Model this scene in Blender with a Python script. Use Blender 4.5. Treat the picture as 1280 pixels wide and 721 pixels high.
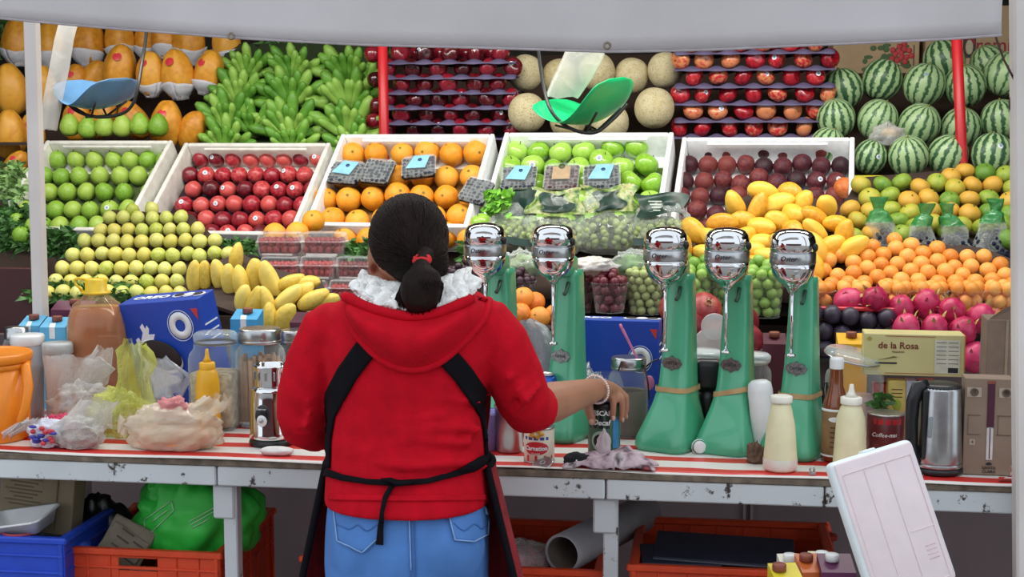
import bpy, bmesh, math, random
import numpy as np
from mathutils import Vector, Matrix, Euler, noise
from mathutils.bvhtree import BVHTree
random.seed(7)
PI = math.pi
for o in list(bpy.data.objects): bpy.data.objects.remove(o)
SC = bpy.context.scene
COL = SC.collection
# ------------------------------------------------------------------ camera
FPX, YAW, HOR, CH = 1750.0, math.radians(8), 175.0, 1.60
PITCH = math.atan((360.5-HOR)/FPX)
cam_d = bpy.data.cameras.new('camera'); cam = bpy.data.objects.new('camera', cam_d); COL.objects.link(cam)
cam_d.sensor_width = 36; cam_d.lens = 36*FPX/1280; cam_d.clip_start = .05
cam.location = (0, 0, CH); cam.rotation_euler = (PI/2-PITCH, 0, YAW)
SC.camera = cam
# ------------------------------------------------------------------ world: soft overcast daylight of the street side
W = bpy.data.worlds.new('world'); SC.world = W; W.use_nodes = True
W.node_tree.nodes['Background'].inputs[0].default_value = (.86, .93, 1, 1)
W.node_tree.nodes['Background'].inputs[1].default_value = 1.12
# ------------------------------------------------------------------ lamps of the stall (fittings are built with the stand)
def area(name, loc, rot, sx, sy, e, col):
    l = bpy.data.lights.new(name, 'AREA'); l.shape = 'RECTANGLE'; l.size = sx; l.size_y = sy; l.energy = e; l.color = col
    o = bpy.data.objects.new(name, l); COL.objects.link(o); o.location = loc; o.rotation_euler = rot
    return o
LAMPS = [(-2.0, 4.05), (-.75, 4.05), (.5, 4.05)]
for i, (x, y) in enumerate(LAMPS):
    area('lamp_light', (x, y, 2.46), (math.radians(14), 0, 0), 1.15, .14, 14, (1, .97, .9))
vs = SC.view_settings
vs.view_transform = 'Standard'; vs.look = 'None'; vs.gamma = 1; vs.use_curve_mapping = False
vs.exposure = 0.3
# ------------------------------------------------------------------ pixel <-> world helpers (layout aid)
cF = Vector((-math.sin(YAW)*math.cos(PITCH), math.cos(YAW)*math.cos(PITCH), -math.sin(PITCH)))
cR = Vector((math.cos(YAW), math.sin(YAW), 0)); cU = cR.cross(cF); cC = Vector((0, 0, CH))
def ray(px, py): return cF + cR*((px-640)/FPX) - cU*((py-360.5)/FPX)
def P(px, py, Y):
    d = ray(px, py); return cC + d*(Y/d.y)
def PZ(px, py, z):
    d = ray(px, py); return cC + d*((z-CH)/d.z)
def X(px, Y, z):                       # x of the point at (Y, z) seen in column px
    k = (px-640)/FPX; v = Vector((0, Y, z-CH))
    return (k*cF.dot(v)-cR.dot(v))/(cR.x-k*cF.x)
def at(px, Y, z): return Vector((X(px, Y, z), Y, z))
def mpp(px, py, Y): return (P(px, py, Y)-cC).dot(cF)/FPX     # metres per pixel there
# ------------------------------------------------------------------ materials
def lin(h):
    if isinstance(h, str):
        h = h.lstrip('#'); c = [int(h[i:i+2], 16)/255 for i in (0, 2, 4)]
    else: c = list(h)
    return tuple((x/12.92 if x <= .04045 else ((x+.055)/1.055)**2.4) for x in c)+(1,)
MATS = {}
def newmat(name):
    m = bpy.data.materials.new(name); m.use_nodes = True
    nt = m.node_tree; return m, nt, nt.nodes['Principled BSDF']
def N(nt, t, **kw):
    n = nt.nodes.new('ShaderNode'+t)
    for k, v in kw.items():
        if k in n.inputs: n.inputs[k].default_value = v
        else: setattr(n, k, v)
    return n
def coords(nt, rnd=True):
    tc = N(nt, 'TexCoord')
    if not rnd: return tc.outputs['Object']
    oi = N(nt, 'ObjectInfo'); ml = N(nt, 'Math', operation='MULTIPLY'); ml.inputs[1].default_value = 37.0
    nt.links.new(oi.outputs['Random'], ml.inputs[0])
    ad = N(nt, 'VectorMath', operation='ADD'); nt.links.new(tc.outputs['Object'], ad.inputs[0]); nt.links.new(ml.outputs[0], ad.inputs[1])
    return ad.outputs[0]
def ramp(nt, fac, stops):
    r = N(nt, 'ValToRGB'); e = r.color_ramp.elements
    while len(e) < len(stops): e.new(.5)
    for i, (p, c) in enumerate(stops): e[i].position = p; e[i].color = lin(c) if not (isinstance(c, tuple) and len(c) == 4) else c
    nt.links.new(fac, r.inputs[0]); return r.outputs[0]
def M(name, c, rough=.5, metal=0, var=.12, scale=30, bump=0, bscale=None, spec=.5, sheen=0, coat=0, sss=0, emit=0):
    if name in MATS: return MATS[name]
    m, nt, b = newmat(name)
    c0 = lin(c)
    b.inputs['Roughness'].default_value = rough; b.inputs['Metallic'].default_value = metal
    b.inputs['Specular IOR Level'].default_value = spec
    b.inputs['Coat Weight'].default_value = coat
    b.inputs['Sheen Weight'].default_value = sheen
    co = coords(nt)
    nz = N(nt, 'TexNoise', Scale=scale, Detail=4.0); nt.links.new(co, nz.inputs['Vector'])
    lo = tuple(max(0, x*(1-var*1.4)) for x in c0[:3])+(1,); hi = tuple(min(1, x*(1+var)) for x in c0[:3])+(1,)
    nt.links.new(ramp(nt, nz.outputs[0], [(.3, lo), (.7, hi)]), b.inputs['Base Color'])
    if bump:
        n2 = N(nt, 'TexNoise', Scale=bscale or scale*3, Detail=3.0); nt.links.new(co, n2.inputs['Vector'])
        bp = N(nt, 'Bump', Strength=bump, Distance=.004); nt.links.new(n2.outputs[0], bp.inputs['Height']); nt.links.new(bp.outputs[0], b.inputs['Normal'])
    if sss: b.inputs['Subsurface Weight'].default_value = sss; b.inputs['Subsurface Radius'].default_value = (.02, .012, .006); b.inputs['Subsurface Scale'].default_value = .3
    MATS[name] = m; return m
def MF(name, cols, rough=.35, scale=12, bump=.1, bscale=120, speck=None, rnd=.5, coat=0):
    """fruit skin: noise blend between the colours, shifted per fruit"""
    if name in MATS: return MATS[name]
    m, nt, b = newmat(name); b.inputs['Roughness'].default_value = rough; b.inputs['Coat Weight'].default_value = coat; b.inputs['Coat Roughness'].default_value = .15
    co = coords(nt); oi = N(nt, 'ObjectInfo')
    nz = N(nt, 'TexNoise', Scale=scale, Detail=3.0); nt.links.new(co, nz.inputs['Vector'])
    mx = N(nt, 'Math', operation='MULTIPLY_ADD'); mx.inputs[1].default_value = rnd; mx.inputs[2].default_value = 0
    nt.links.new(oi.outputs['Random'], mx.inputs[0])
    m2 = N(nt, 'Math', operation='MULTIPLY_ADD'); m2.inputs[1].default_value = 1-rnd*.55; nt.links.new(nz.outputs[0], m2.inputs[0]); nt.links.new(mx.outputs[0], m2.inputs[2])
    n = len(cols)
    col = ramp(nt, m2.outputs[0], [(.28+.5*i/(n-1), c) for i, c in enumerate(cols)])
    if speck:
        v = N(nt, 'TexNoise', Scale=speck[1], Detail=2.0); nt.links.new(co, v.inputs['Vector'])
        f = ramp(nt, v.outputs[0], [(speck[2], (0, 0, 0, 1)), (speck[2]+.06, (1, 1, 1, 1))])
        mixc = N(nt, 'Mix', data_type='RGBA'); nt.links.new(f, mixc.inputs[0]); nt.links.new(col, mixc.inputs[6]); mixc.inputs[7].default_value = lin(speck[0]); col = mixc.outputs[2]
    nt.links.new(col, b.inputs['Base Color'])
    if bump:
        n2 = N(nt, 'TexNoise', Scale=bscale, Detail=2.0); nt.links.new(co, n2.inputs['Vector'])
        bp = N(nt, 'Bump', Strength=bump, Distance=.003); nt.links.new(n2.outputs[0], bp.inputs['Height']); nt.links.new(bp.outputs[0], b.inputs['Normal'])
    MATS[name] = m; return m
def MFILM(name, c, body=.12, edge=.6, rough=.12, bump=.0, bscale=30, spot=0):
    """thin clear plastic: mostly see-through, whiter at grazing angles and on folds"""
    if name in MATS: return MATS[name]
    m, nt, b = newmat(name); out = nt.nodes['Material Output']
    b.inputs['Base Color'].default_value = lin(c); b.inputs['Roughness'].default_value = rough; b.inputs['Specular IOR Level'].default_value = .8
    tr = N(nt, 'BsdfTransparent'); lw = N(nt, 'LayerWeight', Blend=.35)
    co = coords(nt)
    if bump:
        n2 = N(nt, 'TexNoise', Scale=bscale, Detail=5.0, Distortion=1.2); nt.links.new(co, n2.inputs['Vector'])
        bp = N(nt, 'Bump', Strength=bump, Distance=.01); nt.links.new(n2.outputs[0], bp.inputs['Height'])
        nt.links.new(bp.outputs[0], b.inputs['Normal']); nt.links.new(bp.outputs[0], lw.inputs['Normal'])
    f = N(nt, 'MapRange'); f.inputs[3].default_value = body; f.inputs[4].default_value = edge
    nt.links.new(lw.outputs['Facing'], f.inputs[0])
    mx = N(nt, 'MixShader'); nt.links.new(f.outputs[0], mx.inputs[0]); nt.links.new(tr.outputs[0], mx.inputs[1]); nt.links.new(b.outputs[0], mx.inputs[2])
    nt.links.new(mx.outputs[0], out.inputs['Surface'])
    MATS[name] = m; return m
def MSTRIPE(name, c1, c2, axis, period, duty=.5, rough=.4, wob=.1):
    if name in MATS: return MATS[name]
    m, nt, b = newmat(name); b.inputs['Roughness'].default_value = rough
    co = coords(nt, False); sp = N(nt, 'SeparateXYZ'); nt.links.new(co, sp.inputs[0])
    nz = N(nt, 'TexNoise', Scale=4.0); nt.links.new(co, nz.inputs['Vector'])
    ad = N(nt, 'Math', operation='MULTIPLY_ADD'); ad.inputs[1].default_value = wob; nt.links.new(nz.outputs[0], ad.inputs[0]); nt.links.new(sp.outputs[axis], ad.inputs[2])
    md = N(nt, 'Math', operation='PINGPONG'); md.inputs[1].default_value = period/2; nt.links.new(ad.outputs[0], md.inputs[0])
    gt = N(nt, 'Math', operation='GREATER_THAN'); gt.inputs[1].default_value = period/2*duty; nt.links.new(md.outputs[0], gt.inputs[0])
    nt.links.new(ramp(nt, gt.outputs[0], [(0, c1), (1, c2)]), b.inputs['Base Color'])
    MATS[name] = m; return m
def MPEEL(name, paint, under, thr=.62, scale=9, rough=.6):
    if name in MATS: return MATS[name]
    m, nt, b = newmat(name); b.inputs['Roughness'].default_value = rough
    co = coords(nt, False)
    n1 = N(nt, 'TexNoise', Scale=scale, Detail=8.0, Roughness=.7); nt.links.new(co, n1.inputs['Vector'])
    n2 = N(nt, 'TexNoise', Scale=3.0, Detail=3.0); nt.links.new(co, n2.inputs['Vector'])
    p = lin(paint); lo = tuple(x*.75 for x in p[:3])+(1,)
    base = ramp(nt, n2.outputs[0], [(.3, lo), (.65, p)])
    f = ramp(nt, n1.outputs[0], [(thr, (0, 0, 0, 1)), (thr+.03, (1, 1, 1, 1))])
    mx = N(nt, 'Mix', data_type='RGBA'); nt.links.new(f, mx.inputs[0]); nt.links.new(base, mx.inputs[6]); mx.inputs[7].default_value = lin(under)
    nt.links.new(mx.outputs[2], b.inputs['Base Color'])
    bp = N(nt, 'Bump', Strength=.3, Distance=.003); bp.invert = True; nt.links.new(f, bp.inputs['Height']); nt.links.new(bp.outputs[0], b.inputs['Normal'])
    MATS[name] = m; return m
# ------------------------------------------------------------------ mesh building
class MB:
    def __init__(s): s.v = []; s.f = []; s.sm = []; s.mi = []; s.cur = 0
    def add(s, vs_, fs, smooth=True, T=None):
        n = len(s.v)
        if T is not None: vs_ = [T @ Vector(p) for p in vs_]
        s.v += [tuple(p) for p in vs_]
        for f in fs: s.f.append([i+n for i in f]); s.sm.append(smooth); s.mi.append(s.cur)
        return s
    def box(s, c, d, bev=0, T=None, seg=1, smooth=None):
        x, y, z = [k/2 for k in d]
        if bev <= 0:
            vv = [(c[0]+i*x, c[1]+j*y, c[2]+k*z) for i in (-1, 1) for j in (-1, 1) for k in (-1, 1)]
            ff = [(0, 1, 3, 2), (4, 6, 7, 5), (0, 4, 5, 1), (2, 3, 7, 6), (0, 2, 6, 4), (1, 5, 7, 3)]
            return s.add(vv, ff, False, T)
        bm = bmesh.new(); bmesh.ops.create_cube(bm, size=1)
        for v in bm.verts: v.co = Vector((v.co.x*d[0]+c[0], v.co.y*d[1]+c[1], v.co.z*d[2]+c[2]))
        bmesh.ops.bevel(bm, geom=bm.edges[:], offset=bev, segments=seg, affect='EDGES', profile=.5)
        bm.verts.index_update()
        s.add([v.co.copy() for v in bm.verts], [[v.index for v in f.verts] for f in bm.faces], seg > 1 if smooth is None else smooth, T); bm.free(); return s
    def loft(s, rings, cap=True, smooth=True, T=None, closed=True):
        n = len(rings[0]); vv = [p for r in rings for p in r]; ff = []
        for i in range(len(rings)-1):
            for j in range(n if closed else n-1):
                k = (j+1) % n; ff.append((i*n+j, i*n+k, (i+1)*n+k, (i+1)*n+j))
        if cap and closed: ff.append(list(range(n-1, -1, -1))); ff.append([(len(rings)-1)*n+j for j in range(n)])
        return s.add(vv, ff, smooth, T)
    def lathe(s, prof, seg=24, c=(0, 0, 0), T=None, cap=True, smooth=True):
        rings = [[(c[0]+r*math.cos(2*PI*j/seg), c[1]+r*math.sin(2*PI*j/seg), c[2]+z) for j in range(seg)] for r, z in prof]
        return s.loft(rings, cap, smooth, T)
    def tube(s, pts, r, seg=8, cap=True, T=None, asp=1, smooth=True):
        pts = [Vector(p) for p in pts]; n = len(pts); rings = []; up = None
        for i, p in enumerate(pts):
            t = (pts[min(i+1, n-1)]-pts[max(i-1, 0)]).normalized()
            if up is None:
                a = Vector((0, 0, 1)) if abs(t.z) < .9 else Vector((0, 1, 0)); up = (a-t*a.dot(t)).normalized()
            else: up = (up-t*up.dot(t)).normalized()
            sd = t.cross(up); rr = r[i] if isinstance(r, (list, tuple)) else r
            rings.append([p+sd*(rr*math.cos(2*PI*j/seg))+up*(rr*asp*math.sin(2*PI*j/seg)) for j in range(seg)])
        return s.loft(rings, cap, smooth, T)
    def sheet(s, fn, nu, nv, T=None, smooth=True):
        vv = [fn(i/nu, j/nv) for i in range(nu+1) for j in range(nv+1)]
        ff = [(i*(nv+1)+j, (i+1)*(nv+1)+j, (i+1)*(nv+1)+j+1, i*(nv+1)+j+1) for i in range(nu) for j in range(nv)]
        return s.add(vv, ff, smooth, T)
    def ell(s, c, r, seg=16, rings=10, T=None):
        vv = [(c[0], c[1], c[2]-r[2])]; ff = []
        for i in range(1, rings):
            t = -PI/2+PI*i/rings
            vv += [(c[0]+r[0]*math.cos(t)*math.cos(2*PI*j/seg), c[1]+r[1]*math.cos(t)*math.sin(2*PI*j/seg), c[2]+r[2]*math.sin(t)) for j in range(seg)]
        vv.append((c[0], c[1], c[2]+r[2])); L = len(vv)-1
        for j in range(seg):
            k = (j+1) % seg; ff.append((0, 1+k, 1+j)); ff.append((L, L-seg+j, L-seg+k))
            for i in range(rings-2): a = 1+i*seg; ff.append((a+j, a+k, a+seg+k, a+seg+j))
        return s.add(vv, ff, True, T)
    def prism(s, out, t, T=None, smooth=False):
        """outline in x,z; thickness t along +y"""
        n = len(out); vv = [(x, 0, z) for x, z in out]+[(x, t, z) for x, z in out]
        ff = [list(range(n)), list(range(2*n-1, n-1, -1))]+[(i, i+n, (i+1) % n+n, (i+1) % n) for i in range(n)]
        return s.add(vv, ff, smooth, T)
    def mesh(s, name, *mats):
        me = bpy.data.meshes.new(name); me.from_pydata(s.v, [], s.f)
        for m in mats: me.materials.append(m)
        me.polygons.foreach_set('use_smooth', s.sm); me.polygons.foreach_set('material_index', s.mi); me.update()
        return me
    def obj(s, name, mat, parent=None, loc=(0, 0, 0), rot=(0, 0, 0)):
        return link(name, s.mesh(name, *(mat if isinstance(mat, (list, tuple)) else [mat])), parent, loc, rot)
def link(name, me, parent=None, loc=(0, 0, 0), rot=(0, 0, 0)):
    o = bpy.data.objects.new(name, me); COL.objects.link(o); o.location = loc; o.rotation_euler = rot
    if parent is not None: o.parent = parent
    return o
def tag(o, label, cat, group=None):
    o['label'] = label; o['category'] = cat
    if group: o['group'] = group
    return o
def thing(name, label, cat, loc=(0, 0, 0), rot=(0, 0, 0), group=None):
    o = link(name, None, None, loc, rot); return tag(o, label, cat, group)
def struct(o): o['kind'] = 'structure'; return o
def bake(o):
    """replace modifiers by their result"""
    bpy.context.view_layer.update(); dg = bpy.context.evaluated_depsgraph_get()
    me = bpy.data.meshes.new_from_object(o.evaluated_get(dg)); o.modifiers.clear(); old = o.data; o.data = me; bpy.data.meshes.remove(old)
    return o
def smooth_all(o): o.data.polygons.foreach_set('use_smooth', [True]*len(o.data.polygons)); return o
_tc = {}
def text(body, size, mat, parent, loc, rot=(PI/2, 0, 0), ext=.0003, bend=None, sx=1, name='lettering', bold=0, shear=0):
    k = (body, size, bend, sx, bold, shear)
    if k not in _tc:
        cu = bpy.data.curves.new('txt', 'FONT'); cu.body = body; cu.size = size; cu.extrude = ext; cu.align_x = 'CENTER'; cu.align_y = 'CENTER'; cu.resolution_u = 2; cu.offset = bold; cu.shear = shear
        ob = bpy.data.objects.new('txt', cu); COL.objects.link(ob); bpy.context.view_layer.update()
        me = bpy.data.meshes.new_from_object(ob.evaluated_get(bpy.context.evaluated_depsgraph_get())); bpy.data.objects.remove(ob)
        for v in me.vertices:
            v.co.x *= sx
            if bend: a = v.co.x/bend; v.co = Vector(((bend+v.co.z)*math.sin(a), v.co.y, (bend+v.co.z)*math.cos(a)-bend))
        _tc[k] = me
    me = _tc[k]
    if len(me.materials) == 0: me.materials.append(mat)
    elif me.materials[0] != mat: me = me.copy(); me.materials[0] = mat
    return link(name, me, parent, loc, rot)
def crumple(nu, nv, radii, seed, amp=.25, freq=2.2, flat=.55, power=1.0):
    """crumpled bag-like closed surface standing on z=0"""
    mb = MB(); rx, ry, rz = radii; vv = []; off = Vector((seed*3.1, seed*1.7, seed*.9))
    def pt(t, ph):
        d = Vector((math.cos(t)*math.cos(ph), math.cos(t)*math.sin(ph), math.sin(t)))
        n = noise.noise(d*freq+off)+.5*abs(noise.noise(d*freq*2.3+off))*2-.5+.35*noise.noise(d*freq*5+off)
        k = 1+amp*n; z = d.z*rz*k
        zb = -rz*flat
        if z < zb: z = zb+(z-zb)*.05
        return (d.x*rx*k, d.y*ry*k, z-zb*1.03)
    mb.v.append(pt(-PI/2, 0))
    for i in range(1, nv):
        t = -PI/2+PI*i/nv
        for j in range(nu): mb.v.append(pt(t, 2*PI*j/nu))
    mb.v.append(pt(PI/2, 0)); L = len(mb.v)-1; ff = []
    for j in range(nu):
        k = (j+1) % nu; ff.append((0, 1+k, 1+j)); ff.append((L, L-nu+j, L-nu+k))
        for i in range(nv-2): a = 1+i*nu; ff.append((a+j, a+k, a+nu+k, a+nu+j))
    mb.f = ff; mb.sm = [True]*len(ff); mb.mi = [0]*len(ff); return mb
# ================================================================== SETTING
concrete = M('concrete', '#a39e9a', .8, scale=6, bump=.3)
mb = MB(); mb.box((0, 1.5, -.05), (14, 16, .1)); struct(mb.obj('floor', concrete))
mb = MB(); mb.box((-.5, 6.75, 1.5), (9, .1, 3.0)); struct(mb.obj('wall_back', M('dark_wall', '#2c2a26', .9)))
mb = MB(); mb.box((-4.4, 4.7, 1.5), (.1, 4.2, 3.0)); struct(mb.obj('wall_left', M('maroon_wall', '#3a1c1e', .7)))
mb = MB(); mb.box((3.2, 4.9, 1.5), (.1, 3.8, 3.0)); struct(mb.obj('wall_right', M('dark_wall', '#2c2a26')))
mb = MB(); mb.box((-.5, 5.2, 2.78), (9, 3.4, .06)); struct(mb.obj('ceiling', M('tarp_roof', '#b9b6b0', .7)))
# the other side of the aisle, behind the camera (seen only in the chrome)
mb = MB(); mb.box((0, -4.4, 1.1), (12, .1, 2.2)); struct(mb.obj('wall_front', M('aisle_wall', '#5a3230', .8)))
# lamp fittings over the fruit
for i, (x, y) in enumerate(LAMPS):
    t = thing('tube_lamp', 'white tube lamp fitting hung above the fruit stand', 'lamp', (x, y, 2.48), (math.radians(14), 0, 0), 'tube lamps over the fruit')
    MB().box((0, 0, .03), (1.2, .16, .04), .008).obj('housing', M('lamp_white', '#dddddd', .4), t)
    for sx in (-.5, .5): MB().tube([(sx, 0, .04), (sx, .06, .27)], .004, 6).obj('hanger', M('black_metal', '#222222', .4), t)
# ------------------------------------------------------------------ slopes
class Slope:
    def __init__(s, px, y1, Y1, y2, Y2):
        s.o = P(px, y1, Y1); b = P(px, y2, Y2); d = b-s.o; d.x = 0; s.d = d.normalized(); s.n = Vector((1, 0, 0)).cross(s.d).normalized()
        if s.n.z < 0: s.n = -s.n
        s.len = d.length
    def hit(s, px, py, off=0):
        d = ray(px, py); o = s.o+s.n*off; return cC+d*((o-cC).dot(s.n)/d.dot(s.n))
def polyboard(sl, pix, off, t=.014, mat=None):
    vv = [sl.hit(a, b, off-t) for a, b in pix]+[sl.hit(a, b, off) for a, b in pix]; n = len(pix)
    vv = [sl.hit(a, b, off)-sl.n*t for a, b in pix]+[sl.hit(a, b, off) for a, b in pix]
    return sp(MB().add(vv, [list(range(n)), list(range(2*n-1, n-1, -1))]+[(i, i+n, (i+1) % n+n, (i+1) % n) for i in range(n)], False), 'sloping_board', mat or wood_d)
def relax(pts, rad, it=40, k=.5):
    p = np.array([tuple(q) for q in pts]); r = np.array(rad); 
    for _ in range(it):
        d = p[:, None]-p[None]; L = np.linalg.norm(d, axis=2)+np.eye(len(p)); ov = np.clip((r[:, None]+r[None])*.985-L, 0, None); np.fill_diagonal(ov, 0)
        if ov.max() < .0008: break
        p += (d/L[..., None]*ov[..., None]).sum(1)*k*.5
    return [Vector(q) for q in p]
wood_d = M('dark_board', '#3b2a22', .8, scale=12)
stand = thing('fruit_stand', 'tiered wooden fruit stand carrying the foam boxes and heaps of fruit', 'market stand', (-.8, 4.3, 0))
def sp(mb, name, mat):      # a piece of the stand, given in world coordinates
    o = mb.obj(name, mat, stand); o.location = (.8, -4.3, 0); return o
sp(MB().box((-.6, 4.06, .5), (4.0, .04, 1.0)), 'front_panel', M('mauve_panel', '#5e5053', .75, scale=3, var=.15))
for px in (932, 941): 
    q = at(px, 4.03, .7); sp(MB().box((q.x, 4.035, .5), (.008, .012, 1.0)), 'panel_seam', M('mauve_panel_d', '#66585a', .8))
sp(MB().box((-2.75, 4.12, .60), (1.35, .05, 1.20)), 'side_panel', M('maroon_panel', '#431a1d', .6))
sp(MB().box((-.5, 4.35, .98), (4.4, .5, .04)), 'shelf_board', wood_d)
sp(MB().box((-.5, 4.95, 1.05), (5.0, .7, .04)), 'shelf_board', wood_d)
sp(MB().box((-1.42, 5.7, 1.42), (3.6, 1.0, .05)), 'shelf_board', wood_d); sp(MB().box((1.3, 5.55, 1.222), (1.7, 1.3, .05)), 'shelf_board', wood_d)
for x in (-2.9, -1.7, -.4, .9, 2.0):
    for y in (4.4, 5.3, 6.1): sp(MB().box((x, y, .7 if y > 5 else .49), (.05, .05, 1.4 if y > 5 else .97)), 'leg', wood_d)
def board(sl, x0, x1, off, t=.02, ext=(.03, .03), name='sloping_board', mat=None):
    a = sl.o+sl.n*(off-t/2)-sl.d*ext[0]; L = sl.len+ext[0]+ext[1]; c = a+sl.d*(L/2); c.x = (x0+x1)/2
    R = Matrix((Vector((1, 0, 0)), sl.d, sl.n)).transposed().to_4x4()
    return sp(MB().box((0, 0, 0), (x1-x0, L, t), 0, Matrix.Translation(c) @ R), name, mat or wood_d)
# ------------------------------------------------------------------ foam boxes
foam = M('white_foam', '#f2f4f4', .75, var=.05, scale=60, bump=.15, bscale=250)
foam_d = M('worn_foam', '#dedbd2', .8, var=.12, scale=25, bump=.15, bscale=250)
SL, TH = math.radians(39), math.radians(5)
class FoamBox:
    L, H, T = .50, .12, .018
    def __init__(s, x0, x1, y, Yb, label, mat, dy=0, liner=None):
        a, b = P(x0, y, Yb), P(x1, y+dy, Yb); s.w = (b-a).length-.012
        s.ux = Vector((math.cos(TH), -math.sin(TH), 0)); dn = Vector((-math.sin(TH), -math.cos(TH), 0))
        s.d = dn*math.cos(SL)-Vector((0, 0, math.sin(SL))); s.n = -s.ux.cross(s.d)
        if s.n.z < 0: s.n = -s.n
        s.o = (a+b)/2
        R = Matrix((s.ux, -s.d, s.n)).transposed().to_4x4(); s.R = R
        base = s.o-s.n*s.H+s.d*s.L/2
        t = thing('foam_box', label, 'box', base, R.to_euler(), 'white foam boxes on the stand'); s.t = t
        w, L, H, T = s.w/2, s.L/2, s.H, s.T
        MB().box((0, 0, T/2), (s.w, s.L, T), .003).obj('bottom', mat, t)
        for sg in (-1, 1):
            MB().box((sg*(w-T/2), 0, H/2+.001), (T, s.L, H), .005, seg=2).obj('side_wall', mat, t)
            MB().box((0, sg*(L-T/2), H/2+.001), (s.w-2*T, T, H-.002), .005, seg=2).obj('end_wall', mat, t)
        if liner: MB().box((0, -.03, T+.003), (s.w-2*T-.012, s.L-2*T-.07, .005), .001).obj('liner_sheet', M('liner_'+liner[1:], liner, .85, var=.3, scale=30), t)  # sheet added under the fruit; its dark colour is painted shade for the gaps
        MB().box((0, L-T*1.6, H-.012), (s.w*.7, T*.6, .014), .003).obj('rim_step', mat, t)
    def hit(s, px, py, r):
        off = -s.H+s.T+r; d = ray(px, py); o = s.o+s.n*off; return cC+d*((o-cC).dot(s.n)/d.dot(s.n))
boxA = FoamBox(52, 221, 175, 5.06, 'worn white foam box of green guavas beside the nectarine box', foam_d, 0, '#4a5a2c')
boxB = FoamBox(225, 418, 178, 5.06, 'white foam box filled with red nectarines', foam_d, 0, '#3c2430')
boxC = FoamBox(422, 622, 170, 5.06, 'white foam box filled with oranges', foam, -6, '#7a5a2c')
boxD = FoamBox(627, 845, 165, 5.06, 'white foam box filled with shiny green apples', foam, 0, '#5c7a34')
boxE = FoamBox(850, 1070, 168, 5.06, 'white foam box filled with dark plums', foam, 6)
mb = MB(); bs = Slope(640, 170, 5.06, 305, 4.6)
board(bs, -2.75, .65, -.135, .02, (.02, .12))
# red paint strip between boxes
q = P(419, 190, 5.02); o = MB().box((0, 0, 0), (.010, .15, .022), .003, boxB.R).obj('red_strip', M('red_paint', '#c31f28', .45), None, tuple(P(417, 212, 4.97)))
tag(o, 'narrow red painted strip wedged between nectarine and orange boxes', 'wood strip')
# ------------------------------------------------------------------ poles, awning
redp = MPEEL('red_pole_paint', '#c8202b', '#7a1a1c', .68, 12, .4)
for (x, yt, yb, xb, lab) in ((476, -60, 210, 481, 'red painted metal pole between bananas and dark apple trays'), (1190, -80, 230, 1204, 'red painted metal pole standing among the watermelons')):
    a, b = P(x, yt, 5.12 if x < 600 else 5.02), P(xb, yb, 5.12 if x < 600 else 5.02); b2 = b+(b-a)*.9
    r = .0185
    mb = MB(); mb.tube([(0, 0, 0), tuple((a-b2))], r, 16)
    t = thing('red_pole', lab, 'pole', b2); mb.obj('shaft', redp, t)
    MB().lathe([(r*1.25, 0), (r*1.25, .02), (r*.9, .022)], 16, (0, 0, -.005)).obj('foot_collar', redp, t)
whp = MPEEL('white_post_paint', '#ddd6d2', '#6b5a4c', .66, 10)
def post(name, xt, xb, yt, yb, Y, w, lab, mat, zb=None):
    a, b = P(xt, yt, Y), P(xb, yb, Y); 
    b2 = b+(a-b)*((zb-b.z)/(a.z-b.z)) if zb is not None else b
    t = thing(name, lab, 'post', b2); d = a-b2
    MB().loft([[(dx*w/2+d.x*k, dy*w/2+d.y*k, d.z*k) for dx, dy in ((-1, -.8), (-.8, -1), (.8, -1), (1, -.8), (1, .8), (.8, 1), (-.8, 1), (-1, .8))] for k in (0, .25, .5, .75, 1)], smooth=False).obj('shaft', mat, t)
    return t, d
t, d = post('stall_post', 37, 51, -60, 395, 3.6, .034, 'thin white painted wooden post behind the milk cartons', whp, 0.0)
MB().box((0, 0, .012), (.08, .08, .024), .004).obj('foot_plate', whp, t)
t, d = post('corner_post', 1280, 1283, -60, 560, 2.915, .05, 'thick white peeling post at the table end', whp, 0)
MB().box((0, 0, .015), (.11, .11, .03), .004).obj('foot_plate', whp, t)
# canvas valance
canv = M('canvas', '#e2dfe2', .85, scale=5, var=.06, bump=.1, bscale=200)
_nt = canv.node_tree; _t = N(_nt, 'BsdfTranslucent'); _t.inputs[0].default_value = lin('#dcd8da'); _mx = N(_nt, 'MixShader'); _mx.inputs[0].default_value = .25
_nt.links.new(_nt.nodes['Principled BSDF'].outputs[0], _mx.inputs[1]); _nt.links.new(_t.outputs[0], _mx.inputs[2]); _nt.links.new(_mx.outputs[0], _nt.nodes['Material Output'].inputs[0])
CVY = 2.55
cpts = [(-60, 18), (0, 24), (150, 38), (290, 49), (450, 57), (640, 63), (760, 66), (900, 63), (1050, 57), (1180, 50), (1253, 45)]
def cyb(x):
    for (a, b), (c, d_) in zip(cpts, cpts[1:]):
        if a <= x <= c: return b+(d_-b)*(x-a)/(c-a)
t = thing('canvas_valance', 'long off-white canvas sheet sagging above the stall', 'awning', P(600, 60, CVY))
org = P(600, 60, CVY)
def cf(u, v):
    x = -60+u*1313; yb = cyb(x); p = P(x, yb, CVY); top = 2.12
    z = p.z+(top-p.z)*v; return Vector((p.x+.004*math.sin(v*9+u*3), CVY+.012*math.sin(u*21+v*2)*(1-v)+.02*math.sin(u*7)*v-.1*v, z))-org
mb = MB(); mb.sheet(cf, 90, 12); o = mb.obj('canvas', canv, t); s_ = o.modifiers.new('s', 'SOLIDIFY'); s_.thickness = .002
mb = MB(); mb.tube([cf(i/90, 0)+Vector((0, -.0015, .002)) for i in range(91)], .0025, 6); mb.obj('hem', M('canvas_hem', '#aaa2a6', .85), t)
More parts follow.
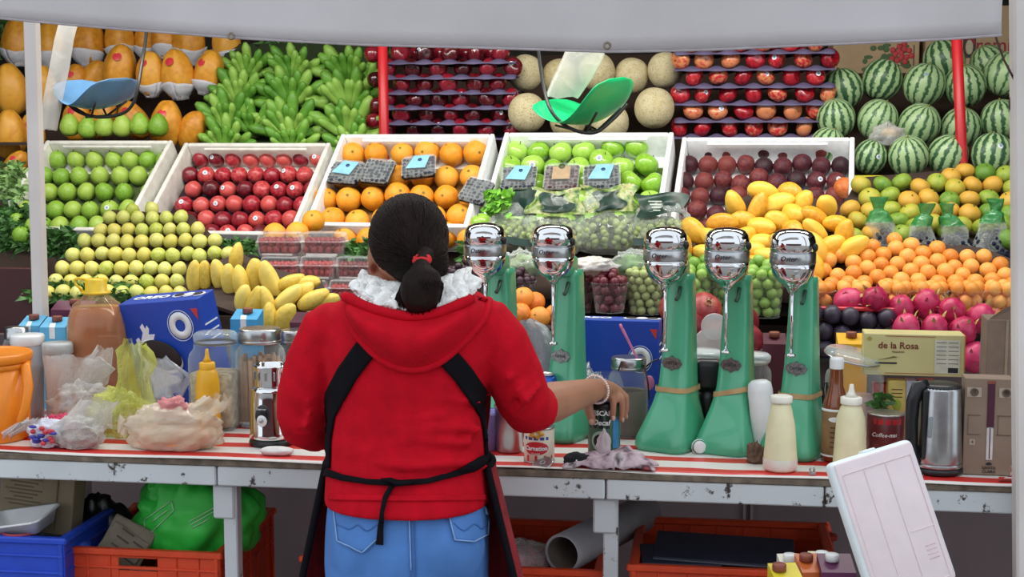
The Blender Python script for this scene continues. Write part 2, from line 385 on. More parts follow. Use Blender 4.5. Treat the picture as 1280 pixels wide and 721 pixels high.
mb = MB(); mb.tube([cf(0, 1)+Vector((-.1, 0, 0)), cf(1, 1)+Vector((.15, 0, 0))], .014, 10); mb.obj('hanging_bar', M('grey_metal', '#85878a', .4, .8), t)
gm = M('grommet', '#8d8272', .35, .9)
for gx, gy in ((289, 45), (759, 57)):
    p = P(gx, gy, CVY-.02)-org; mb = MB(); mb.tube([(p.x+.0055*math.cos(k), p.y, p.z+.0055*math.sin(k)) for k in np.linspace(0, 2*PI, 15)], .0022, 6); mb.obj('grommet', gm, t)
gt_ = M('ghost_print', '#bdb8be', .85)
p = P(1130, 17, CVY-.03)-org; text('ʇɹǝǝsɐH', .03, gt_, t, p, (PI/2, 0, .03)) if False else None
# fabric roof bar holders
for px in (40, 1268):
    q = P(px, -40, 2.6)
# rusty wire on the corner post
rw = M('rusty_wire', '#4a2e28', .7)
wp = [P(*a, 2.9) for a in ((1243, 40), (1246, 50), (1255, 75), (1262, 88), (1270, 104))]
t = thing('wire_tie', 'rusty wire tie hanging from canvas corner to the post', 'wire', wp[-1])
MB().tube([q-wp[-1] for q in wp], .0022, 6).obj('strand', rw, t)
MB().ell(tuple(wp[0]-wp[-1]), (.006, .006, .006), 8, 6).obj('knot', rw, t)
lp = [P(1268+9*math.cos(k)*(1-.1*k), 133+12*math.sin(k)*(1-.05*k)-k*1.5, 2.93) for k in np.linspace(0, 9, 30)]
MB().tube([q-wp[-1] for q in lp], .002, 6).obj('loop', rw, t)
# ------------------------------------------------------------------ table
TZ = .89; TF = 2.965; TB = 3.58
xl, xr = X(-90, TF, TZ), X(1292, TF, TZ)
peel = MPEEL('table_paint', '#cfd4d8', '#3d342c', .585, 16)
ply = M('raw_ply', '#75685a', .85, scale=30, var=.35, bump=.3)
tb = thing('market_table', 'long peeling white wooden work table carrying drink mixers', 'table', ((xl+xr)/2, TF, 0))
hw = (xr-xl)/2; cxT = (xl+xr)/2
def tl(px, Y, z): return X(px, Y, z)-cxT
MB().box((0, (TB-TF)/2, TZ-.012), (2*hw, TB-TF, .016), .003).obj('tabletop', ply, tb)
jo = [-hw, tl(270, TF, .86), tl(757, TF, .86), tl(1031, TF, .86), hw]
for a, b in zip(jo, jo[1:]):
    MB().box(((a+b)/2, .016, TZ-.0425), (b-a-.004, .028, .044), .003).obj('front_rail', peel, tb)
MB().box((0, TB-TF-.03, TZ-.053), (2*hw, .024, .045), .003).obj('back_rail', peel, tb)
for px in (-88, 281, 762):
    x = tl(px, TF, .8)
    MB().box((x, .05, .41), (.032, .036, .82), .003).obj('leg', peel, tb)
    MB().box((x-.013 if px < 1200 else x-.01, .036, TZ-.108), (.05, .022, .078), .004).obj('gusset_block', peel, tb)
for x in (-hw+.05, tl(520, TB, .8)): MB().box((x, TB-TF-.05, .41), (.032, .036, .82), .003).obj('leg', peel, tb)
MB().box((0, (TB-TF)/2, .385), (2*hw, TB-TF-.1, .02)).obj('lower_shelf', ply, tb)
# striped cloth
cl = MSTRIPE('striped_oilcloth', '#e2dbd5', '#cc2e2a', 1, .104, .58, .35, .03)
def clf(u, v):
    x = -hw+.01+u*(2*hw-.02); y = -.004+v*(TB-TF-.02)
    z = TZ-.0035+.002*math.sin(x*9)*math.exp(-v*12)+ (.002*max(0, math.sin(x*5+1)))*math.exp(-v*20)
    return (x, y+.005*math.sin(x*4), z+.0005)
mb = MB(); mb.sheet(clf, 120, 14); o = mb.obj('striped_tablecloth', cl, None, (cxT, TF, 0)); s_ = o.modifiers.new('s', 'SOLIDIFY'); s_.thickness = .0015; s_.offset = 1
tag(o, 'red and white striped oilcloth covering the work table', 'tablecloth')
TT = TZ-.001
# ================================================================== FRUIT
def fmesh(name, mat, sx=1, sz=1, dt=0, db=0, crease=0, taper=0, seg=20, rings=14, lump=0, nick=0):
    """unit-radius fruit, stem on +z"""
    vv = []; ff = []
    def pt(t, ph):
        rho = 1-dt*math.exp(-(t/.42)**2)-db*math.exp(-((PI-t)/.4)**2)
        rr = math.sin(t)*(1+taper*math.cos(t))
        if crease: rr *= 1-crease*math.exp(-((math.atan2(math.sin(ph), math.cos(ph)))/.22)**2)
        if lump: rho *= 1+lump*math.sin(5*ph)*math.sin(t)+lump*noise.noise(Vector((math.sin(t)*math.cos(ph), math.sin(t)*math.sin(ph), math.cos(t)))*1.6)
        return (rr*rho*math.cos(ph)*sx, rr*rho*math.sin(ph)*sx, math.cos(t)*rho*sz)
    vv.append(pt(PI, 0))
    for i in range(1, rings):
        t = PI-PI*i/rings
        for j in range(seg): vv.append(pt(t, 2*PI*j/seg))
    vv.append(pt(0, 0)); L = len(vv)-1
    for j in range(seg):
        k = (j+1) % seg; ff.append((0, 1+k, 1+j)); ff.append((L, L-seg+j, L-seg+k))
        for i in range(rings-2): a = 1+i*seg; ff.append((a+j, a+k, a+seg+k, a+seg+j))
    mb = MB(); mb.add(vv, ff); return mb.mesh(name, mat)
stem_m = M('stem_brown', '#4d3a22', .8)
def stem_mesh(z, h=.25, r=.05, mat=None, name='stem', bend=.1):
    mb = MB(); mb.tube([(0, 0, z-.08), (0, 0, z+h*.4), (bend, 0, z+h)], [r, r*.8, r*1.1], 6); return mb.mesh(name, mat or stem_m)
def cap_mesh(name, mat, ang=.3, R=1.012, seg=10, z=1, x=1):
    vv = [(0, 0, R*z)]; ff = []
    for i, a in enumerate((ang*.6, ang)):
        for j in range(seg): vv.append((R*x*math.sin(a)*math.cos(2*PI*j/seg), R*x*math.sin(a)*math.sin(2*PI*j/seg), R*z*math.cos(a)))
    for j in range(seg):
        k = (j+1) % seg; ff.append((0, 1+j, 1+k)); ff.append((1+j, 1+seg+j, 1+seg+k, 1+k))
    mb = MB(); mb.add(vv, ff); return mb.mesh(name, mat)
stk_w = M('sticker_white', '#eef0f2', .3, var=.02); stk_b = M('sticker_blue', '#8fa6c0', .4, var=.1); stk_r = M('sticker_red', '#d23a42', .35, var=.05)
STK = [cap_mesh('sticker', stk_w, .26, 1.02, 12), cap_mesh('sticker_dot', stk_b, .14, 1.03, 10)]
def aim(v, roll=0):
    """rotation taking +z to v"""
    return (Vector(v).to_track_quat('Z', 'Y').to_matrix() @ Matrix.Rotation(roll, 3, 'Z'))
def fruit(name, me, pos, r, lab, cat, grp, R=None, stems=None, sticker=0, sc=(1, 1, 1), stickdir=None):
    o = link(name, me, None, pos); o.scale = (r*sc[0], r*sc[1], r*sc[2])
    R = R or Euler((random.uniform(-.5, .5), random.uniform(-.5, .5), random.uniform(0, 6.28))).to_matrix()
    o.rotation_euler = R.to_euler(); tag(o, lab, cat, grp)
    if stems: link(stems.name.split('.')[0], stems, o)
    if sticker and random.random() < sticker:
        d = stickdir or (Vector((random.uniform(-.45, .45), -1, random.uniform(-.05, .6))))
        ld = R.inverted() @ d.normalized()
        q = link('sticker', STK[0], o); q.rotation_euler = aim(ld).to_euler()
        q2 = link('sticker_print', STK[1], q)
        if r > .05: q.scale = (.62, .62, 1)
    return o
def rows(spec, jit=1.2):
    out = []
    for y, xs in spec:
        if isinstance(xs, tuple): x0, x1, n = xs; xs = [x0+(x1-x0)*i/(n-1) for i in range(n)]
        for x in xs: out.append((x+random.uniform(-jit, jit), y+random.uniform(-jit, jit)))
    return out
ORD = ['topmost', 'second', 'third', 'fourth', 'fifth', 'sixth', 'seventh', 'eighth', 'ninth']
def rowlab(lab, y, yr):
    if not yr or '{row}' not in lab: return lab
    i = min(range(len(yr)), key=lambda k: abs(yr[k]-y)); return lab.replace('{row}', 'lowest' if i == len(yr)-1 else ORD[i])
def lay(name, meshes, pix, hit, r, lab, cat, grp, ori=None, stems=None, sticker=0, it=40, rvar=.04, sc=None, off=None, yr=None):
    rr = [r*random.uniform(1-rvar, 1+rvar) for _ in pix]
    pts = [hit(px, py, q) for (px, py), q in zip(pix, rr)]
    if it: pts = relax(pts, rr, it)
    for p, q, (px_, py_) in zip(pts, rr, pix):
        R = ori() if ori else None
        fruit(name, random.choice(meshes), p, q, rowlab(lab, py_, yr), cat, grp, R, stems, sticker, sc() if sc else (1, 1, 1))
    return pts
def tilt_cam(a=.6):      # stem roughly to the viewer / up, random
    def f():
        v = Vector((random.uniform(-a, a), -.8+random.uniform(-a, a), .5+random.uniform(-a, a))); return aim(v, random.uniform(0, 6.28))
    return f
def upright(a=.4):
    def f(): return aim(Vector((random.uniform(-a, a), random.uniform(-a, a)-.2, 1)), random.uniform(0, 6.28))
    return f
# --- green guavas
gg_m = MF('green_guava_skin', ['#6f9a2a', '#86b23a', '#a4c050'], .42, 5, .12, 80, rnd=.55)
GG = [fmesh('green_guava', gg_m, 1, 1.02, .03, .05, taper=-.06, lump=.01), fmesh('green_guava', gg_m, .97, 1.06, .03, .05, taper=-.12, lump=.015)]
gst = stem_mesh(.95, .22, .05)
pix = rows([(200, [72, 95, 118, 143, 164, 186, 206]), (220, [56, 77, 99, 124, 150, 174, 197]), (240, [62, 84, 108, 131, 155, 187]), (262, [49, 71, 90, 113, 137, 160, 182]), (282, [55, 75, 99, 122])], .8)
pix = [(x, y) for x, y in pix]
lay('green_guava', GG, pix, boxA.hit, .0345, 'round green guava in the {row} row of the worn foam box', 'guava', 'green guavas in the foam box', upright(.5), gst, .03, yr=[200, 220, 240, 262, 282])
slL = Slope(20, 262, 4.62, 300, 4.48)
lay('green_guava', GG, [(33, 262), (22, 276), (38, 285), (30, 291)], lambda a, b, r: slL.hit(a, b, r), .030, 'green guava spilled beside the worn foam box over leafy greens', 'guava', 'green guavas beside the box', upright(.3), gst)
gpear = fmesh('green_pear', gg_m, .95, 1.14, .02, .06, taper=-.26, lump=.01)
pp = [(87, 157), (110, 160), (131, 158), (153, 158), (175, 156), (198, 157)]
for px, py in pp:
    fruit('green_pear', gpear, P(px, py-1, 5.12), .0395, 'green pear in the row standing behind the guava box', 'pear', 'row of green pears behind the guava box', upright(.12)(), gst)
# ledge the pears and papayas stand on
sp(MB().box((-2.47, 5.13, 1.608-.022), (.62, .09, .012)), 'ledge', wood_d)
# --- yellow guavas heap
yg_m = MF('yellow_guava_skin', ['#a9b840', '#c6cc60', '#d6d47c', '#d2c65e'], .4, 4, .12, 80, rnd=.6, speck=('#8f8a3a', 60, .70))
YG = [fmesh('yellow_guava', yg_m, 1, 1.0, .03, .04, lump=.012), fmesh('yellow_guava', yg_m, .96, 1.06, .02, .05, taper=-.08, lump=.02)]
slY = Slope(150, 262, 4.56, 372, 4.12)
pix = rows([(262, [165, 189]), (272, (138, 226, 6)), (287, (126, 247, 8)), (301, (106, 268, 10)), (318, (93, 234, 9)), (318, [251, 268, 282]), (336, (80, 224, 9)), (352, (69, 222, 9)), (366, (62, 225, 10))], 1.0)
lay('yellow_guava', YG, pix, lambda a, b, r: slY.hit(a, b, r), .0246, 'pale yellow-green guava in the {row} row of the stepped heap', 'guava', 'yellow guavas in the heap', upright(.6), None, .0, yr=[262, 272, 287, 301, 318, 336, 352, 366])
polyboard(slY, [(56, 376), (236, 376), (292, 322), (240, 268), (140, 262)], 0)
# --- nectarines
ne_m = MF('nectarine_skin', ['#460c16', '#6e1220', '#8e1828', '#ac2836', '#c8504c'], .36, 3.2, .08, 90, rnd=.7, coat=.15)
NE = [fmesh('nectarine', ne_m, 1, .98, .12, .03, crease=.09, lump=.01), fmesh('nectarine', ne_m, 1, 1.03, .10, .05, crease=.07, lump=.02)]
pix = rows([(199, (251, 397, 8)), (219, (238, 382, 8)), (237, (242, 391, 8)), (256, (230, 378, 8)), (275, (239, 362, 7)), (292, (246, 345, 6))], 1.0)
lay('nectarine', NE, pix, boxB.hit, .033, 'shiny dark red nectarine in the {row} row of a foam box', 'nectarine', 'nectarines in the foam box', tilt_cam(.7), None, .3, yr=[199, 219, 237, 256, 275, 292])
# --- oranges
or_m = MF('orange_skin', ['#e08a18', '#f0a024', '#f4ad38'], .42, 3, .35, 260, rnd=.5)
OR = [fmesh('orange', or_m, 1, .97, .04, .05, lump=.012, seg=24, rings=16), fmesh('orange', or_m, .98, 1.03, .05, .03, lump=.018, seg=24, rings=16)]
nav = cap_mesh('navel', M('orange_navel', '#8a6a1c', .7), .12, .985, 8)
pix = [(441, 193), (470, 192), (503, 193), (534, 190), (565, 193), (594, 191), (430, 221), (461, 222), (497, 222), (528, 220), (558, 222), (590, 221), (408, 249), (436, 249), (466, 248), (496, 244), (527, 247), (558, 246), (590, 250), (416, 275), (447, 277), (480, 274), (512, 275), (543, 273), (573, 271), (434, 298), (462, 300), (495, 300), (530, 300), (556, 296), (581, 298)]
lay('orange', OR, pix, boxC.hit, .0455, 'large bright orange in the {row} row of a foam box', 'orange', 'oranges in the foam box', tilt_cam(.5), nav, yr=[192, 221, 248, 274, 298])
slO = Slope(390, 276, 4.66, 300, 4.58)
lay('orange', OR, [(391, 277), (372, 291), (344, 293)], lambda a, b, r: slO.hit(a, b, r*.5), .040, 'orange spilled over the edge of the nectarine box', 'orange', 'oranges spilled by the nectarines', tilt_cam(.4), nav)
# --- green apples
ga_m = MF('green_apple_skin', ['#7fb32c', '#96c840', '#add65a'], .25, 4, .03, rnd=.5, coat=.5, speck=('#c8e08a', 140, .66))
GA = [fmesh('green_apple', ga_m, 1.02, .93, .2, .12, taper=.06, lump=.012, seg=22), fmesh('green_apple', ga_m, 1.0, .96, .18, .14, taper=.09, lump=.02, seg=22)]
ast = stem_mesh(.72, .28, .035)
pix = [(648, 190), (675, 190), (700, 191), (727, 190), (767, 185), (794, 184), (643, 208), (669, 209), (696, 211), (722, 209), (747, 204), (775, 208), (806, 206), (648, 233), (674, 233), (700, 234), (728, 234), (758, 232), (785, 229), (810, 230), (660, 254), (690, 256), (731, 249), (758, 249), (804, 254), (785, 256), (630, 254), (645, 278), (675, 280), (705, 280), (740, 278), (770, 280)]
lay('green_apple', GA, pix, boxD.hit, .043, 'shiny green apple in the {row} row of a foam box', 'apple', 'green apples in the foam box', upright(.9), ast, .3, yr=[188, 207, 232, 252, 279])
slG = Slope(604, 279, 4.62, 300, 4.55)
lay('green_apple', GA, [(601, 279), (609, 299)], lambda a, b, r: slG.hit(a, b, r*.5), .0355, 'green apple lying loose beside the oranges', 'apple', 'loose green apples by the oranges', upright(.9), ast)
# --- plums / dark peaches
pl_m = MF('plum_skin', ['#280c18', '#3a121e', '#4c1824', '#60202a', '#7c3430'], .6, 3, .1, 200, rnd=.6)
PLM = [fmesh('plum', pl_m, 1, 1.0, .08, .03, crease=.06), fmesh('plum', pl_m, .98, 1.04, .06, .04, crease=.05, lump=.015)]
pix = rows([(186, (866, 1046, 9)), (207, (866, 1045, 9)), (227, (861, 1038, 9)), (246, (857, 1036, 9)), (265, (854, 1030, 9)), (284, (861, 1010, 7))], .8)
lay('plum', PLM, pix, boxE.hit, .0345, 'dark purple-red plum in the {row} row of a foam box', 'plum', 'plums in the foam box', tilt_cam(.7), None, .12, yr=[186, 207, 227, 246, 265, 284])
pe_m = MF('peach_blush', ['#a0402a', '#c8602c', '#d8803a'], .6, 3, .1, 200)
fruit('peach', fmesh('peach', pe_m, 1, 1, .08, .03, crease=.06), boxE.hit(1055, 243, .034)+boxE.n*.03, .036, 'orange-red peach at the corner of the plum box', 'peach', None, tilt_cam(.3)())
# --- yellow mangoes (right heap)
mg_m = MF('yellow_mango_skin', ['#d9962a', '#ecb638', '#f4c84c'], .42, 3, .08, 150, rnd=.6, speck=('#b98a2a', 50, .72))
def mango_mesh(name, mat, L=1.35):
    me = fmesh(name, mat, .92, L, .02, .0, taper=-.1, lump=.03, seg=20, rings=16)
    for v in me.vertices:
        k = v.co.z/L; v.co.x += .22*(1-k*k)-.08+.12*max(0, -k)**2; v.co.y *= .86
    me.update(); return me
MG = [mango_mesh('mango', mg_m, 1.3), mango_mesh('mango', mg_m, 1.48)]
def mango_ori():
    return aim(Vector((random.uniform(-1, 1), random.uniform(-.5, .2), random.uniform(-.2, 1))), random.uniform(0, 6.28))
pix = [(877, 292), (930, 256), (899, 301), (913, 280), (934, 281), (918, 304), (866, 315), (888, 318), (906, 321), (924, 323), (955, 241), (970, 253), (944, 257), (1004, 256), (1027, 261), (995, 268), (949, 283), (970, 281), (992, 287), (1013, 286), (1022, 273), (1040, 283), (957, 303), (976, 306), (995, 308), (1015, 309), (1036, 306), (1058, 306), (940, 320), (961, 321), (982, 326), (1002, 328), (938, 301), (985, 245), (1048, 296)]
slM = Slope(960, 238, 4.56, 335, 4.22)
lay('mango', MG, pix, lambda a, b, r: slM.hit(a, b, r*.9), .0345, 'plump yellow mango in the {row} layer of the heap below plums', 'mango', 'yellow mangoes below the plums', mango_ori, None, 0, 25, yr=[250, 268, 284, 304, 322])
polyboard(slM, [(858, 328), (1010, 340), (1070, 312), (1046, 284), (1030, 250), (950, 236), (922, 250), (880, 285)], -.012)
# --- yellow mangoes (left, behind the cartons)
ml_m = MF('pale_mango_skin', ['#c9a83a', '#e0c050', '#e8d06a'], .45, 3, .08, 150, rnd=.5, speck=('#8f7a2a', 45, .73))
ML = [mango_mesh('mango', ml_m, 1.7), mango_mesh('mango', ml_m, 1.9)]
slN = Slope(320, 312, 4.28, 402, 3.98)
for px, py, a, r in ((243, 346, .1, .024), (256, 345, .05, .022), (272, 343, -.1, .024), (287, 350, -.05, .023), (301, 352, -.1, .026), (317, 344, .2, .027), (338, 350, -.35, .028), (296, 322, .2, .022), (363, 352, 1.2, .022), (360, 372, .9, .026), (384, 355, 1.3, .022), (377, 365, 1.0, .023), (392, 374, 1.1, .027), (318, 378, .4, .024), (333, 378, -.2, .023), (356, 400, .5, .028), (336, 402, .1, .026), (408, 376, 1.3, .022), (305, 374, .2, .023)):
    r *= 1.22; p = slN.hit(px, py, r)
    fruit('mango', random.choice(ML), p, r, ('slender pale yellow mango lying slanted on the heap behind cartons' if a > .7 else 'slender pale yellow mango standing upright in the heap behind cartons'), 'mango', 'pale mangoes behind the cartons', aim(Vector((math.sin(a), -.15, math.cos(a))), random.uniform(0, 6.28)), None)
polyboard(slN, [(240, 372), (300, 392), (345, 425), (372, 420), (414, 384), (402, 350), (340, 335), (300, 316), (245, 335)], 0)
# --- green-yellow mandarins
ma_m = MF('mandarin_skin', ['#5f8a2c', '#7d9c34', '#9aaa3a', '#b6ae3c', '#d0a03a'], .42, 2.5, .3, 240, rnd=.95)
MA = [fmesh('mandarin', ma_m, 1.05, .88, .07, .06, lump=.015), fmesh('mandarin', ma_m, 1.03, .93, .08, .05, lump=.02)]
mst = stem_mesh(.82, .1, .07, M('green_calyx', '#5a6a2a', .8))
pix = [(1076, 231), (1106, 231), (1129, 229), (1152, 232), (1173, 230), (1192, 233), (1217, 232), (1239, 232), (1262, 235), (1206, 214), (1233, 216), (1255, 218), (1187, 222), (1090, 247), (1113, 246), (1133, 250), (1162, 248), (1188, 250), (1212, 249), (1235, 248), (1259, 251), (1065, 262), (1088, 264), (1117, 263), (1140, 266), (1164, 265), (1186, 265), (1209, 266), (1233, 266), (1259, 268), (1055, 281), (1076, 277), (1100, 278), (1122, 278), (1144, 282), (1166, 282), (1208, 284), (1230, 284), (1251, 284), (1267, 285), (1066, 297), (1128, 292), (1260, 299), (1185, 285), (1090, 293)]
slD = Slope(1165, 214, 4.86, 300, 4.44)
lay('mandarin', MA, pix, lambda a, b, r: slD.hit(a, b, r), .0325, 'green and yellow mandarin in the {row} row before the watermelons', 'mandarin', 'mandarins before the watermelons', upright(.8), mst, 0, 30, yr=[217, 232, 249, 265, 282, 297])
polyboard(slD, [(1050, 305), (1290, 305), (1290, 214), (1190, 212), (1072, 222), (1050, 265)], 0)
# --- apricots
ap_m = MF('apricot_skin', ['#d8802a', '#e8963c', '#f0a850'], .5, 3, .08, 200, rnd=.6)
AP = [fmesh('apricot', ap_m, 1, .98, .08, .02, crease=.05), fmesh('apricot', ap_m, 1, 1.05, .06, .03, crease=.04)]
pix = [(1119, 302), (1095, 312), (1073, 315), (1136, 308), (1119, 316), (1152, 318), (1170, 313), (1084, 320), (1106, 318), (1136, 323), (1185, 325), (1170, 327), (1150, 331), (1054, 322), (1037, 325), (1020, 329), (1068, 329), (1086, 335), (1102, 330), (1122, 331), (1185, 339), (1032, 339), (1048, 342), (1066, 339), (1097, 345), (1111, 341), (1124, 347), (1147, 347), (1162, 342), (1174, 348), (1015, 343), (1019, 354), (1063, 354), (1081, 352), (1108, 356), (1162, 357), (1191, 352), (1205, 346), (1222, 351), (1212, 335), (1198, 335), (1213, 322), (1226, 321), (1230, 336), (1243, 335), (1252, 345), (1237, 350), (1248, 361), (1264, 355), (1040, 356), (1138, 362), (1140, 338), (1210, 362), (1228, 364)]
slA = Slope(1140, 302, 4.36, 362, 4.16)
lay('apricot', AP, pix, lambda a, b, r: slA.hit(a, b, r), .0245, 'small orange apricot in the {row} layer above the clear cups', 'apricot', 'apricots heaped above the cups', tilt_cam(.8), None, 0, 40, yr=[306, 320, 334, 347, 360])
polyboard(slA, [(1005, 366), (1282, 366), (1282, 330), (1230, 310), (1130, 296), (1060, 308), (1010, 324)], -.01)
# --- watermelons
def MW():
    m, nt, b = newmat('watermelon_rind'); b.inputs['Roughness'].default_value = .38
    tc = N(nt, 'TexCoord'); s = N(nt, 'SeparateXYZ'); nt.links.new(tc.outputs['Object'], s.inputs[0]); oi = N(nt, 'ObjectInfo')
    at_ = N(nt, 'Math', operation='ARCTAN2'); nt.links.new(s.outputs[1], at_.inputs[0]); nt.links.new(s.outputs[0], at_.inputs[1])
    co = coords(nt); nz = N(nt, 'TexNoise', Scale=4.5, Detail=5.0, Roughness=.65); nt.links.new(co, nz.inputs['Vector'])
    a = N(nt, 'Math', operation='MULTIPLY_ADD'); a.inputs[1].default_value = 6.5; nt.links.new(nz.outputs[0], a.inputs[0])
    k = N(nt, 'Math', operation='MULTIPLY'); k.inputs[1].default_value = 13.0; nt.links.new(at_.outputs[0], k.inputs[0]); nt.links.new(k.outputs[0], a.inputs[2])
    sn = N(nt, 'Math', operation='SINE'); nt.links.new(a.outputs[0], sn.inputs[0])
    n3 = N(nt, 'TexNoise', Scale=9.0, Detail=4.0); nt.links.new(co, n3.inputs['Vector'])
    ad = N(nt, 'Math', operation='MULTIPLY_ADD'); ad.inputs[1].default_value = .9; nt.links.new(n3.outputs[0], ad.inputs[0]); nt.links.new(sn.outputs[0], ad.inputs[2])
    rn = N(nt, 'Math', operation='MULTIPLY_ADD'); rn.inputs[1].default_value = .7; nt.links.new(oi.outputs['Random'], rn.inputs[0]); nt.links.new(ad.outputs[0], rn.inputs[2])
    nt.links.new(ramp(nt, rn.outputs[0], [(.05, '#34593a'), (.35, '#48704a'), (.62, '#86a672'), (.95, '#a8c28e')]), b.inputs['Base Color'])
    return m
wm_m = MW(); WM = fmesh('watermelon', wm_m, 1, 1.08, .05, .05, seg=32, rings=22); wst = stem_mesh(.99, .08, .06, M('wm_stem', '#7a7a3a', .8))
def wml(px, py, k):
    tier = 'lowest' if py > 172 else 'second' if py > 130 else 'third' if py > 90 else 'topmost'
    nb = {1054: 'beside the bright apple trays', 1102: 'under the rose print carton', 1155: 'with a white sticker', 1180: 'behind the red pole', 1207: 'right behind the red pole', 1236: 'under red lettering', 1256: 'by the corner post', 1045: 'beside the apple trays', 1097: 'behind the sponge bag', 1149: 'between sponge bag and red pole', 1201: 'touching the red pole', 1251: 'by the corner post', 1034: 'behind the plum box', 1088: 'with a white sticker beside plum box', 1136: 'below the sponge bag', 1184: 'beside the red pole', 1240: 'with a white sticker past the red pole', 1288: 'behind the corner post', 1290: 'behind the corner post'}[px]
    return 'round striped watermelon in the %s tier %s' % (tier, nb)
WMS = [(1054, 111, 25, 5.36, 'r'), (1102, 100, 25, 5.38, 0), (1155, 106, 26, 5.36, 's'), (1180, 76, 26, 5.56, 0), (1207, 107, 26, 5.38, 0), (1236, 80, 23, 5.58, 0), (1256, 94, 27, 5.4, 0), (1045, 148, 24, 5.22, 0), (1097, 150, 25, 5.22, 0), (1149, 156, 26, 5.2, 0), (1201, 160, 25, 5.22, 0), (1251, 150, 25, 5.22, 0), (1034, 182, 22, 5.12, 0), (1088, 196, 21, 5.06, 's'), (1136, 195, 25, 5.04, 0), (1184, 194, 25, 5.06, 0), (1240, 193, 26, 5.04, 's'), (1288, 120, 25, 5.3, 0), (1290, 178, 25, 5.08, 0)]
wp_, wr_ = [], []
for px, py, r, Y, k in WMS: wp_.append(P(px, py, Y)); wr_.append(r*mpp(px, py, Y)*1.0)
wp_ = relax(wp_, wr_, 25)
for (px, py, r, Y, k), p, q in zip(WMS, wp_, wr_):
    fruit('watermelon', WM, p, q, wml(px, py, k), 'watermelon', 'stacked striped watermelons', aim(Vector((random.uniform(-.5, .5), random.uniform(-.5, .1), 1)), random.uniform(0, 6.28)), wst, 1 if k == 's' else 0)
yc = M('yellow_crate_plastic', '#c4b82e', .45)
a, b = P(1066, 219, 4.93), P(1300, 219, 4.93)
t = thing('yellow_crate', 'yellow plastic crate holding the lowest watermelons', 'crate', ((a.x+b.x)/2, 5.0, 1.25))
w = (b.x-a.x); zt = a.z-1.25
MB().box((0, -.065, zt/2), (w, .012, zt), .003).obj('front_wall', yc, t); MB().box((0, -.07, zt-.008), (w+.01, .02, .016), .004).obj('rim', yc, t)
MB().box((0, .15, .006), (w, .42, .012)).obj('bottom', yc, t)
MB().box((0, .19, zt*.66), (w-.02, .40, .02), 0, Matrix.Rotation(.25, 4, 'X')).obj('liner_board', wood_d, t)
for sx in (-1, 1): MB().box((sx*(w/2-.006), .15, zt/2), (.012, .43, zt), .003).obj('side_wall', yc, t)
# --- cantaloupes
ca_m = MF('cantaloupe_rind', ['#a89868', '#c4b488', '#d2c6a0'], .8, 3, .9, 22, rnd=.4, speck=('#8f8258', 16, .60))
CA = fmesh('cantaloupe', ca_m, 1, 1.06, .04, .04, seg=28, rings=20)
cs = [(658, 91, 22, 5.36), (699, 97, 23, 5.4), (750, 90, 23, 5.36), (788, 94, 22, 5.38), (829, 88, 22, 5.36), (659, 141, 24, 5.2), (710, 150, 23, 5.2), (762, 152, 24, 5.2), (818, 135, 25, 5.2), (858, 150, 20, 5.32)]
cp = [P(x, y, Y) for x, y, r, Y in cs]; cr = [r*mpp(x, y, Y) for x, y, r, Y in cs]; cp = relax(cp, cr, 20)
for ci, (p, q) in enumerate(zip(cp[:9], cr)): fruit('cantaloupe', CA, p, q, 'round tan cantaloupe in the %s tier, %s from the bright apple trays' % ('upper' if p.z > 1.78 else 'lower', ('fifth', 'fourth', 'third', 'second', 'first', 'fourth', 'third', 'second', 'first')[ci]), 'melon', 'cantaloupes behind the apples', aim(Vector((random.uniform(-.4, .4), random.uniform(-.5, .3), 1)), random.uniform(0, 6)))
# --- apple trays
ra_m = MF('red_apple_skin', ['#7a0e1c', '#a01422', '#b81c2c', '#c8343a', '#dc8a5a'], .22, 3, .02, rnd=.55, coat=.5)
da_m = MF('dark_apple_skin', ['#32060e', '#4a0a14', '#66101c', '#86182a'], .2, 3, .02, rnd=.6, coat=.6)
RA = [fmesh('red_apple', ra_m, 1.02, .93, .2, .12, taper=.07, lump=.012, seg=20)]
DA = [fmesh('dark_apple', da_m, 1.0, 1.0, .2, .14, taper=.1, lump=.015, seg=20)]
tray_m = M('purple_tray', '#5c5474', .6, var=.15, scale=20)
def tray_stack(x0, x1, ys, n, Y, meshes, nm, lab0, grp, tlab0, tgrp, skip=()):
    for ri, y in enumerate(ys):
        od = 'lowest' if ri == len(ys)-1 else ORD[ri]; lab = lab0.replace('{row}', od); tlab = tlab0.replace('{row}', od)
        a, b = P(x0, y, Y), P(x1, y, Y); zc = a.z; w = b.x-a.x; 
        zt = P(640, y+9.5, Y).z
        t = MB(); per = w/n
        def tf(u, v, zt=zt, per=per, w=w):
            x = -w/2-.02+u*(w+.04); yy = v*.34-.045
            return (x, yy-(.004 if v == 0 else 0), .0085*math.cos(2*PI*(x/per+.5*(ri % 2)))*math.cos(yy*40)-(.012 if v == 0 else 0))
        t.sheet(tf, n*8, 14); o = t.obj('fruit_tray', tray_m, None, ((a.x+b.x)/2, Y, zt)); s_ = o.modifiers.new('s', 'SOLIDIFY'); s_.thickness = .0035
        tag(o, tlab, 'tray', tgrp)
        for i in range(n+(ri % 2)):
            x = a.x+per*(i+.5*(1-ri % 2))+random.uniform(-.008, .008)
            if not (x0-6 < 640 or True): continue
            p = Vector((x, Y+random.uniform(-.008, .012), zt+.0315))
            st = fruit(nm, random.choice(meshes), p, .0335, lab, 'apple', grp, aim(Vector((random.uniform(-1, 1), random.uniform(-1, .2), random.uniform(-.3, .8))), random.uniform(0, 6)), ast, .28, (1.1, 1.1, 1.0))
            for jj in (1, 2):      # the rows behind
                fruit(nm, random.choice(meshes), p+Vector((per*.5*(jj % 2), .085*jj, 0)), .0315, lab, 'apple', grp, None, None) if i < n-1 and ri == 0 else None
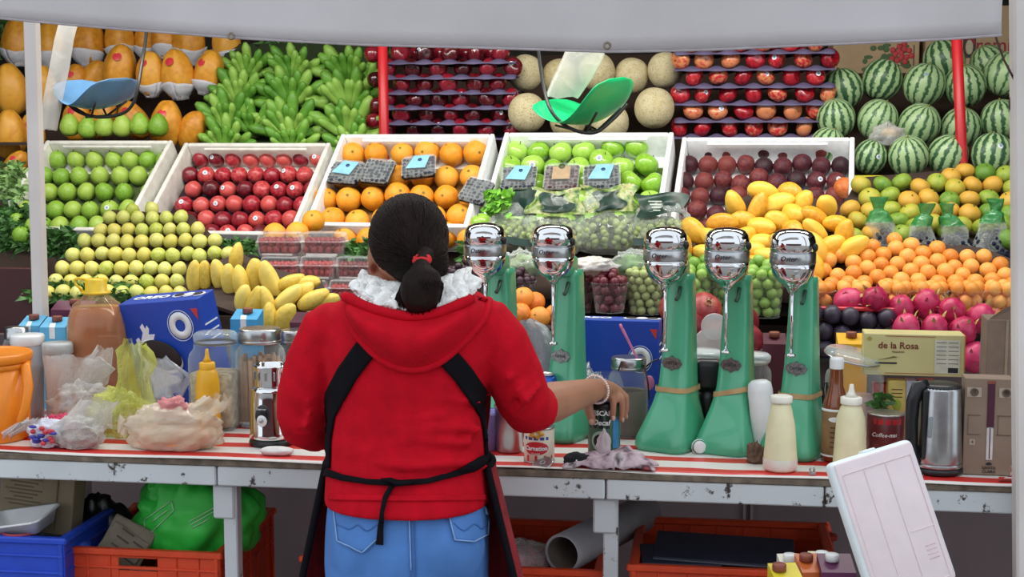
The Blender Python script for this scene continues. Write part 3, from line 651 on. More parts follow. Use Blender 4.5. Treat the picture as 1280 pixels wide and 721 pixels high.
tray_stack(486, 640, [66, 85, 104, 123, 142, 161], 5, 5.24, DA, 'dark_apple', 'glossy dark red apple on the {row} purple tray beside cantaloupes', 'dark red apples in trays', '{row} wavy purple tray in the stack of dark red apples', 'trays of dark apples')
tray_stack(850, 1036, [57, 77, 98, 119, 140, 160], 6, 5.24, RA, 'red_apple', 'bright red apple on the {row} purple tray beside watermelons', 'bright red apples in trays', '{row} wavy purple tray in the stack of bright red apples', 'trays of bright apples')
for px, py in ((466, 68), (470, 100), (472, 132), (468, 152)):
    fruit('dark_apple', DA[0], P(px, py, 5.3), .034, 'dark red apple squeezed behind the red pole beside bananas', 'apple', 'apples behind the red pole', None, None)
# --- papayas
pa_m = MF('papaya_skin', ['#c07a1e', '#d8922a', '#e6a63a'], .45, 3, .1, 60, rnd=.4, speck=('#8a8a30', 9, .70))
PAP = fmesh('papaya', pa_m, 1, 1.6, .04, .03, taper=-.13, lump=.05, seg=24, rings=18)
paper = M('newsprint', '#d6d6dc', .8, scale=50, var=.2, bump=.4, bscale=30)
pap_st = cap_mesh('sticker', stk_r, .28, 1.03, 12)
def paplab(px, py, wrap):
    tr = lambda y: 0 if y < 70 else 1 if y < 130 else 2
    k = sorted([x for x, y in PTALL if tr(y) == tr(py)], reverse=True).index(px)
    od = ['nearest', 'second', 'third', 'fourth', 'fifth', 'sixth', 'seventh', 'eighth', 'ninth', 'tenth'][k]
    return 'golden papaya %s, %s from the bananas in the %s row' % ('in newspaper wrap' if wrap else 'without wrap', 'first' if k == 0 else od, ('topmost', 'middle', 'lowest')[tr(py)])
def papaya(px, py, rx, Y, a=0, wrap=True, sticker=True, lean=-.1, k=1.0):
    r = rx*mpp(px, py, Y)*k; R = aim(Vector((math.sin(a), lean, math.cos(a))), random.uniform(0, 6))
    o = fruit('papaya', PAP, P(px, py, Y), r, paplab(px, py, wrap), 'papaya', 'papayas wrapped in paper' if wrap else 'bare papayas', R)
    if sticker:
        ld = R.inverted() @ Vector((random.uniform(-.3, .3), -1, .45)).normalized(); ld.z *= 1.0
        q = link('sticker', pap_st, o); q.rotation_euler = aim(ld).to_euler(); q.location = ld.normalized()*(.5*abs(ld.z))*0+Vector((0, 0, ld.z*.55))
    if wrap:
        mb = MB(); 
        def wf(u, v):
            ph = u*2*PI; z = -1.62+v*(1.05+.14*math.sin(ph*2+px)+.1*noise.noise(Vector((math.cos(ph)*2, math.sin(ph)*2, px))))
            t = math.acos(max(-1, min(1, max(z, -1.58)/1.6))); rad = max(.45, math.sin(t)*(1-.13*math.cos(t)))*1.07+.09*noise.noise(Vector((math.cos(ph)*2.5, math.sin(ph)*2.5, v*2+px)))+.06*v
            return (rad*math.cos(ph), rad*math.sin(ph), z)
        mb.sheet(wf, 28, 6); w = mb.obj('paper_wrap', paper, o); s_ = w.modifiers.new('s', 'SOLIDIFY'); s_.thickness = .02
PT1 = ((22, 52, 19, 5.72), (62, 56, 19, 5.72), (110, 52, 20, 5.72), (149, 48, 18, 5.74), (183, 50, 15, 5.78), (206, 48, 16, 5.74), (236, 50, 20, 5.74), (284, 53, 18, 5.76))
PT2 = ((150, 86, 20, 5.46, .25, False), (189, 92, 18, 5.44, .06, True), (222, 92, 20, 5.44, -.05, True), (261, 90, 18, 5.46, .3, True), (118, 100, 17, 5.54, .45, False), (92, 104, 16, 5.52, .4, False), (52, 108, 17, 5.48, .1, False), (13, 112, 21, 5.4, 0, False), (12, 168, 20, 5.22, .1, False), (40, 165, 15, 5.3, 0, False), (208, 156, 20, 5.22, .2, False), (240, 163, 17, 5.24, .45, False), (168, 150, 17, 5.34, -.5, False), (128, 148, 17, 5.34, .5, False), (96, 150, 17, 5.32, .2, False), (20, 207, 14, 5.1, .6, False))
PTALL = [(a[0], a[1]) for a in PT1+PT2]
for a in PT1: papaya(*a, 0, True, False, 0)
for a in PT2: papaya(*a, random.random() < .75, -.15)
slU = Slope(160, 60, 5.86, 190, 5.3); board(slU, -3.3, -1.5, -.12, .03); slV = Slope(700, 40, 5.95, 190, 5.42); board(slV, -1.5, .45, -.15, .03); board(Slope(1150, 60, 5.8, 210, 5.2), .45, 1.5, -.14, .03)
# --- bananas
ba_m = MF('green_banana_skin', ['#528a2a', '#6ca238', '#90ba50'], .45, 2, .05, rnd=.6)
def banana_mesh(c):
    mb = MB(); n = 11; pts = []; rad = []
    for i in range(n+1):
        t = i/n; a = (t-.5)*c; pts.append((math.sin(a)/c*1.0, 0, -(math.cos(a)-math.cos(c/2))/c)); rad.append(.148*min(1, (.30+2.6*t) if t < .3 else 1, .35+4*(1-t)))
    P0 = Vector(pts[0]); mb.tube([Vector(p)-P0 for p in pts], rad, 6); return mb.mesh('banana', ba_m)
BAN = [banana_mesh(.9), banana_mesh(1.15), banana_mesh(.7)]
crown_m = M('banana_crown', '#56702c', .7); crown = MB().ell((0, 0, 0), (.035, .022, .022), 12, 8).mesh('crown', crown_m)
def hand(px, py, Y, L, n, a0=172, a1=8, layers=2, tw=0):
    L *= 1.3; py += 7
    c = P(px, py, Y); t = thing('banana_hand', 'hand of green bananas in the %s tier %s' % ('topmost' if py < 95 else 'second' if py < 130 else 'third' if py < 165 else 'lowest', 'beside the papayas' if px < 330 else 'of the middle column' if px < 400 else 'beside the red pole'), 'bananas', c, group='hands of green bananas'); link('crown', crown, t)
    m = L*mpp(px, py, Y)
    for ly in range(layers):
        k = n-ly*1
        for i in range(k):
            an = math.radians(a0+(a1-a0)*(i+.5*(ly))/(n-1)+random.uniform(-7, 7)+tw); an = PI/2+(an-PI/2)*(1, .7, .55)[ly]
            o = link('banana', random.choice(BAN), t); l = m*random.uniform(.88, 1.1)*(1-.22*ly); o.scale = (l, l*1.05, l)
            d = Vector((math.cos(an), (-.18, -.5, -.75)[ly]+.12*random.random(), math.sin(an))).normalized()
            # x axis along d, curve (-z local) away from the viewer
            zc = Vector((0, -1, .25)); zc = (zc-d*zc.dot(d)).normalized(); yc_ = zc.cross(d)
            o.rotation_euler = Matrix((d, yc_, zc)).transposed().to_euler(); o.location = d*.012+Vector((0, (0, -.012, -.012)[ly], (0, -.012, -.012)[ly]))
for a in ((366, 88, 5.5, 32, 7), (364, 123, 5.4, 36, 8), (362, 160, 5.3, 36, 8), (366, 182, 5.18, 30, 7), (436, 92, 5.5, 34, 7), (437, 127, 5.4, 40, 8), (436, 162, 5.3, 38, 8), (442, 184, 5.18, 30, 7), (309, 88, 5.52, 30, 7), (298, 122, 5.42, 34, 8), (284, 152, 5.32, 34, 8, 190, 20), (282, 180, 5.2, 32, 7), (316, 160, 5.32, 32, 6, 150, 10), (452, 110, 5.48, 30, 5, 80, 0)): hand(*a)
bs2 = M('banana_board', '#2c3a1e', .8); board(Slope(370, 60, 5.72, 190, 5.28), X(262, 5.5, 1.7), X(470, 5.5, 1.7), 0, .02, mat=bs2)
# --- leafy greens
lf_m = M('leaf_green', '#4c7a3a', .55, var=.45, scale=20); lf2 = M('pale_leaf', '#7ea25c', .55, var=.4, scale=20)
def greens(x0, x1, y0, y1, Y0, Y1, n, ln, lab, mat=lf_m, wid=.28, droop=.5, grp='garnish greens', cat='greens', up=.6):
    """a clump of many narrow leaves"""
    c = P((x0+x1)/2, y1, (Y0+Y1)/2); mb = MB()
    for _ in range(n):
        u, v = random.random(), random.random(); p = P(x0+(x1-x0)*u, y0+(y1-y0)*v, Y1+(Y0-Y1)*v)-c
        l = ln*random.uniform(.6, 1.3); d = Vector((random.uniform(-1, 1), random.uniform(-1, .2), random.uniform(-.4, 1)*up+.1)).normalized(); s = d.cross(Vector((random.uniform(-.4, .4), -1, random.uniform(-.3, .6)))).normalized()*l*wid/2
        q = p+d*l*.55-Vector((0, 0, l*.05)); e = p+d*l-Vector((0, 0, droop*l*.5))
        mb.add([p-s*.3, p+s*.3, q+s, q-s, e], [(0, 1, 2, 3), (3, 2, 4)], False)
    o = mb.obj('leafy_greens', mat, None, c); o['kind'] = 'stuff'; return tag(o, lab, cat)
greens(0, 30, 205, 250, 4.6, 4.75, 260, .045, 'pale leafy herb clump beside the guava box above the blue tub', lf2)
greens(-5, 45, 262, 312, 4.44, 4.55, 500, .05, 'drooping dark greens under the guava box')
greens(58, 95, 290, 318, 4.42, 4.5, 350, .045, 'green garnish sprigs between the guava box and yellow guavas')
greens(35, 175, 352, 374, 4.08, 4.16, 700, .04, 'thin feathery greens lining the front of the yellow guavas')
greens(265, 320, 302, 316, 4.42, 4.48, 250, .035, 'green sprigs under the nectarine box')
greens(430, 475, 304, 322, 4.34, 4.42, 250, .04, 'green sprigs beside the strawberry packs under the oranges')
greens(580, 620, 305, 330, 4.34, 4.42, 300, .04, 'green sprigs below the loose green apples')
greens(325, 475, 54, 105, 5.66, 5.8, 900, .07, 'dark feathery leaves behind the green bananas')
greens(-10, 12, 22, 75, 5.8, 5.86, 120, .06, 'dark leaves at the papaya stack end')
# ================================================================== PACKS, CUPS, BAGS, SCALES
clear = MFILM('clear_plastic', '#eef2f4', .07, .55, .08)
clear2 = MFILM('clear_cup_plastic', '#dfe5e4', .03, .4, .1)
cloud = MFILM('cloudy_bag', '#e2e2e0', .26, .8, .22, .8, 22)
bagf = MFILM('clear_bag', '#e6ece6', .14, .7, .1, .9, 26)
def berries(n, box, r, seed, mb=None, seg=7, rg=5):
    rnd = random.Random(seed); mb = mb or MB()
    for _ in range(n):
        mb.ell((rnd.uniform(-1, 1)*box[0], rnd.uniform(-1, 1)*box[1], box[2]+rnd.uniform(0, 1)*box[3]), (r*rnd.uniform(.9, 1.1),)*3, seg, rg)
    return mb
def blob(mb, n, R, r, rnd, z0=0, dome=1.0, seg=8, rg=6):
    """grapes packed on the outside of a squat shape"""
    ga = PI*(3-5**.5)
    for i in range(n):
        t = (i+.5)/n; zz = 1-1.75*t; rr = math.sqrt(max(0, 1-zz*zz)); a = ga*i+rnd.random()*.3
        mb.ell((R[0]*rr*math.cos(a), R[1]*rr*math.sin(a), z0+R[2]*zz*dome), (r*rnd.uniform(.85, 1.1),)*3, seg, rg)
    return mb
bb_m = M('blueberry', '#1c2032', .8, var=.3, scale=40, spec=.2); lb_m = M('label_blue', '#8fc8e4', .35, var=.1); lb2 = M('label_tan', '#b39a7c', .4); lb_d = M('label_navy', '#2c4a7a', .4)
rasp = M('raspberry_dark', '#4a1f2a', .8, var=.3, spec=.2)
def clamshell(pos, R, w, h, kind, lab, grp):
    t = thing('berry_pack', lab, 'fruit pack', pos, R.to_euler(), grp); d = .034
    mb = MB(); rings = []
    for z, k in ((0, .86), (.02, .93), (.021, 1.0), (.024, 1.0)): rings.append([(sx*w/2*k, sy*h/2*k, z) for sx, sy in ((-1, -.8), (-.8, -1), (.8, -1), (1, -.8), (1, .8), (.8, 1), (-.8, 1), (-1, .8))])
    mb.loft(rings[:], True, False).obj('base', clear2, t)
    mb = MB(); rings = [[(sx*w/2*k, sy*h/2*k, z) for sx, sy in ((-1, -.8), (-.8, -1), (.8, -1), (1, -.8), (1, .8), (.8, 1), (-.8, 1), (-1, .8))] for z, k in ((.025, 1.0), (.027, .95), (d, .9), (d+.001, .85))]
    mb.loft(rings, True, False).obj('lid', clear2, t)
    rnd = random.Random(int(w*1e5)+int(pos.x*1e4)); mb = MB(); r = .0075
    for i in range(int(w*.84/(2*r))+1):
        for j in range(int(h*.84/(2*r))+1):
            mb.ell((-w*.42+i*2*r+rnd.uniform(-.003, .003), -h*.42+j*2*r+rnd.uniform(-.003, .003), .0205+rnd.uniform(-.003, .003)), (r, r, r*.95), 8, 6)
    mb.box((0, 0, .013), (w*.9, h*.9, .016))
    o = mb.obj('berries', bb_m if kind != 2 else rasp, t); o['kind'] = 'stuff'
    if kind == 1 or kind == 3:
        MB().prism([(-w*.36, -h*.16), (w*.2, -h*.22), (w*.34, h*.36), (-w*.12, h*.4)], .0006, Matrix.Translation((0, 0, d+.002)) @ Matrix.Rotation(-PI/2, 4, 'X')@Matrix.Scale(1, 4)).obj('label', lb_m, t)
        MB().lathe([(.0075, 0), (.0075, .0006)], 14, (w*.05, h*.18, d+.0026)).obj('label_emblem', lb_d, t)
    if kind == 2:
        MB().box((0, h*.05, d+.002), (w*.5, h*.5, .0006)).obj('label', lb2, t)
        MB().lathe([(.012, 0), (.012, .0006)], 16, (0, h*.3, d+.0026)).obj('label_emblem', M('emblem_olive', '#55603a', .5), t)
def onbox(bx, px, py, w, h, off, rz, kind, lab, grp='berry packs on the fruit'):
    d = ray(px, py); o = bx.o+bx.n*off; p = cC+d*((o-cC).dot(bx.n)/d.dot(bx.n))
    clamshell(p, (bx.R @ Matrix.Rotation(rz, 4, 'Z') @ Matrix.Rotation(.12, 4, 'X')).to_3x3(), w, h, kind, lab, grp)
onbox(boxC, 434, 220, .125, .105, -.006, -.1, 1, 'clear blueberry pack with blue label at left edge of oranges')
onbox(boxC, 474, 219, .11, .11, -.006, -.12, 0, 'clear blueberry pack with no label on the oranges')
onbox(boxC, 525, 213, .125, .10, -.006, .18, 1, 'clear blueberry pack with blue label amid the oranges')
onbox(boxC, 597, 243, .10, .11, -.004, -.3, 0, 'small dark blueberry pack on the corner of the orange box')
onbox(boxD, 650, 227, .125, .11, -.008, .05, 1, 'clear blueberry pack with blue label by the lettuce on green apples')
onbox(boxD, 703, 226, .125, .12, -.008, .05, 2, 'clear raspberry pack with tan label on green apples')
onbox(boxD, 753, 226, .13, .115, -.008, .12, 1, 'clear blueberry pack with blue label at right on green apples')
# strawberry packs
st_m = MF('strawberry', ['#5a1216', '#8c1c20', '#b8302c'], .5, 3, .4, 200); 
def strawpack(px0, px1, yt, yb, Y, lab):
    a, b = P(px0, yb, Y), P(px1, yt, Y); w = b.x-a.x; h = b.z-a.z; dp = .10
    t = thing('strawberry_pack', lab, 'fruit pack', ((a.x+b.x)/2, Y+.05, a.z), (0, 0, random.uniform(-.04, .04)), 'clear strawberry packs')
    def ring(z, k): return [(sx*w/2*k, sy*dp/2*k, z) for sx, sy in ((-1, -.75), (-.85, -1), (.85, -1), (1, -.75), (1, .75), (.85, 1), (-.85, 1), (-1, .75))]
    MB().loft([ring(0, .8), ring(h*.05, .86), ring(h*.55, .95), ring(h*.56, 1.0), ring(h*.6, 1.0)], True, False).obj('base', clear, t)
    MB().loft([ring(h*.61, 1.0), ring(h*.64, .95), ring(h*.95, .88), ring(h*.99, .8)], True, False).obj('lid', clear, t)
    for k in range(6): MB().box((-w*.25+k*w*.1, -dp*.46, h*.8), (.0012, .003, h*.26)).obj('lid_rib', clear2, t)
    mb = MB(); rnd = random.Random(px0)
    for i in range(5):
        for j in range(3):
            for k in range(2): mb.ell((-w*.34+i*w*.17+rnd.uniform(-.004, .004), -dp*.3+j*dp*.3, h*(.28+.3*k)), (w*.085, dp*.14, h*.2), 8, 6)
    o = mb.obj('strawberries', st_m, t); o['kind'] = 'stuff'
    MB().box((0, -dp*.39, h*.1), (w*.7, .004, .006)).obj('absorbent_pad', M('pad_white', '#dcd6d0', .8), t)
sy = [(318, 372, 291, 321, 4.30), (373, 428, 291, 321, 4.30), (322, 370, 322, 348, 4.26), (372, 416, 321, 350, 4.24), (417, 463, 322, 350, 4.26), (408, 456, 351, 376, 4.22), (458, 500, 351, 376, 4.22), (362, 407, 351, 376, 4.22)]
sl_ = ['clear strawberry pack topmost beside the nectarines', 'clear strawberry pack topmost under the oranges', 'clear strawberry pack below the topmost by the pale mangoes', 'clear strawberry pack in the middle of the stack', 'clear strawberry pack next to the woman', 'clear strawberry pack at the stack bottom beside the mangoes', 'clear strawberry pack at the stack bottom behind the shoulder', 'clear strawberry pack at stack bottom behind a pale mango']
for a, l in zip(sy, sl_): strawpack(*a, l)
q0 = P(410, 377, 4.2)
sp(MB().box((q0.x, 4.30, q0.z-.012), (.40, .2, .02)), 'ledge', wood_d)
# cups
def cup(px, yr, yb, wpx, Y, mat, r, lab, grp, n=34, tint=None, heap=.5, top=True, cat='cup of fruit'):
    s = mpp(px, yr, Y); R = wpx*s/2; a = P(px, yb, Y); z0 = a.z; h = P(px, yr, Y).z-z0
    t = thing('fruit_cup', lab, cat, (a.x, Y, z0), (0, 0, 0), grp)
    k = .78
    MB().lathe([(R*k*.9, .002), (R*k, 0), (R*k, .004), (R, h), (R*1.04, h+.001), (R*1.04, h+.004), (R*.98, h+.003)], 28, cap=False).obj('cup', tint or clear2, t)
    rnd = random.Random(int(px)); mb = MB(); ly = max(2, int(h/(1.7*r)))
    for l in range(ly+1):
        z = r+l*(h-r*.5)/ly; Rl = R*(k+(1-k)*z/h)-r*1.05; c = max(5, int(2*PI*Rl/(2.05*r)))
        for i in range(c):
            an = 2*PI*(i+.5*(l % 2))/c+rnd.uniform(-.1, .1); mb.ell((Rl*math.cos(an), Rl*math.sin(an), z), (r, r, r*rnd.uniform(.95, 1.1)), 10, 7)
    if top: blob(mb, 16, (R*.6, R*.6, R*heap), r, rnd, h)
    o = mb.obj('fruit_filling', mat, t); o['kind'] = 'stuff'; return t
rg = MF('red_grape', ['#5a1a28', '#7a2432', '#963240'], .35, 3, 0, rnd=.3); dg = MF('dark_grape', ['#2c1a26', '#3e2430', '#52303a'], .4, 3, 0); grg = MF('green_grape', ['#8ba052', '#a4b46a', '#b6c080'], .35, 3, 0, rnd=.3)
G1 = 'clear cups in the row behind the drink mixers'
cup(591, 341, 372, 68, 4.16, dg, .0125, 'clear bowl of dark grapes behind the woman', G1, heap=.5)
cup(648, 352, 392, 44, 4.14, dg, .013, 'clear cup of dark grapes between the first two mixers', G1, heap=.7)
cup(722, 352, 390, 42, 4.12, rg, .0145, 'clear cup of red grapes hidden partly by second mixer', G1, heap=.4)
cup(762, 354, 390, 46, 4.06, rg, .0145, 'clear cup of red grapes with heaped top behind the cookie box', G1, heap=.6)
cup(806, 343, 392, 50, 4.12, grg, .013, 'clear cup of green grapes behind the third mixer', G1, heap=.4)
li_m = MF('lime_skin', ['#5d8e30', '#76a23c', '#8fb450'], .4, 3, .15, 200, rnd=.6)
LI = [fmesh('lime', li_m, 1, 1.08, .03, .04, lump=.01)]
for (px, l) in ((866, 'third and fourth mixers'), (912, 'fourth mixer'), (955, 'fourth and fifth mixers')): cup(px, 345, 396, 50, 4.10, li_m, .0165, 'clear cup of limes behind the '+l, G1, heap=.1, top=False)
pix = [(838, 320), (857, 322), (847, 331), (868, 329), (862, 338), (882, 326), (880, 337), (895, 331), (906, 328), (920, 327), (934, 330), (948, 326), (940, 338), (926, 338), (910, 339), (952, 338), (895, 341), (960, 332), (842, 342)]
slI = Slope(890, 318, 4.22, 345, 4.10)
lay('lime', LI, pix, lambda a, b, r: slI.hit(a, b, r), .0195, 'small green lime heaped above the clear lime cups', 'lime', 'limes above the cups', upright(1), None, 0, 30)
# apricot cups
for i, px in enumerate((1020, 1065, 1116, 1161, 1206, 1251)):
    cup(px, 364, 400, 46, 4.1, ap_m, .0205, ORD[5-i].replace('topmost', 'first')+' clear cup of apricots counted from the corner post', 'clear cups of apricots', heap=.1, top=False)
# white plastic bag of flat bread on the grape cups
t = thing('wrapped_pack', 'white plastic wrapped pack lying on the red grape cups', 'plastic bag', P(742, 338, 4.08), (0, 0, .1))
crumple(30, 16, (.075, .05, .026), 5, .3, 2.4, .6).obj('film', MFILM('white_film', '#eceae6', .55, .9, .2, .7, 30), t)
MB().ell((-.02, 0, .018), (.045, .035, .012), 16, 8).obj('contents', M('bread_tan', '#c9a98a', .8), t)
t = thing('greens_bag', 'clear bag of leafy greens behind the third mixer', 'plastic bag', P(795, 345, 4.16), (0, 0, 0))
crumple(30, 18, (.085, .05, .05), 9, .25, 2.2, .6).obj('film', bagf, t); crumple(24, 14, (.075, .04, .04), 3, .4, 3, .6).obj('leaves', M('leaf_bag_green', '#6f9a4e', .6, var=.5, scale=30), t)
t = thing('greens_bag', 'clear bag of pale leaves between the first two mixers', 'plastic bag', P(655, 345, 4.22), (0, 0, 0))
crumple(30, 18, (.07, .05, .05), 19, .25, 2.2, .6).obj('film', bagf, t); crumple(24, 14, (.06, .04, .04), 13, .4, 3, .6).obj('leaves', M('leaf_bag_pale', '#93a878', .6, var=.5, scale=30), t)
# loose tangerines behind the mixers
tg_m = MF('tangerine_skin', ['#d8701c', '#e8882c', '#f09a3c'], .42, 3, .3, 260)
TG = [fmesh('tangerine', tg_m, 1.04, .92, .06, .06, lump=.012)]
for px, py, Y in ((654, 372, 3.98), (650, 392, 3.92), (674, 397, 3.92), (694, 394, 3.96), (640, 398, 3.98), (668, 378, 4.0)): fruit('tangerine', TG[0], P(px, py, Y), .031, 'bright orange tangerine behind the first two mixers', 'tangerine', 'tangerines behind mixers', tilt_cam(.5)(), nav)
q = P(665, 408, 3.95); t = thing('wooden_tray', 'low wooden tray under the tangerines behind the mixers', 'tray', (q.x, 3.97, q.z-.02))
MB().box((0, 0, .005), (.22, .2, .01), .002).obj('base', wood_d, t)
for sx in (-1, 1): MB().box((sx*.106, 0, .02), (.008, .2, .03), .002).obj('side', wood_d, t)
# pomegranates
po_m = MF('pomegranate_skin', ['#5e1420', '#7c1f2a', '#9a3438', '#b0584c'], .42, 2, .15, 60, rnd=.4)
POM = fmesh('pomegranate', po_m, 1, .94, .03, .02, lump=.02, seg=24, rings=16)
mb = MB()
for k in range(6):
    a = k*PI/3; mb.add([(math.cos(a-.4)*.17, math.sin(a-.4)*.17, .9), (math.cos(a+.4)*.17, math.sin(a+.4)*.17, .9), (math.cos(a)*.27, math.sin(a)*.27, 1.28)], [(0, 1, 2)], False)
mb.lathe([(.17, .88), (.19, 1.0), (.15, .98)], 12, cap=False)
pcr = mb.mesh('calyx', M('calyx_tan', '#b49a6a', .8))
for px, py, Y, v in ((880, 388, 3.94, (.2, -.6, .4)), (860, 412, 3.86, (.5, -1, -.3)), (893, 424, 3.84, (-.6, -.9, .1)), (925, 400, 3.92, (.4, .2, 1)), (930, 425, 3.84, (0, .3, 1)), (846, 385, 3.98, (-.3, 0, 1))):
    fruit('pomegranate', POM, P(px, py, Y), .052, 'deep red pomegranate behind the green mixers', 'pomegranate', 'pomegranates behind the mixers', aim(Vector(v)), pcr)
# dragon fruit
dr_m = MF('dragon_fruit_skin', ['#8e1238', '#b01c4c', '#c83a66'], .4, 2, .1, 60, rnd=.4); drs = M('dragon_scale', '#c0566a', .5, var=.3, scale=20); drt = M('dragon_tip', '#b8a860', .6, var=.3)
DRG = fmesh('dragon_fruit', dr_m, 1, 1.22, .03, .02, lump=.04, seg=20, rings=14)
def scale_mesh(name, mat, tip):
    mb = MB(); mb.add([(-.16, 0, 0), (.16, 0, 0), (.1, .10, .28), (-.1, .10, .28), (0, .26, .5)], [(0, 1, 2, 3), (3, 2, 4)], False); return mb.mesh(name, mat)
SCL = scale_mesh('skin_scale', drs, 0); SCT = scale_mesh('tip_scale', drt, 0)
DR = [(1066, 376, 4.02, (.9, -.3, .2)), (1098, 377, 4.0, (-.5, -.8, .4)), (1127, 384, 4.0, (.2, -.2, 1)), (1157, 383, 4.0, (.1, -.3, 1)), (1188, 389, 3.98, (-.5, -.4, .6)), (1218, 398, 3.96, (.3, -.5, .8)), (1138, 411, 3.93, (0, -.3, 1)), (1168, 412, 3.93, (.1, -.3, 1)), (1202, 417, 3.92, (.1, -.3, 1)), (1216, 442, 3.9, (.2, -.3, 1))]
dp_ = relax([P(a, b, c) for a, b, c, v in DR], [.038]*len(DR), 20)
for (px, py, Y, v), p in zip(DR, dp_):
    o = fruit('dragon_fruit', DRG, p, .037, 'magenta dragon fruit in the %s row before the apricot cups' % ('upper' if py < 400 else 'lower'), 'dragon fruit', 'dragon fruit pile', aim(Vector(v), random.random()*6))
    for k in range(13):
        z = -.9+1.9*k/12; a = k*2.4; rr = math.sqrt(max(.02, 1-(z/1.22)**2)); s = link('skin_scale', SCL if k < 10 else SCT, o)
        s.location = (rr*math.cos(a)*.97, rr*math.sin(a)*.97, z); s.rotation_euler = (0, 0, a-PI/2)
# red rimmed crate of black plums
rt_m = M('red_tray_plastic', '#c62630', .4)
a, b = P(1005, 384, 4.0), P(1122, 389, 4.0); zb = P(1060, 450, 4.0).z
t = thing('plum_crate', 'black crate with a red rim holding black plums', 'crate', ((a.x+b.x)/2, 4.0, zb)); w = b.x-a.x; h = a.z-zb
MB().box((0, -.02, h), (w, .02, .012), .003).obj('red_rim', rt_m, t)
MB().box((w/2, .0, h-.06), (.014, .05, .13), .003).obj('red_rim', rt_m, t)
MB().box((w/2-.03, -.005, h-.045), (.05, .006, .05), .002, Matrix.Rotation(0, 4, 'Z')).obj('white_flap', M('flap_white', '#b8b0aa', .7), t)
MB().box((0, .05, h-.01), (w, .12, .006)).obj('top_sheet', M('tray_black', '#17161a', .6), t); MB().box((0, .1, h/2), (w, .01, h), .002).obj('back_wall', M('tray_black', '#17161a'), t)
MB().box((0, .03, .006), (w, .16, .012)).obj('bottom', M('tray_black', '#17161a'), t)
bp_m = MF('black_plum_skin', ['#1c1620', '#2a2030', '#383040'], .45, 3, .05, 100); BPL = fmesh('black_plum', bp_m, 1, 1.05, .06, .03, crease=.05, seg=16, rings=12)
pix = [(1022, 398), (1040, 402), (1060, 400), (1080, 404), (1018, 418), (1034, 416), (1054, 420), (1028, 432), (1046, 434), (1018, 440), (1066, 418), (1010, 408), (1092, 412), (1100, 402)]
pts = relax([P(x, y, 3.97) for x, y in pix], [.0265]*len(pix), 20)
for p in pts: fruit('black_plum', BPL, p, .0262, 'black plum in the red rimmed crate', 'plum', 'black plums in the red rimmed crate')
# blueberry bags with green tops
gtop = MFILM('green_bag_top', '#2f8a44', .75, .95, .2, .8, 30)
for i, (px, wd, xt, yt) in enumerate(((1098, 54, 1100, 246), (1149, 50, 1152, 254), (1192, 50, 1186, 254), (1240, 54, 1238, 248))):
    Y = 4.40; b = P(px, 325, Y); s = mpp(px, 300, Y); H = (325-yt)*s; R = wd*s/2; lean = (xt-px)*s
    t = thing('berry_bag', ORD[3-i].replace('topmost', 'first')+' green-topped blueberry bag counted from the corner post', 'plastic bag', b, (0, 0, 0), 'bags of blueberries with green tops')
    def bf(z0, z1, seed, t=t, R=R, H=H, lean=lean):
        rings = []
        for k in range(13):
            f = z0+(z1-z0)*k/12; rad = R*(1-.78*max(0, f-.12)**.8)*(.85+.15*min(1, f*8)) if f < .78 else R*(.24+.16*(f-.78)/.22)
            rings.append([((rad*(1+.38*noise.noise(Vector((math.cos(2*PI*j/18)*1.5, math.sin(2*PI*j/18)*1.5, f*4+seed)))))*math.cos(2*PI*j/18)+lean*f+.012*math.sin(f*5+seed)*f, rad*.75*(1+.4*noise.noise(Vector((math.cos(2*PI*j/18)*2, math.sin(2*PI*j/18)*2, f*5+seed))))*math.sin(2*PI*j/18), H*f) for j in range(18)])
        return MB().loft(rings, False)
    bf(0, .62, i*3.3).obj('bag_film', bagf, t); bf(.6, 1.0, i*3.3).obj('green_top', gtop, t)
    rnd = random.Random(i); o = blob(MB(), 70, (R*.8, R*.55, H*.26), .0085, rnd, H*.2).obj('blueberries', bb_m, t); o['kind'] = 'stuff'
# blueberry tray at far right under the bags
t = thing('blueberry_tray', 'dark punnet of blueberries behind the apricots by the corner post', 'fruit pack', P(1262, 338, 4.38))
MB().box((0, 0, .02), (.14, .1, .04), .004).obj('punnet', M('tray_black', '#17161a'), t); o = berries(120, (.065, .045, .04, .012), .0085, 3).obj('blueberries', bb_m, t); o['kind'] = 'stuff'
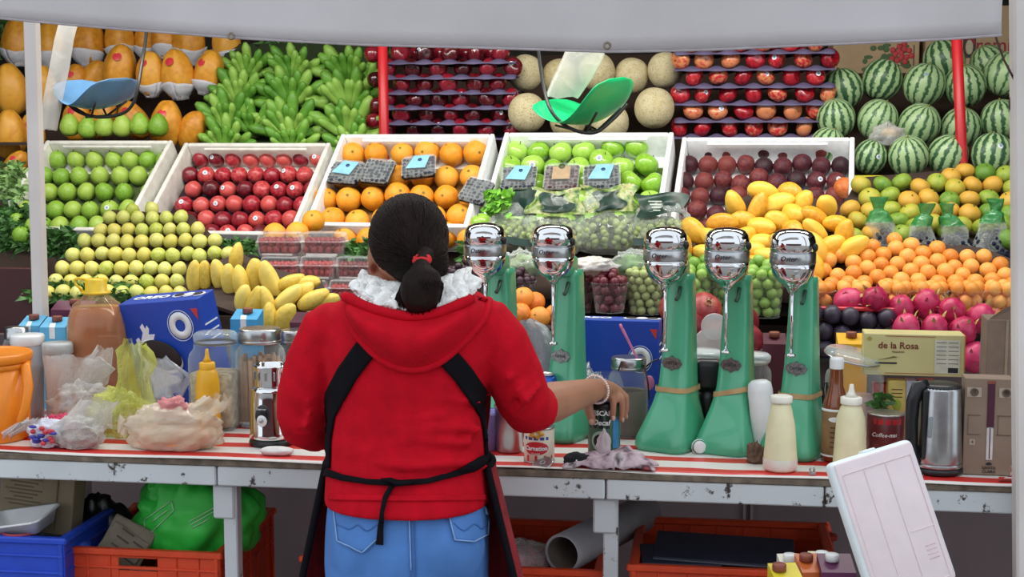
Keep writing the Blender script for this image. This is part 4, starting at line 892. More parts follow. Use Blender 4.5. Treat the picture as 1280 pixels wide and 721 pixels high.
# grape bags with printed tops
dkp = M('dark_green_print', '#1e3a30', .35, var=.35, scale=40); lett = M('lettuce', '#7cc03c', .5, var=.5, scale=40); gwh = M('print_white', '#cdd4c4', .5)
lett_print = MF('lettuce_print', ['#22381e', '#3e5c2a', '#7a9448', '#b0ae78', '#2e2018'], .35, 48, 0, rnd=.1)
GBL = ['clear bag of green grapes with dark label beside the loose apples', 'clear bag of green grapes with leafy print under the raspberry pack', 'clear bag of green grapes with crumpled leafy print in the middle', 'clear bag of green grapes with dark header nearest the mangoes']
for i, (px, py, wd, hg, kind) in enumerate(((640, 312, 66, 66, 0), (692, 318, 84, 82, 1), (760, 316, 88, 84, 1), (826, 312, 76, 70, 2))):
    Y = 4.44-.02*(i % 2); b = P(px, py, Y); s = mpp(px, py, Y); w, h = wd*s, hg*s
    t = thing('grape_bag', GBL[i], 'bag of grapes', b, (-.35, 0, 0), 'green grape bags')
    crumple(44, 28, (w/2, .055, h*.56), i*7+2, .16, 1.7, .7).obj('bag_film', bagf, t)
    rnd = random.Random(i+3); o = blob(MB(), 95, (w*.42, .04, h*.26), .0115, rnd, h*.3).obj('grapes', grg, t); o['kind'] = 'stuff'
    def hf(u, v, w=w, h=h, i=i):
        x = (u-.5)*w*(.8+.1*math.sin(v*5+i)); z = h*(.56+.46*v)+.008*math.sin(u*7+i); n_ = noise.noise(Vector((u*3, v*3, i*2.2)))
        return (x+.008*n_, -.05*(1-v*.7)*math.cos((u-.5)*2.2)-.006+.014*n_, z+.012*n_)
    if kind: MB().sheet(hf, 16, 10).obj('printed_top', lett_print if kind == 1 else dkp, t)
    def pf(u, v, w=w, h=h, i=i): p = hf(.25+.5*u+.1*math.sin(v*6), .1+.7*v); n_ = .006*noise.noise(Vector((u*5, v*5, i))); return (p[0], p[1]-.006-n_, p[2])
    MB().sheet(pf, 8, 6).obj('print_patch', dkp, t) if kind == 1 else None
    if kind == 0:
        MB().sheet(lambda u, v: (w*(-.05+.5*u), -.03+.01*math.sin(u*6), h*(.62+.5*v)), 8, 6).obj('printed_top', dkp, t)
        mb = MB(); rnd = random.Random(4)
        for k in range(90):
            c = Vector((-w*.25+rnd.uniform(-.045, .035), -.05+rnd.uniform(-.01, .02), h*.78+rnd.uniform(-.03, .045))); d = Vector((rnd.uniform(-1, 1), -.6, rnd.uniform(-.6, 1))).normalized()*.016; e = d.cross(Vector((0, -1, .3))).normalized()*.012
            mb.add([c-e, c+e, c+d+e*.8, c+d*1.1, c+d-e*.8], [(0, 1, 2, 3, 4)], False)
        o = mb.obj('lettuce_frill', lett, t); o['kind'] = 'stuff'
    for k in range(4): MB().box((-w*.1+k*.002, -.068+.0, h*(.78-.055*k)), (w*.22*(1-.15*k), .0008, .0035)).obj('print_line', gwh, t) if kind == 2 else None
    MB().sheet(lambda u, v: ((u-.5)*w*.9, -.052*math.cos((u-.5)*2)-.004, h*(.02+.14*v+.03*math.sin(u*6+i))), 12, 4).obj('print_base', dkp, t) if i in (0, 3) else None
q = P(740, 318, 4.44); sp(MB().box((q.x, 4.42, q.z-.03), (.66, .22, .02), 0), 'ledge', wood_d)
# bag with a sponge among the watermelons
t = thing('sponge_bag', 'knotted clear bag with a tan sponge among the watermelons', 'plastic bag', P(1108, 182, 5.06))
crumple(28, 18, (.06, .05, .05), 4, .35, 2.4, .6).obj('film', cloud, t); crumple(20, 14, (.035, .028, .022), 8, .2, 3, .6).obj('sponge', M('sponge_tan', '#bfa477', .9, bump=.6), t, (.012, 0, .03))
# cardboard boxes behind watermelons
cbx = M('cardboard', '#b49a78', .85, var=.12, scale=8)
for (x0, x1, yt, yb, Y, lab) in ((1040, 1150, 45, 120, 5.95, 'tan cardboard carton with a red rose print behind the watermelons'), (1155, 1290, 38, 120, 5.92, 'tan cardboard carton with red lettering behind the watermelons')):
    a, b = P(x0, yb, Y), P(x1, yt, Y); w, h = b.x-a.x, b.z-a.z+.1
    t = thing('cardboard_carton', lab, 'carton', ((a.x+b.x)/2, Y+.13, a.z)); MB().box((0, 0, h/2), (w, .26, h), .003).obj('carton_body', cbx, t)
    zz = lambda y: P(1100, y, Y).z-a.z
    xx = lambda x: P(x, 80, Y).x-(a.x+b.x)/2
    if x0 == 1040:
        mb = MB(); 
        for k in range(14): an = k*2.4; rr = .004*k**.5*3; mb.ell((xx(1126)+rr*math.cos(an), -.131, zz(67)+rr*math.sin(an)), (.012, .002, .012), 8, 5)
        mb.obj('rose_print', M('rose_red', '#c03a40', .6), t)
        mb = MB(); rnd = random.Random(2)
        for k in range(26): mb.ell((xx(1098)+rnd.uniform(-.06, .12), -.1305, zz(72)+rnd.uniform(-.05, .05)), (rnd.uniform(.008, .02), .0008, rnd.uniform(.006, .014)), 8, 5)
        mb.obj('leaf_print', M('print_leaf', '#4e6a44', .7), t)
        MB().box((xx(1142), -.1305, zz(72)), (.004, .001, .1)).obj('printed_line', M('print_dark', '#3a3632', .7), t)
    else:
        text('Premium', .075, M('print_maroon', '#8e2c34', .7), t, (xx(1250), -.1308, zz(58)), (PI/2, 0, 0), bold=.001)
        MB().box((xx(1211), -.1305, zz(60)), (.05, .001, .085)).obj('picture_panel', M('print_dark', '#3a3632', .7), t)
        MB().ell((xx(1211), -.1312, zz(60)), (.016, .0008, .03), 10, 6).obj('picture_figure', M('print_cream', '#b8ac90', .7), t)
# small blue tub among herbs
t = thing('blue_tub', 'small bright blue plastic tub under the pale herbs', 'tub', P(8, 250, 4.72)); MB().lathe([(.03, 0), (.04, .05), (.043, .05), (.043, .055), (.036, .053), (.028, .006)], 20).obj('tub_body', M('bright_blue', '#2450c0', .4), t)
MB().tube([(.04*math.cos(k), .04*math.sin(k)*.2-.02, .055+.02*math.sin(k)) for k in np.linspace(0, PI, 9)], .002, 6).obj('handle', M('bright_blue', '#2450c0'), t)
# ------------------------------------------------------------------ hanging scales
blk = M('black_metal', '#1c1e22', .35, .6)
def scale_pan(px, py, Y, w, mat, rz, rodpx, lab, d=.20, tiltx=0.0, ry=0):
    c = P(px, py, Y); t = thing('hanging_scale', lab, 'scale', c)
    Tm = Matrix.Rotation(rz, 4, 'Z') @ Matrix.Rotation(ry, 4, 'Y')@Matrix.Rotation(tiltx, 4, 'X')
    def f(u, v):
        x = (u-.5)*w; k = (2*u-1); dd = d*(1-.35*k**4)*(1 if abs(k) < .85 else math.sqrt(max(0, 1-((abs(k)-.85)/.15)**2))*.55+.45)
        z = .42*w*(abs(k)**1.7)*.75-.02*math.cos((v-.5)*PI)*(1-k*k); return Tm @ Vector((x, (v-.5)*dd, z))
    o = MB().sheet(f, 30, 10).obj('pan', mat, t); s_ = o.modifiers.new('s', 'SOLIDIFY'); s_.thickness = .002
    pts = [Vector(P(a, b, Y+dy))-c for a, b, dy in rodpx]
    fine = []
    for i in range(len(pts)-1):
        for k in range(6):
            s = k/6; p0 = pts[max(i-1, 0)]; p1 = pts[i]; p2 = pts[i+1]; p3 = pts[min(i+2, len(pts)-1)]
            fine.append(.5*((2*p1)+(p2-p0)*s+(2*p0-5*p1+4*p2-p3)*s*s+(3*p1-p0-3*p2+p3)*s**3))
    fine.append(pts[-1]); MB().tube(fine, .0055, 8).obj('hanger_rod', blk, t)
    MB().tube([Tm @ Vector((-w*.3, -.06, .0)), Tm @ Vector((0, -.03, -.045)), Tm @ Vector((w*.3, -.06, .0))], .004, 6).obj('cradle', blk, t)
    MB().tube([Tm @ Vector((-w*.3, .06, .0)), Tm @ Vector((0, .03, -.045)), Tm @ Vector((w*.3, .06, .0))], .004, 6).obj('cradle', blk, t)
    MB().tube([Tm @ Vector((0, -.05, -.044)), Tm @ Vector((0, .05, -.044))], .004, 6).obj('cradle_bar', blk, t)
    return t
scale_pan(122, 128, 4.3, .235, M('blue_enamel', '#5b86ae', .3, var=.05), math.radians(-30), [(184, -10, .02), (183, 40, .02), (178, 75, .0), (173, 105, -.05), (166, 130, -.06), (150, 143, -.05), (120, 146, -.03), (95, 138, 0), (80, 122, .05)], 'blue metal scale pan hanging on a black rod before papayas', d=.22, tiltx=.08)
scale_pan(735, 146, 4.2, .27, M('green_enamel', '#1fc276', .3, var=.04), math.radians(-34), [(664, -20, .05), (673, 62, .03), (680, 110, 0), (690, 140, -.05), (712, 160, -.06), (742, 166, -.05), (765, 150, -.03), (784, 130, 0)], 'bright green scale pan hanging on a black rod before cantaloupes', d=.25, tiltx=.12, ry=-.22)
strip = MFILM('milky_strip', '#d8d4cc', .42, .75, .2, .4, 14)
def pstrip(pts, Y, lab, wpx):
    c = P(*pts[-1], Y); s = mpp(*pts[0], Y); cs_ = [P(a, b, Y)-c for a, b in pts]
    rings = []
    for i, p in enumerate(cs_):
        w = wpx[i]*s/2; rings.append([p+Vector((w*math.cos(2*PI*j/14)*(1+.1*noise.noise(Vector((j, i, 3)))), .018*math.sin(2*PI*j/14), .004*math.sin(j*2+i))) for j in range(14)])
    o = MB().loft(rings, False).obj('plastic_sleeve', strip, None, c); return tag(o, lab, 'plastic sleeve')
pstrip([(88, 20), (80, 50), (74, 85), (67, 120), (60, 162)], 4.24, 'milky plastic sleeve hanging beside the thin white post', [26, 26, 27, 26, 24])
pstrip([(735, 55), (728, 75), (716, 98), (702, 122)], 4.26, 'milky plastic sleeve hanging behind the green scale pan', [48, 52, 52, 44])
# ================================================================== TABLE THINGS
chrome = M('chrome', '#d9dadc', .06, 1.0, var=.03); steel = M('brushed_steel', '#b4b6b8', .28, 1.0, var=.08, scale=50); dark_pl = M('black_plastic', '#17181b', .35)
glassm = MFILM('glass', '#d8e4e2', .06, .5, .04); glass2 = MFILM('lid_glass', '#cfdadc', .18, .6, .05)
jade = M('jade_enamel', '#4aa880', .3, var=.06, scale=6, coat=.4)
tape = M('masking_tape', '#b89a6c', .7)
whpl = M('white_plastic', '#e4e6e6', .35, var=.04)
txt_dk = M('ink_dark', '#22242a', .5); txt_w = M('ink_white', '#f0f2f4', .5); txt_r = M('ink_red', '#c4202a', .5)
def rr(w, d, rad, n=4, cx=0, cy=0, z=0):
    out = []
    for sx, sy, a0 in ((1, 1, 0), (-1, 1, 90), (-1, -1, 180), (1, -1, 270)):
        for k in range(n+1):
            a = math.radians(a0+90*k/n); out.append((cx+sx*(w/2-rad)+rad*math.cos(a), cy+sy*(d/2-rad)+rad*math.sin(a), z))
    return out
# ---- drink mixers: built once, copied
def make_mixer(lab):
    t = thing('drink_mixer', lab, 'drink mixer', (0, 0, 0), (0, 0, 0), 'drink mixers on the table')
    S = [(0, .128, .170, .03, 0), (.012, .132, .174, .032, 0), (.03, .127, .165, .03, .002), (.065, .106, .135, .026, .012), (.105, .086, .104, .022, .022), (.14, .076, .086, .02, .030), (.20, .069, .076, .018, .035), (.30, .062, .066, .017, .039), (.385, .056, .06, .016, .041), (.40, .052, .056, .015, .041)]
    MB().loft([rr(w, d, r, 4, 0, cy, z) for z, w, d, r, cy in S]).obj('stand_body', jade, t)
    h = MB().lathe([(.009, .372), (.012, .380), (.022, .388), (.034, .398), (.043, .411), (.0485, .426), (.0505, .437)], 36, (0, -.045, 0), cap=True).obj('lower_bowl', chrome, t)
    hd = MB().lathe([(.0505, .438), (.0512, .439), (.0512, .461), (.0505, .462)], 36, (0, -.045, 0)).obj('brand_band', steel, t)
    MB().lathe([(.0500, .4625), (.0502, .485), (.047, .498), (.040, .507), (.025, .513), (.008, .515), (.001, .515)], 36, (0, -.045, 0)).obj('motor_dome', chrome, t)
    text('Oster', .0155, txt_dk, hd, (.0515*math.sin(.12), -.045-.0515*math.cos(.12), .4505), (PI/2, 0, .12), bend=.0518, shear=.3, bold=.0002)
    MB().ell((.05, -.045, .474), (.007, .008, .010), 10, 8).obj('switch', dark_pl, t)
    MB().box((.0, .012, .41), (.045, .07, .05), .012, seg=3).obj('neck', jade, t)
    sp_ = MB().tube([(0, -.045, .39), (0, -.045, .228)], .0042, 10).obj('spindle', chrome, t)
    MB().lathe([(.004, .226), (.011, .228), (.012, .232), (.004, .236)], 18, (0, -.045, 0)).obj('agitator', chrome, sp_)
    bd = MB().prism([(-.026, 0), (-.018, .011), (-.006, .013), (0, .018), (.006, .013), (.018, .011), (.026, 0), (.018, -.011), (.006, -.013), (0, -.018), (-.006, -.013), (-.018, -.011)], .004, Matrix.Translation((0, -.0085, .195))).obj('badge', M('worn_chrome', '#8a8c8c', .3, .9, var=.3, scale=200), t)
    text('OSTER', .010, txt_dk, bd, (0, -.009, .195))
    MB().tube([(.012, .01, .372), (.012, -.004, .35), (.012, -.012, .345)], .005, 8).obj('cup_hook', M('hook_dark', '#3c5a4c', .4, .3), t)
    MB().box((0, .0, .0), (.10, .004, .012), .001).obj('foot_pad', dark_pl, t, (0, .05, .0)) if False else None
    return t
def copy_tree(o, parent=None):
    c = o.copy(); COL.objects.link(c); c.parent = parent
    for ch in list(o.children): copy_tree(ch, c)
    return c
mx0 = make_mixer('jade green drink mixer with chrome head beside the woman')
MXL = [(614, 3.33, 'jade green drink mixer with chrome head half hidden by the woman', 1), (698, 3.31, 'jade green drink mixer with chrome head behind the outstretched forearm', 0), (836, 3.24, 'jade green drink mixer with straight tape band by the rag', 2), (909, 3.23, 'jade green drink mixer with slanting tape band', 3), (990, 3.20, 'jade green drink mixer with brown tape behind the front squeeze bottle', 2)]
for i, (px, Y, lab, tp) in enumerate(MXL):
    o = mx0 if i == 0 else copy_tree(mx0)
    o.location = at(px+4, Y, TT+.001); o['label'] = lab; o.rotation_euler = (0, 0, math.radians(-20-(i % 3)*2))
    if tp >= 2:
        sl = .12 if tp == 3 else 0
        MB().loft([[(x*1.03, (y-.028)*1.03+.028, .128+zz+sl*x*2) for x, y, z in rr(.083-.1*zz, .096-.1*zz, .02, 4, 0, .028)] for zz in (0, .012)], False).obj('tape_band', tape, o)
# ---- generic jars and bottles
def jar(px, Y, wpx, ytop, lab, lid='flat', fill=None, rib=0, ybase=None, lidmat=None, z0=None, square=False, fillh=.8, name='glass_jar', cat='jar', grp=None):
    z0 = TT+.001 if z0 is None else z0; p = at(px, Y, z0); s = mpp(px, ytop, Y); R = wpx*s/2; H = P(px, ytop, Y).z-z0
    t = thing(name, lab, cat, p, group=grp); n = 40
    def ring(r, z):
        if square: return rr(2*r, 2*r, r*.35, 9, 0, 0, z)
        return [(r*(1+rib*.035*math.cos(20*2*PI*j/n*.5*1.0*2))*math.cos(2*PI*j/n), r*(1+rib*.035*math.cos(10*2*PI*j/n*2))*math.sin(2*PI*j/n), z) for j in range(n)]
    MB().loft([ring(R*.6, .002), ring(R*.92, 0), ring(R, .012), ring(R, H*.72), ring(R*.95, H*.78), ring(R*.8, H*.83), ring(R*.8, H*.88)], False).obj('glass_body', glassm, t)
    if lid == 'flat':
        l = MB().lathe([(R*.84, H*.86), (R*.92, H*.88), (R*.96, H*.92), (R*.96, H*.96), (R*.8, H*.99), (R*.1, H*1.0)], 32).obj('lid', lidmat or glass2, t)
        MB().lathe([(R*.85, H*.865), (R*.88, H*.87), (R*.88, H*.885), (R*.85, H*.89)], 32, cap=False).obj('seal_ring', dark_pl, l)
    elif lid == 'metal':
        l = MB().lathe([(R*.86, H*.85), (R*.88, H*.86), (R*.88, H*.975), (R*.84, H), (R*.5, H*.995), (R*.05, H*.993)], 36).obj('lid', lidmat or steel, t)
        MB().lathe([(R*.885, H*.86), (R*.9, H*.865), (R*.9, H*.88), (R*.885, H*.885)], 36, cap=False).obj('lid_rim', lidmat or steel, l)
    if fill:
        MB().loft([[tuple(Vector(q)*1) for q in ring(R*.55, .008)], ring(R*.9, .008), ring(R*.93, .02), ring(R*.93, H*.72*fillh), ring(R*.5, H*.74*fillh)], True).obj('contents', fill, t)
    return t, R, H
oat = M('oat_flakes', '#b3a488', .9, var=.3, scale=60, bump=.6); straw = MSTRIPE('straw_sticks', '#8a6c50', '#c4a684', 0, .012, .5, .7, .004)
jar(272, 3.30, 58, 413, 'square glass jar with flat glass lid holding flakes behind the mustard bottle', 'flat', oat, square=True)
t, R, H = jar(327, 3.34, 60, 410, 'ribbed glass jar with metal lid full of wafer sticks', 'metal', None, rib=1)
rnd = random.Random(3); mb = MB()
for k in range(34):
    a = rnd.uniform(0, 6.28); q = R*.8*math.sqrt(rnd.random()); MB.tube(mb, [(q*math.cos(a), q*math.sin(a), .01), (q*math.cos(a)*1.03, q*math.sin(a)*1.03, H*rnd.uniform(.66, .74))], .006, 6)
mb.obj('wafer_sticks', M('wafer', '#a9876a', .8, var=.2), t)
jar(372, 3.46, 46, 412, 'glass jar with steel lid behind the woman elbow', 'metal', M('pale_fill', '#a9b08a', .8))
# mustard bottle
def squeeze(px, Y, wpx, ytop, body, tip, lab, conical=.8, cat='bottle', lower=None, capped=False):
    p = at(px, Y, TT+.001); s = mpp(px, ytop, Y); R = wpx*s/2; H = P(px, ytop, Y).z-p.z; t = thing('squeeze_bottle', lab, cat, p)
    hb = .78 if not capped else .9
    MB().lathe([(R*.9, 0), (R, .006), (R*.995, H*.1), (R*(.5+.5*conical), H*.6), (R*conical*.92, H*(hb-.06)), (R*conical*.7, H*(hb-.015)), (R*.5, H*hb)], 32).obj('bottle_body', body, t)
    if lower: MB().lathe([(R*.905, .0005), (R*1.006, .006), (R*1.002, H*.16)], 32, cap=False).obj('clear_base', lower, t)
    n = MB().lathe([(R*.62, H*(hb-.02)), (R*.64, H*(hb-.01)), (R*.64, H*(hb+.06)), (R*.5, H*(hb+.07))], 28).obj('screw_cap', tip, t)
    if not capped: MB().lathe([(R*.42, H*(hb+.065)), (R*.2, H*(hb+.12)), (R*.15, H*.95), (R*.11, H), (R*.02, H)], 20).obj('nozzle', tip, n)
    return t
mus = M('mustard_yellow', '#e0a81c', .4, var=.05); squeeze(261, 3.2, 31, 436, mus, mus, 'yellow mustard squeeze bottle before the square jar', .9)
crm = M('cream_sauce', '#e4dcb4', .4, var=.04); crt = M('cream_cap', '#ebe8da', .4, var=.03); crl = M('cream_base', '#e6e2d6', .3, var=.03)
squeeze(975, 3.03, 43, 491, crm, crt, 'cream squeeze bottle with flat cap before the green mixer', .62, lower=crl, capped=True)
squeeze(1062, 3.08, 42, 480, crm, crt, 'cream squeeze bottle with pointed nozzle beside the brown sauce bottle', .68)
# orange bucket
bk = M('orange_bucket', '#f08a1c', .35, var=.04)
p = at(-12, 3.1, TT+.001); s = mpp(0, 480, 3.1); R = 52*s; H = P(0, 436, 3.1).z-p.z
t = thing('orange_bucket', 'bright orange plastic bucket with lid at the table end', 'bucket', p)
MB().lathe([(R*.9, 0), (R*.92, .003), (R*.985, H*.86)], 40).obj('bucket_body', bk, t)
MB().lathe([(R*.985, H*.80), (R*1.0, H*.80), (R*1.0, H*.86), (R*.985, H*.86)], 40, cap=False).obj('rim_band', bk, t)
MB().lathe([(R*1.0, H*.865), (R*1.04, H*.87), (R*1.04, H*.95), (R*1.0, H*.965), (R*.95, H*.95), (R*.9, H*.945), (R*.05, H*.945)], 40).obj('bucket_lid', bk, t)
hp = [Vector((R*1.06*math.cos(a), R*1.06*math.sin(a), H*.85)) for a in (0,)]
MB().tube([(R*1.0, -.0, H*.86), (R*1.07, -.02, H*.83), (R*1.20, -.035, H*.62), (R*1.17, -.045, H*.42), (R*1.06, -.05, H*.25), (R*.99, -.05, H*.2)], [.010, .012, .012, .011, .010, .008], 8, asp=.5).obj('handle', bk, t)
# tubs behind
t = thing('plastic_tub', 'round white lidded tub behind the orange bucket', 'tub', at(38, 3.33, TT)); s = mpp(38, 430, 3.33); H = P(38, 418, 3.33).z-TT; R = 20*s
MB().lathe([(R*.85, .001), (R*.95, H*.9), (R*.9, H*.92)], 28).obj('tub_body', MFILM('milky_tub', '#d6dcdf', .6, .85, .25), t); MB().lathe([(R*.98, H*.88), (R*1.04, H*.89), (R*1.04, H*.98), (R*.98, H), (R*.02, H*.995)], 28).obj('lid', whpl, t); MB().lathe([(R*.8, .004), (R*.86, H*.6), (R*.1, H*.6)], 24).obj('contents', M('tub_brown', '#5a3a34', .7), t)
t = thing('plastic_tub', 'round grey lidded tub before the syrup jug', 'tub', at(75, 3.32, TT)); H = P(75, 428, 3.32).z-TT; R = 18*s
MB().lathe([(R*.85, .001), (R*.95, H*.9), (R*.9, H*.92)], 28).obj('tub_body', MFILM('grey_tub', '#b8bab8', .65, .85, .25), t); MB().lathe([(R*.98, H*.86), (R*1.04, H*.87), (R*1.04, H*.97), (R*.96, H), (R*.02, H*.995)], 28).obj('lid', M('lid_grey', '#b4b6b4', .4), t)
t = thing('glass_jar', 'glass jar with steel lid behind the white lidded tub', 'jar', at(24, 3.48, TT)); H = P(24, 408, 3.48).z-TT; R = 17*s
MB().lathe([(R*.9, .001), (R, .01), (R, H*.8), (R*.85, H*.86)], 28).obj('glass_body', glassm, t); MB().lathe([(R*.88, H*.85), (R*.9, H*.86), (R*.9, H*.99), (R*.02, H)], 28).obj('lid', steel, t); MB().lathe([(R*.85, .005), (R*.94, .012), (R*.94, H*.78), (R*.1, H*.78)], 24).obj('contents', M('jam_red', '#7a2a30', .5), t)
# cartons
cap_br = M('carton_cap', '#8a4a3a', .5)
def carton(px, Y, wpx, ytop, col, lab, rz=0, d=.065, z0=None, cap=cap_br, stripe=None, capx=0, grp='drink cartons', slant=True, rot=None):
    z0 = TT+.001 if z0 is None else z0; p = at(px, Y, z0); s = mpp(px, ytop, Y); w = wpx*s; H = P(px, ytop, Y).z-z0
    m = M('carton_'+col.strip('#'), col, .4, var=.05, scale=15)
    t = thing('drink_carton', lab, 'carton', p, rot or (0, 0, rz), grp); hs = min(.02, H*.2) if slant else 0
    MB().add([(-w/2, -d/2, 0), (w/2, -d/2, 0), (w/2, d/2, 0), (-w/2, d/2, 0), (-w/2, -d/2, H-hs), (w/2, -d/2, H-hs), (w/2, d/2, H), (-w/2, d/2, H)], [(3, 2, 1, 0), (4, 5, 6, 7), (0, 1, 5, 4), (1, 2, 6, 5), (2, 3, 7, 6), (3, 0, 4, 7)], False).obj('carton_body', m, t)
    MB().lathe([(.0135, 0), (.0135, .012), (.012, .014), (.001, .014)], 18, (capx*w, .008, H-hs*.4)).obj('cap', cap, t)
    if stripe: MB().add([(-w*.12, -d/2-.0006, H-hs-.03), (w*.1, -d/2-.0006, H-hs-.03), (w*.02, -d/2*.2, H-hs*.6+.0008), (-w*.2, -d/2*.2, H-hs*.6+.0008), (w*.1, -d/2-.0006, H-hs+.001), (-w*.12, -d/2-.0006, H-hs+.001)], [(0, 1, 4, 5), (5, 4, 2, 3)], False).obj('tear_strip', stripe, t)
    return t
ltb = '#62b4dc'
carton(45, 3.54, 26, 396, ltb, 'light blue milk carton with brown cap beside the white post', .1, stripe=txt_w)
carton(74, 3.50, 32, 398, ltb, 'light blue milk carton with brown cap beside the syrup jug', .12, stripe=txt_w)
carton(96, 3.57, 50, 377, '#5a1c3a', 'dark plum drink carton behind the milk cartons', .06, d=.05)
carton(168, 3.55, 26, 383, '#e0b020', 'yellow drink carton beside the blue cookie box', 0, d=.05)
carton(311, 3.55, 34, 388, '#4aa4d4', 'light blue drink carton between cookie box and wafer jar', .05, stripe=txt_w)
carton(384, 3.54, 32, 392, '#4e1830', 'dark plum drink carton behind the woman arm', 0, capx=.2)
carton(966, 3.54, 28, 418, '#4e1428', 'dark plum drink carton between the last two mixers', 0, d=.06)
carton(1062, 3.55, 36, 418, '#e0aa1c', 'yellow drink carton behind the sauce bottles', 0, d=.06)
carton(1240, 3.56, 30, 427, '#4a9cd0', 'light blue drink carton behind the cardboard packs', 0, d=.06)
# syrup jug
p = at(125, 3.42, TT+.001); s = mpp(125, 400, 3.42); R = 37*s; t = thing('syrup_jug', 'big clear jug of amber syrup with yellow cap and handle', 'jug', p)
zz = lambda y: P(125, y, 3.42).z-p.z
jug = MFILM('jug_plastic', '#e0b890', .12, .55, .07)
prof = [(R*.7, 0), (R*.97, .006), (R, .03), (R*.99, zz(440)), (R*.96, zz(436)), (R*1.0, zz(430)), (R, zz(410)), (R*.94, zz(395)), (R*.78, zz(380)), (R*.45, zz(370)), (R*.35, zz(366)), (R*.35, zz(360))]
MB().lathe(prof, 36, cap=False).obj('jug_body', jug, t)
MB().lathe([(r*.965, min(z, zz(384))+.002) for r, z in prof[:9]], 36).obj('syrup', MFILM('amber_syrup', '#c4703a', .5, .85, .2), t)
yk = M('yellow_cap', '#e8c020', .4); MB().lathe([(R*.45, zz(367)), (R*.5, zz(366)), (R*.46, zz(364)), (R*.36, zz(363)), (R*.36, zz(350)), (R*.3, zz(348)), (R*.02, zz(348))], 28).obj('cap', yk, t)
MB().tube([(-R*.42, 0, zz(366)), (-R*.72, 0, zz(356)), (-R*.76, 0, zz(350)), (-R*.6, 0, zz(348)), (-R*.3, 0, zz(350))], .0035, 8).obj('handle', yk, t)
# cookie boxes
obl = M('cookie_box_blue', '#1c46b0', .35, var=.06, scale=8); obd = M('cookie_dark', '#2a1c1c', .7, bump=.5, scale=60); obw = M('cream_white', '#e8e8ec', .5, var=.03); obs = M('stripe_side', '#e8eefa', .4)
def cookie_box(p, R3, w, h, d, lab, big):
    t = thing('cookie_box', lab, 'box', p, R3)
    MB().box((0, 0, h/2), (w, d, h), .002).obj('carton_body', obl, t)
    y = -d/2-.0012
    text('OREO', .032, txt_w, t, (-w*.18, 0, h+.0012) if big else (-w*.26, -d*.0, h+.0012), (0, 0, 0), sx=1.25, bold=.0012)
    for k, kind in enumerate((obd, obw, obd)):
        q = MB().lathe([(.017, 0), (.017, .0015), (.001, .0015)], 20, (w*(.17+.13*k), 0, h+.0008)).obj('top_cookie_print', obw, t); MB().lathe([(.013, 0), (.013, .0012), (.001, .0012)], 20, (w*(.17+.13*k)-.003*(k-1), .0, h+.0024)).obj('top_cookie_center', kind, q)
    # big ring O
    ro = .036 if big else .03; cx, cz = (w*.23, h*.78) if big else (w*.30, h*.62)
    MB().loft([[(cx+r_*math.cos(a)*.9, yy, cz+r_*math.sin(a)) for a in np.linspace(0, 2*PI, 33)[:-1]] for r_, yy in ((ro*1.12, y), (ro*1.12, y-.001), (ro*1.16, y-.001), (ro*1.16, y))], False).obj('ring_outline', obs, t)
    MB().loft([[(cx+r_*math.cos(a)*.9, yy, cz+r_*math.sin(a)) for a in np.linspace(0, 2*PI, 33)[:-1]] for r_, yy in ((ro*.45, y), (ro*.45, y-.001), (ro, y-.001), (ro, y))], False).obj('letter_o', obw, t)
    MB().prism([(w*.40, h*.92), (w*.48, h*.92), (w*.47, h*.82)], .001, Matrix.Translation((0, y, 0))).obj('red_corner', M('brand_red', '#d23a34', .4), t)
    for k in range(3): MB().box((w/2+.0008, 0, h*(.62+.07*k)), (.001, d*.7, .004), 0, Matrix.Translation((0, 0, 0))).obj('side_stripe', obs, t)
    for k in range(1): text('CHOCOLATE', .008, obs, t, (-w*.44, y, h*.62), (PI/2, PI/2, 0))
    if big:
        T = Matrix.Translation((-w*.08, y-.004, h*.54)) @ Matrix.Rotation(math.radians(25), 4, 'Y') @ Matrix.Rotation(PI/2, 4, 'X')
        def ov(r, z): return [(r*1.28*math.cos(a), r*.78*math.sin(a), z) for a in np.linspace(0, 2*PI, 37)[:-1]]
        c = MB().loft([ov(.045, 0), ov(.047, .001), ov(.047, .004), ov(.044, .0055), ov(.002, .0055)], True, T=T).obj('cookie_print', obd, t)
        MB().loft([ov(.049, -.001), ov(.053, -.0005), ov(.053, .0012), ov(.049, .0015)], True, T=T @ Matrix.Translation((-.004, -.008, -.0014))).obj('cookie_cream', obw, c)
        spl = [(-.30, .2), (-.34, .45), (-.36, .6), (-.38, .68), (-.34, .70), (-.32, .66), (-.27, .74), (-.29, .79), (-.25, .82), (-.23, .77), (-.2, .80), (-.18, .77), (-.2, .72), (-.12, .72), (-.16, .66), (-.2, .55), (-.1, .4), (.1, .3)]
        MB().prism([(a*w, b*h) for a, b in spl], .001, Matrix.Translation((0, y, 0))).obj('milk_splash', obw, t)
    return t
w = 118*mpp(235, 400, 3.46)
cookie_box(at(240, 3.48, TT+.012), Euler((.2, math.radians(-6), math.radians(-12))), .235, .305, .085, 'tall blue cookie box with milk splash leaning behind the mustard bottle', True)
# second cookie box lies behind the mixers
pz = P(770, 393, 3.6); cookie_box(Vector((pz.x, 3.545, TT+.002)), Euler((.0, 0, math.radians(-4))), .235, pz.z-TT-.005, .07, 'blue cookie box standing behind the second and third mixers', False)
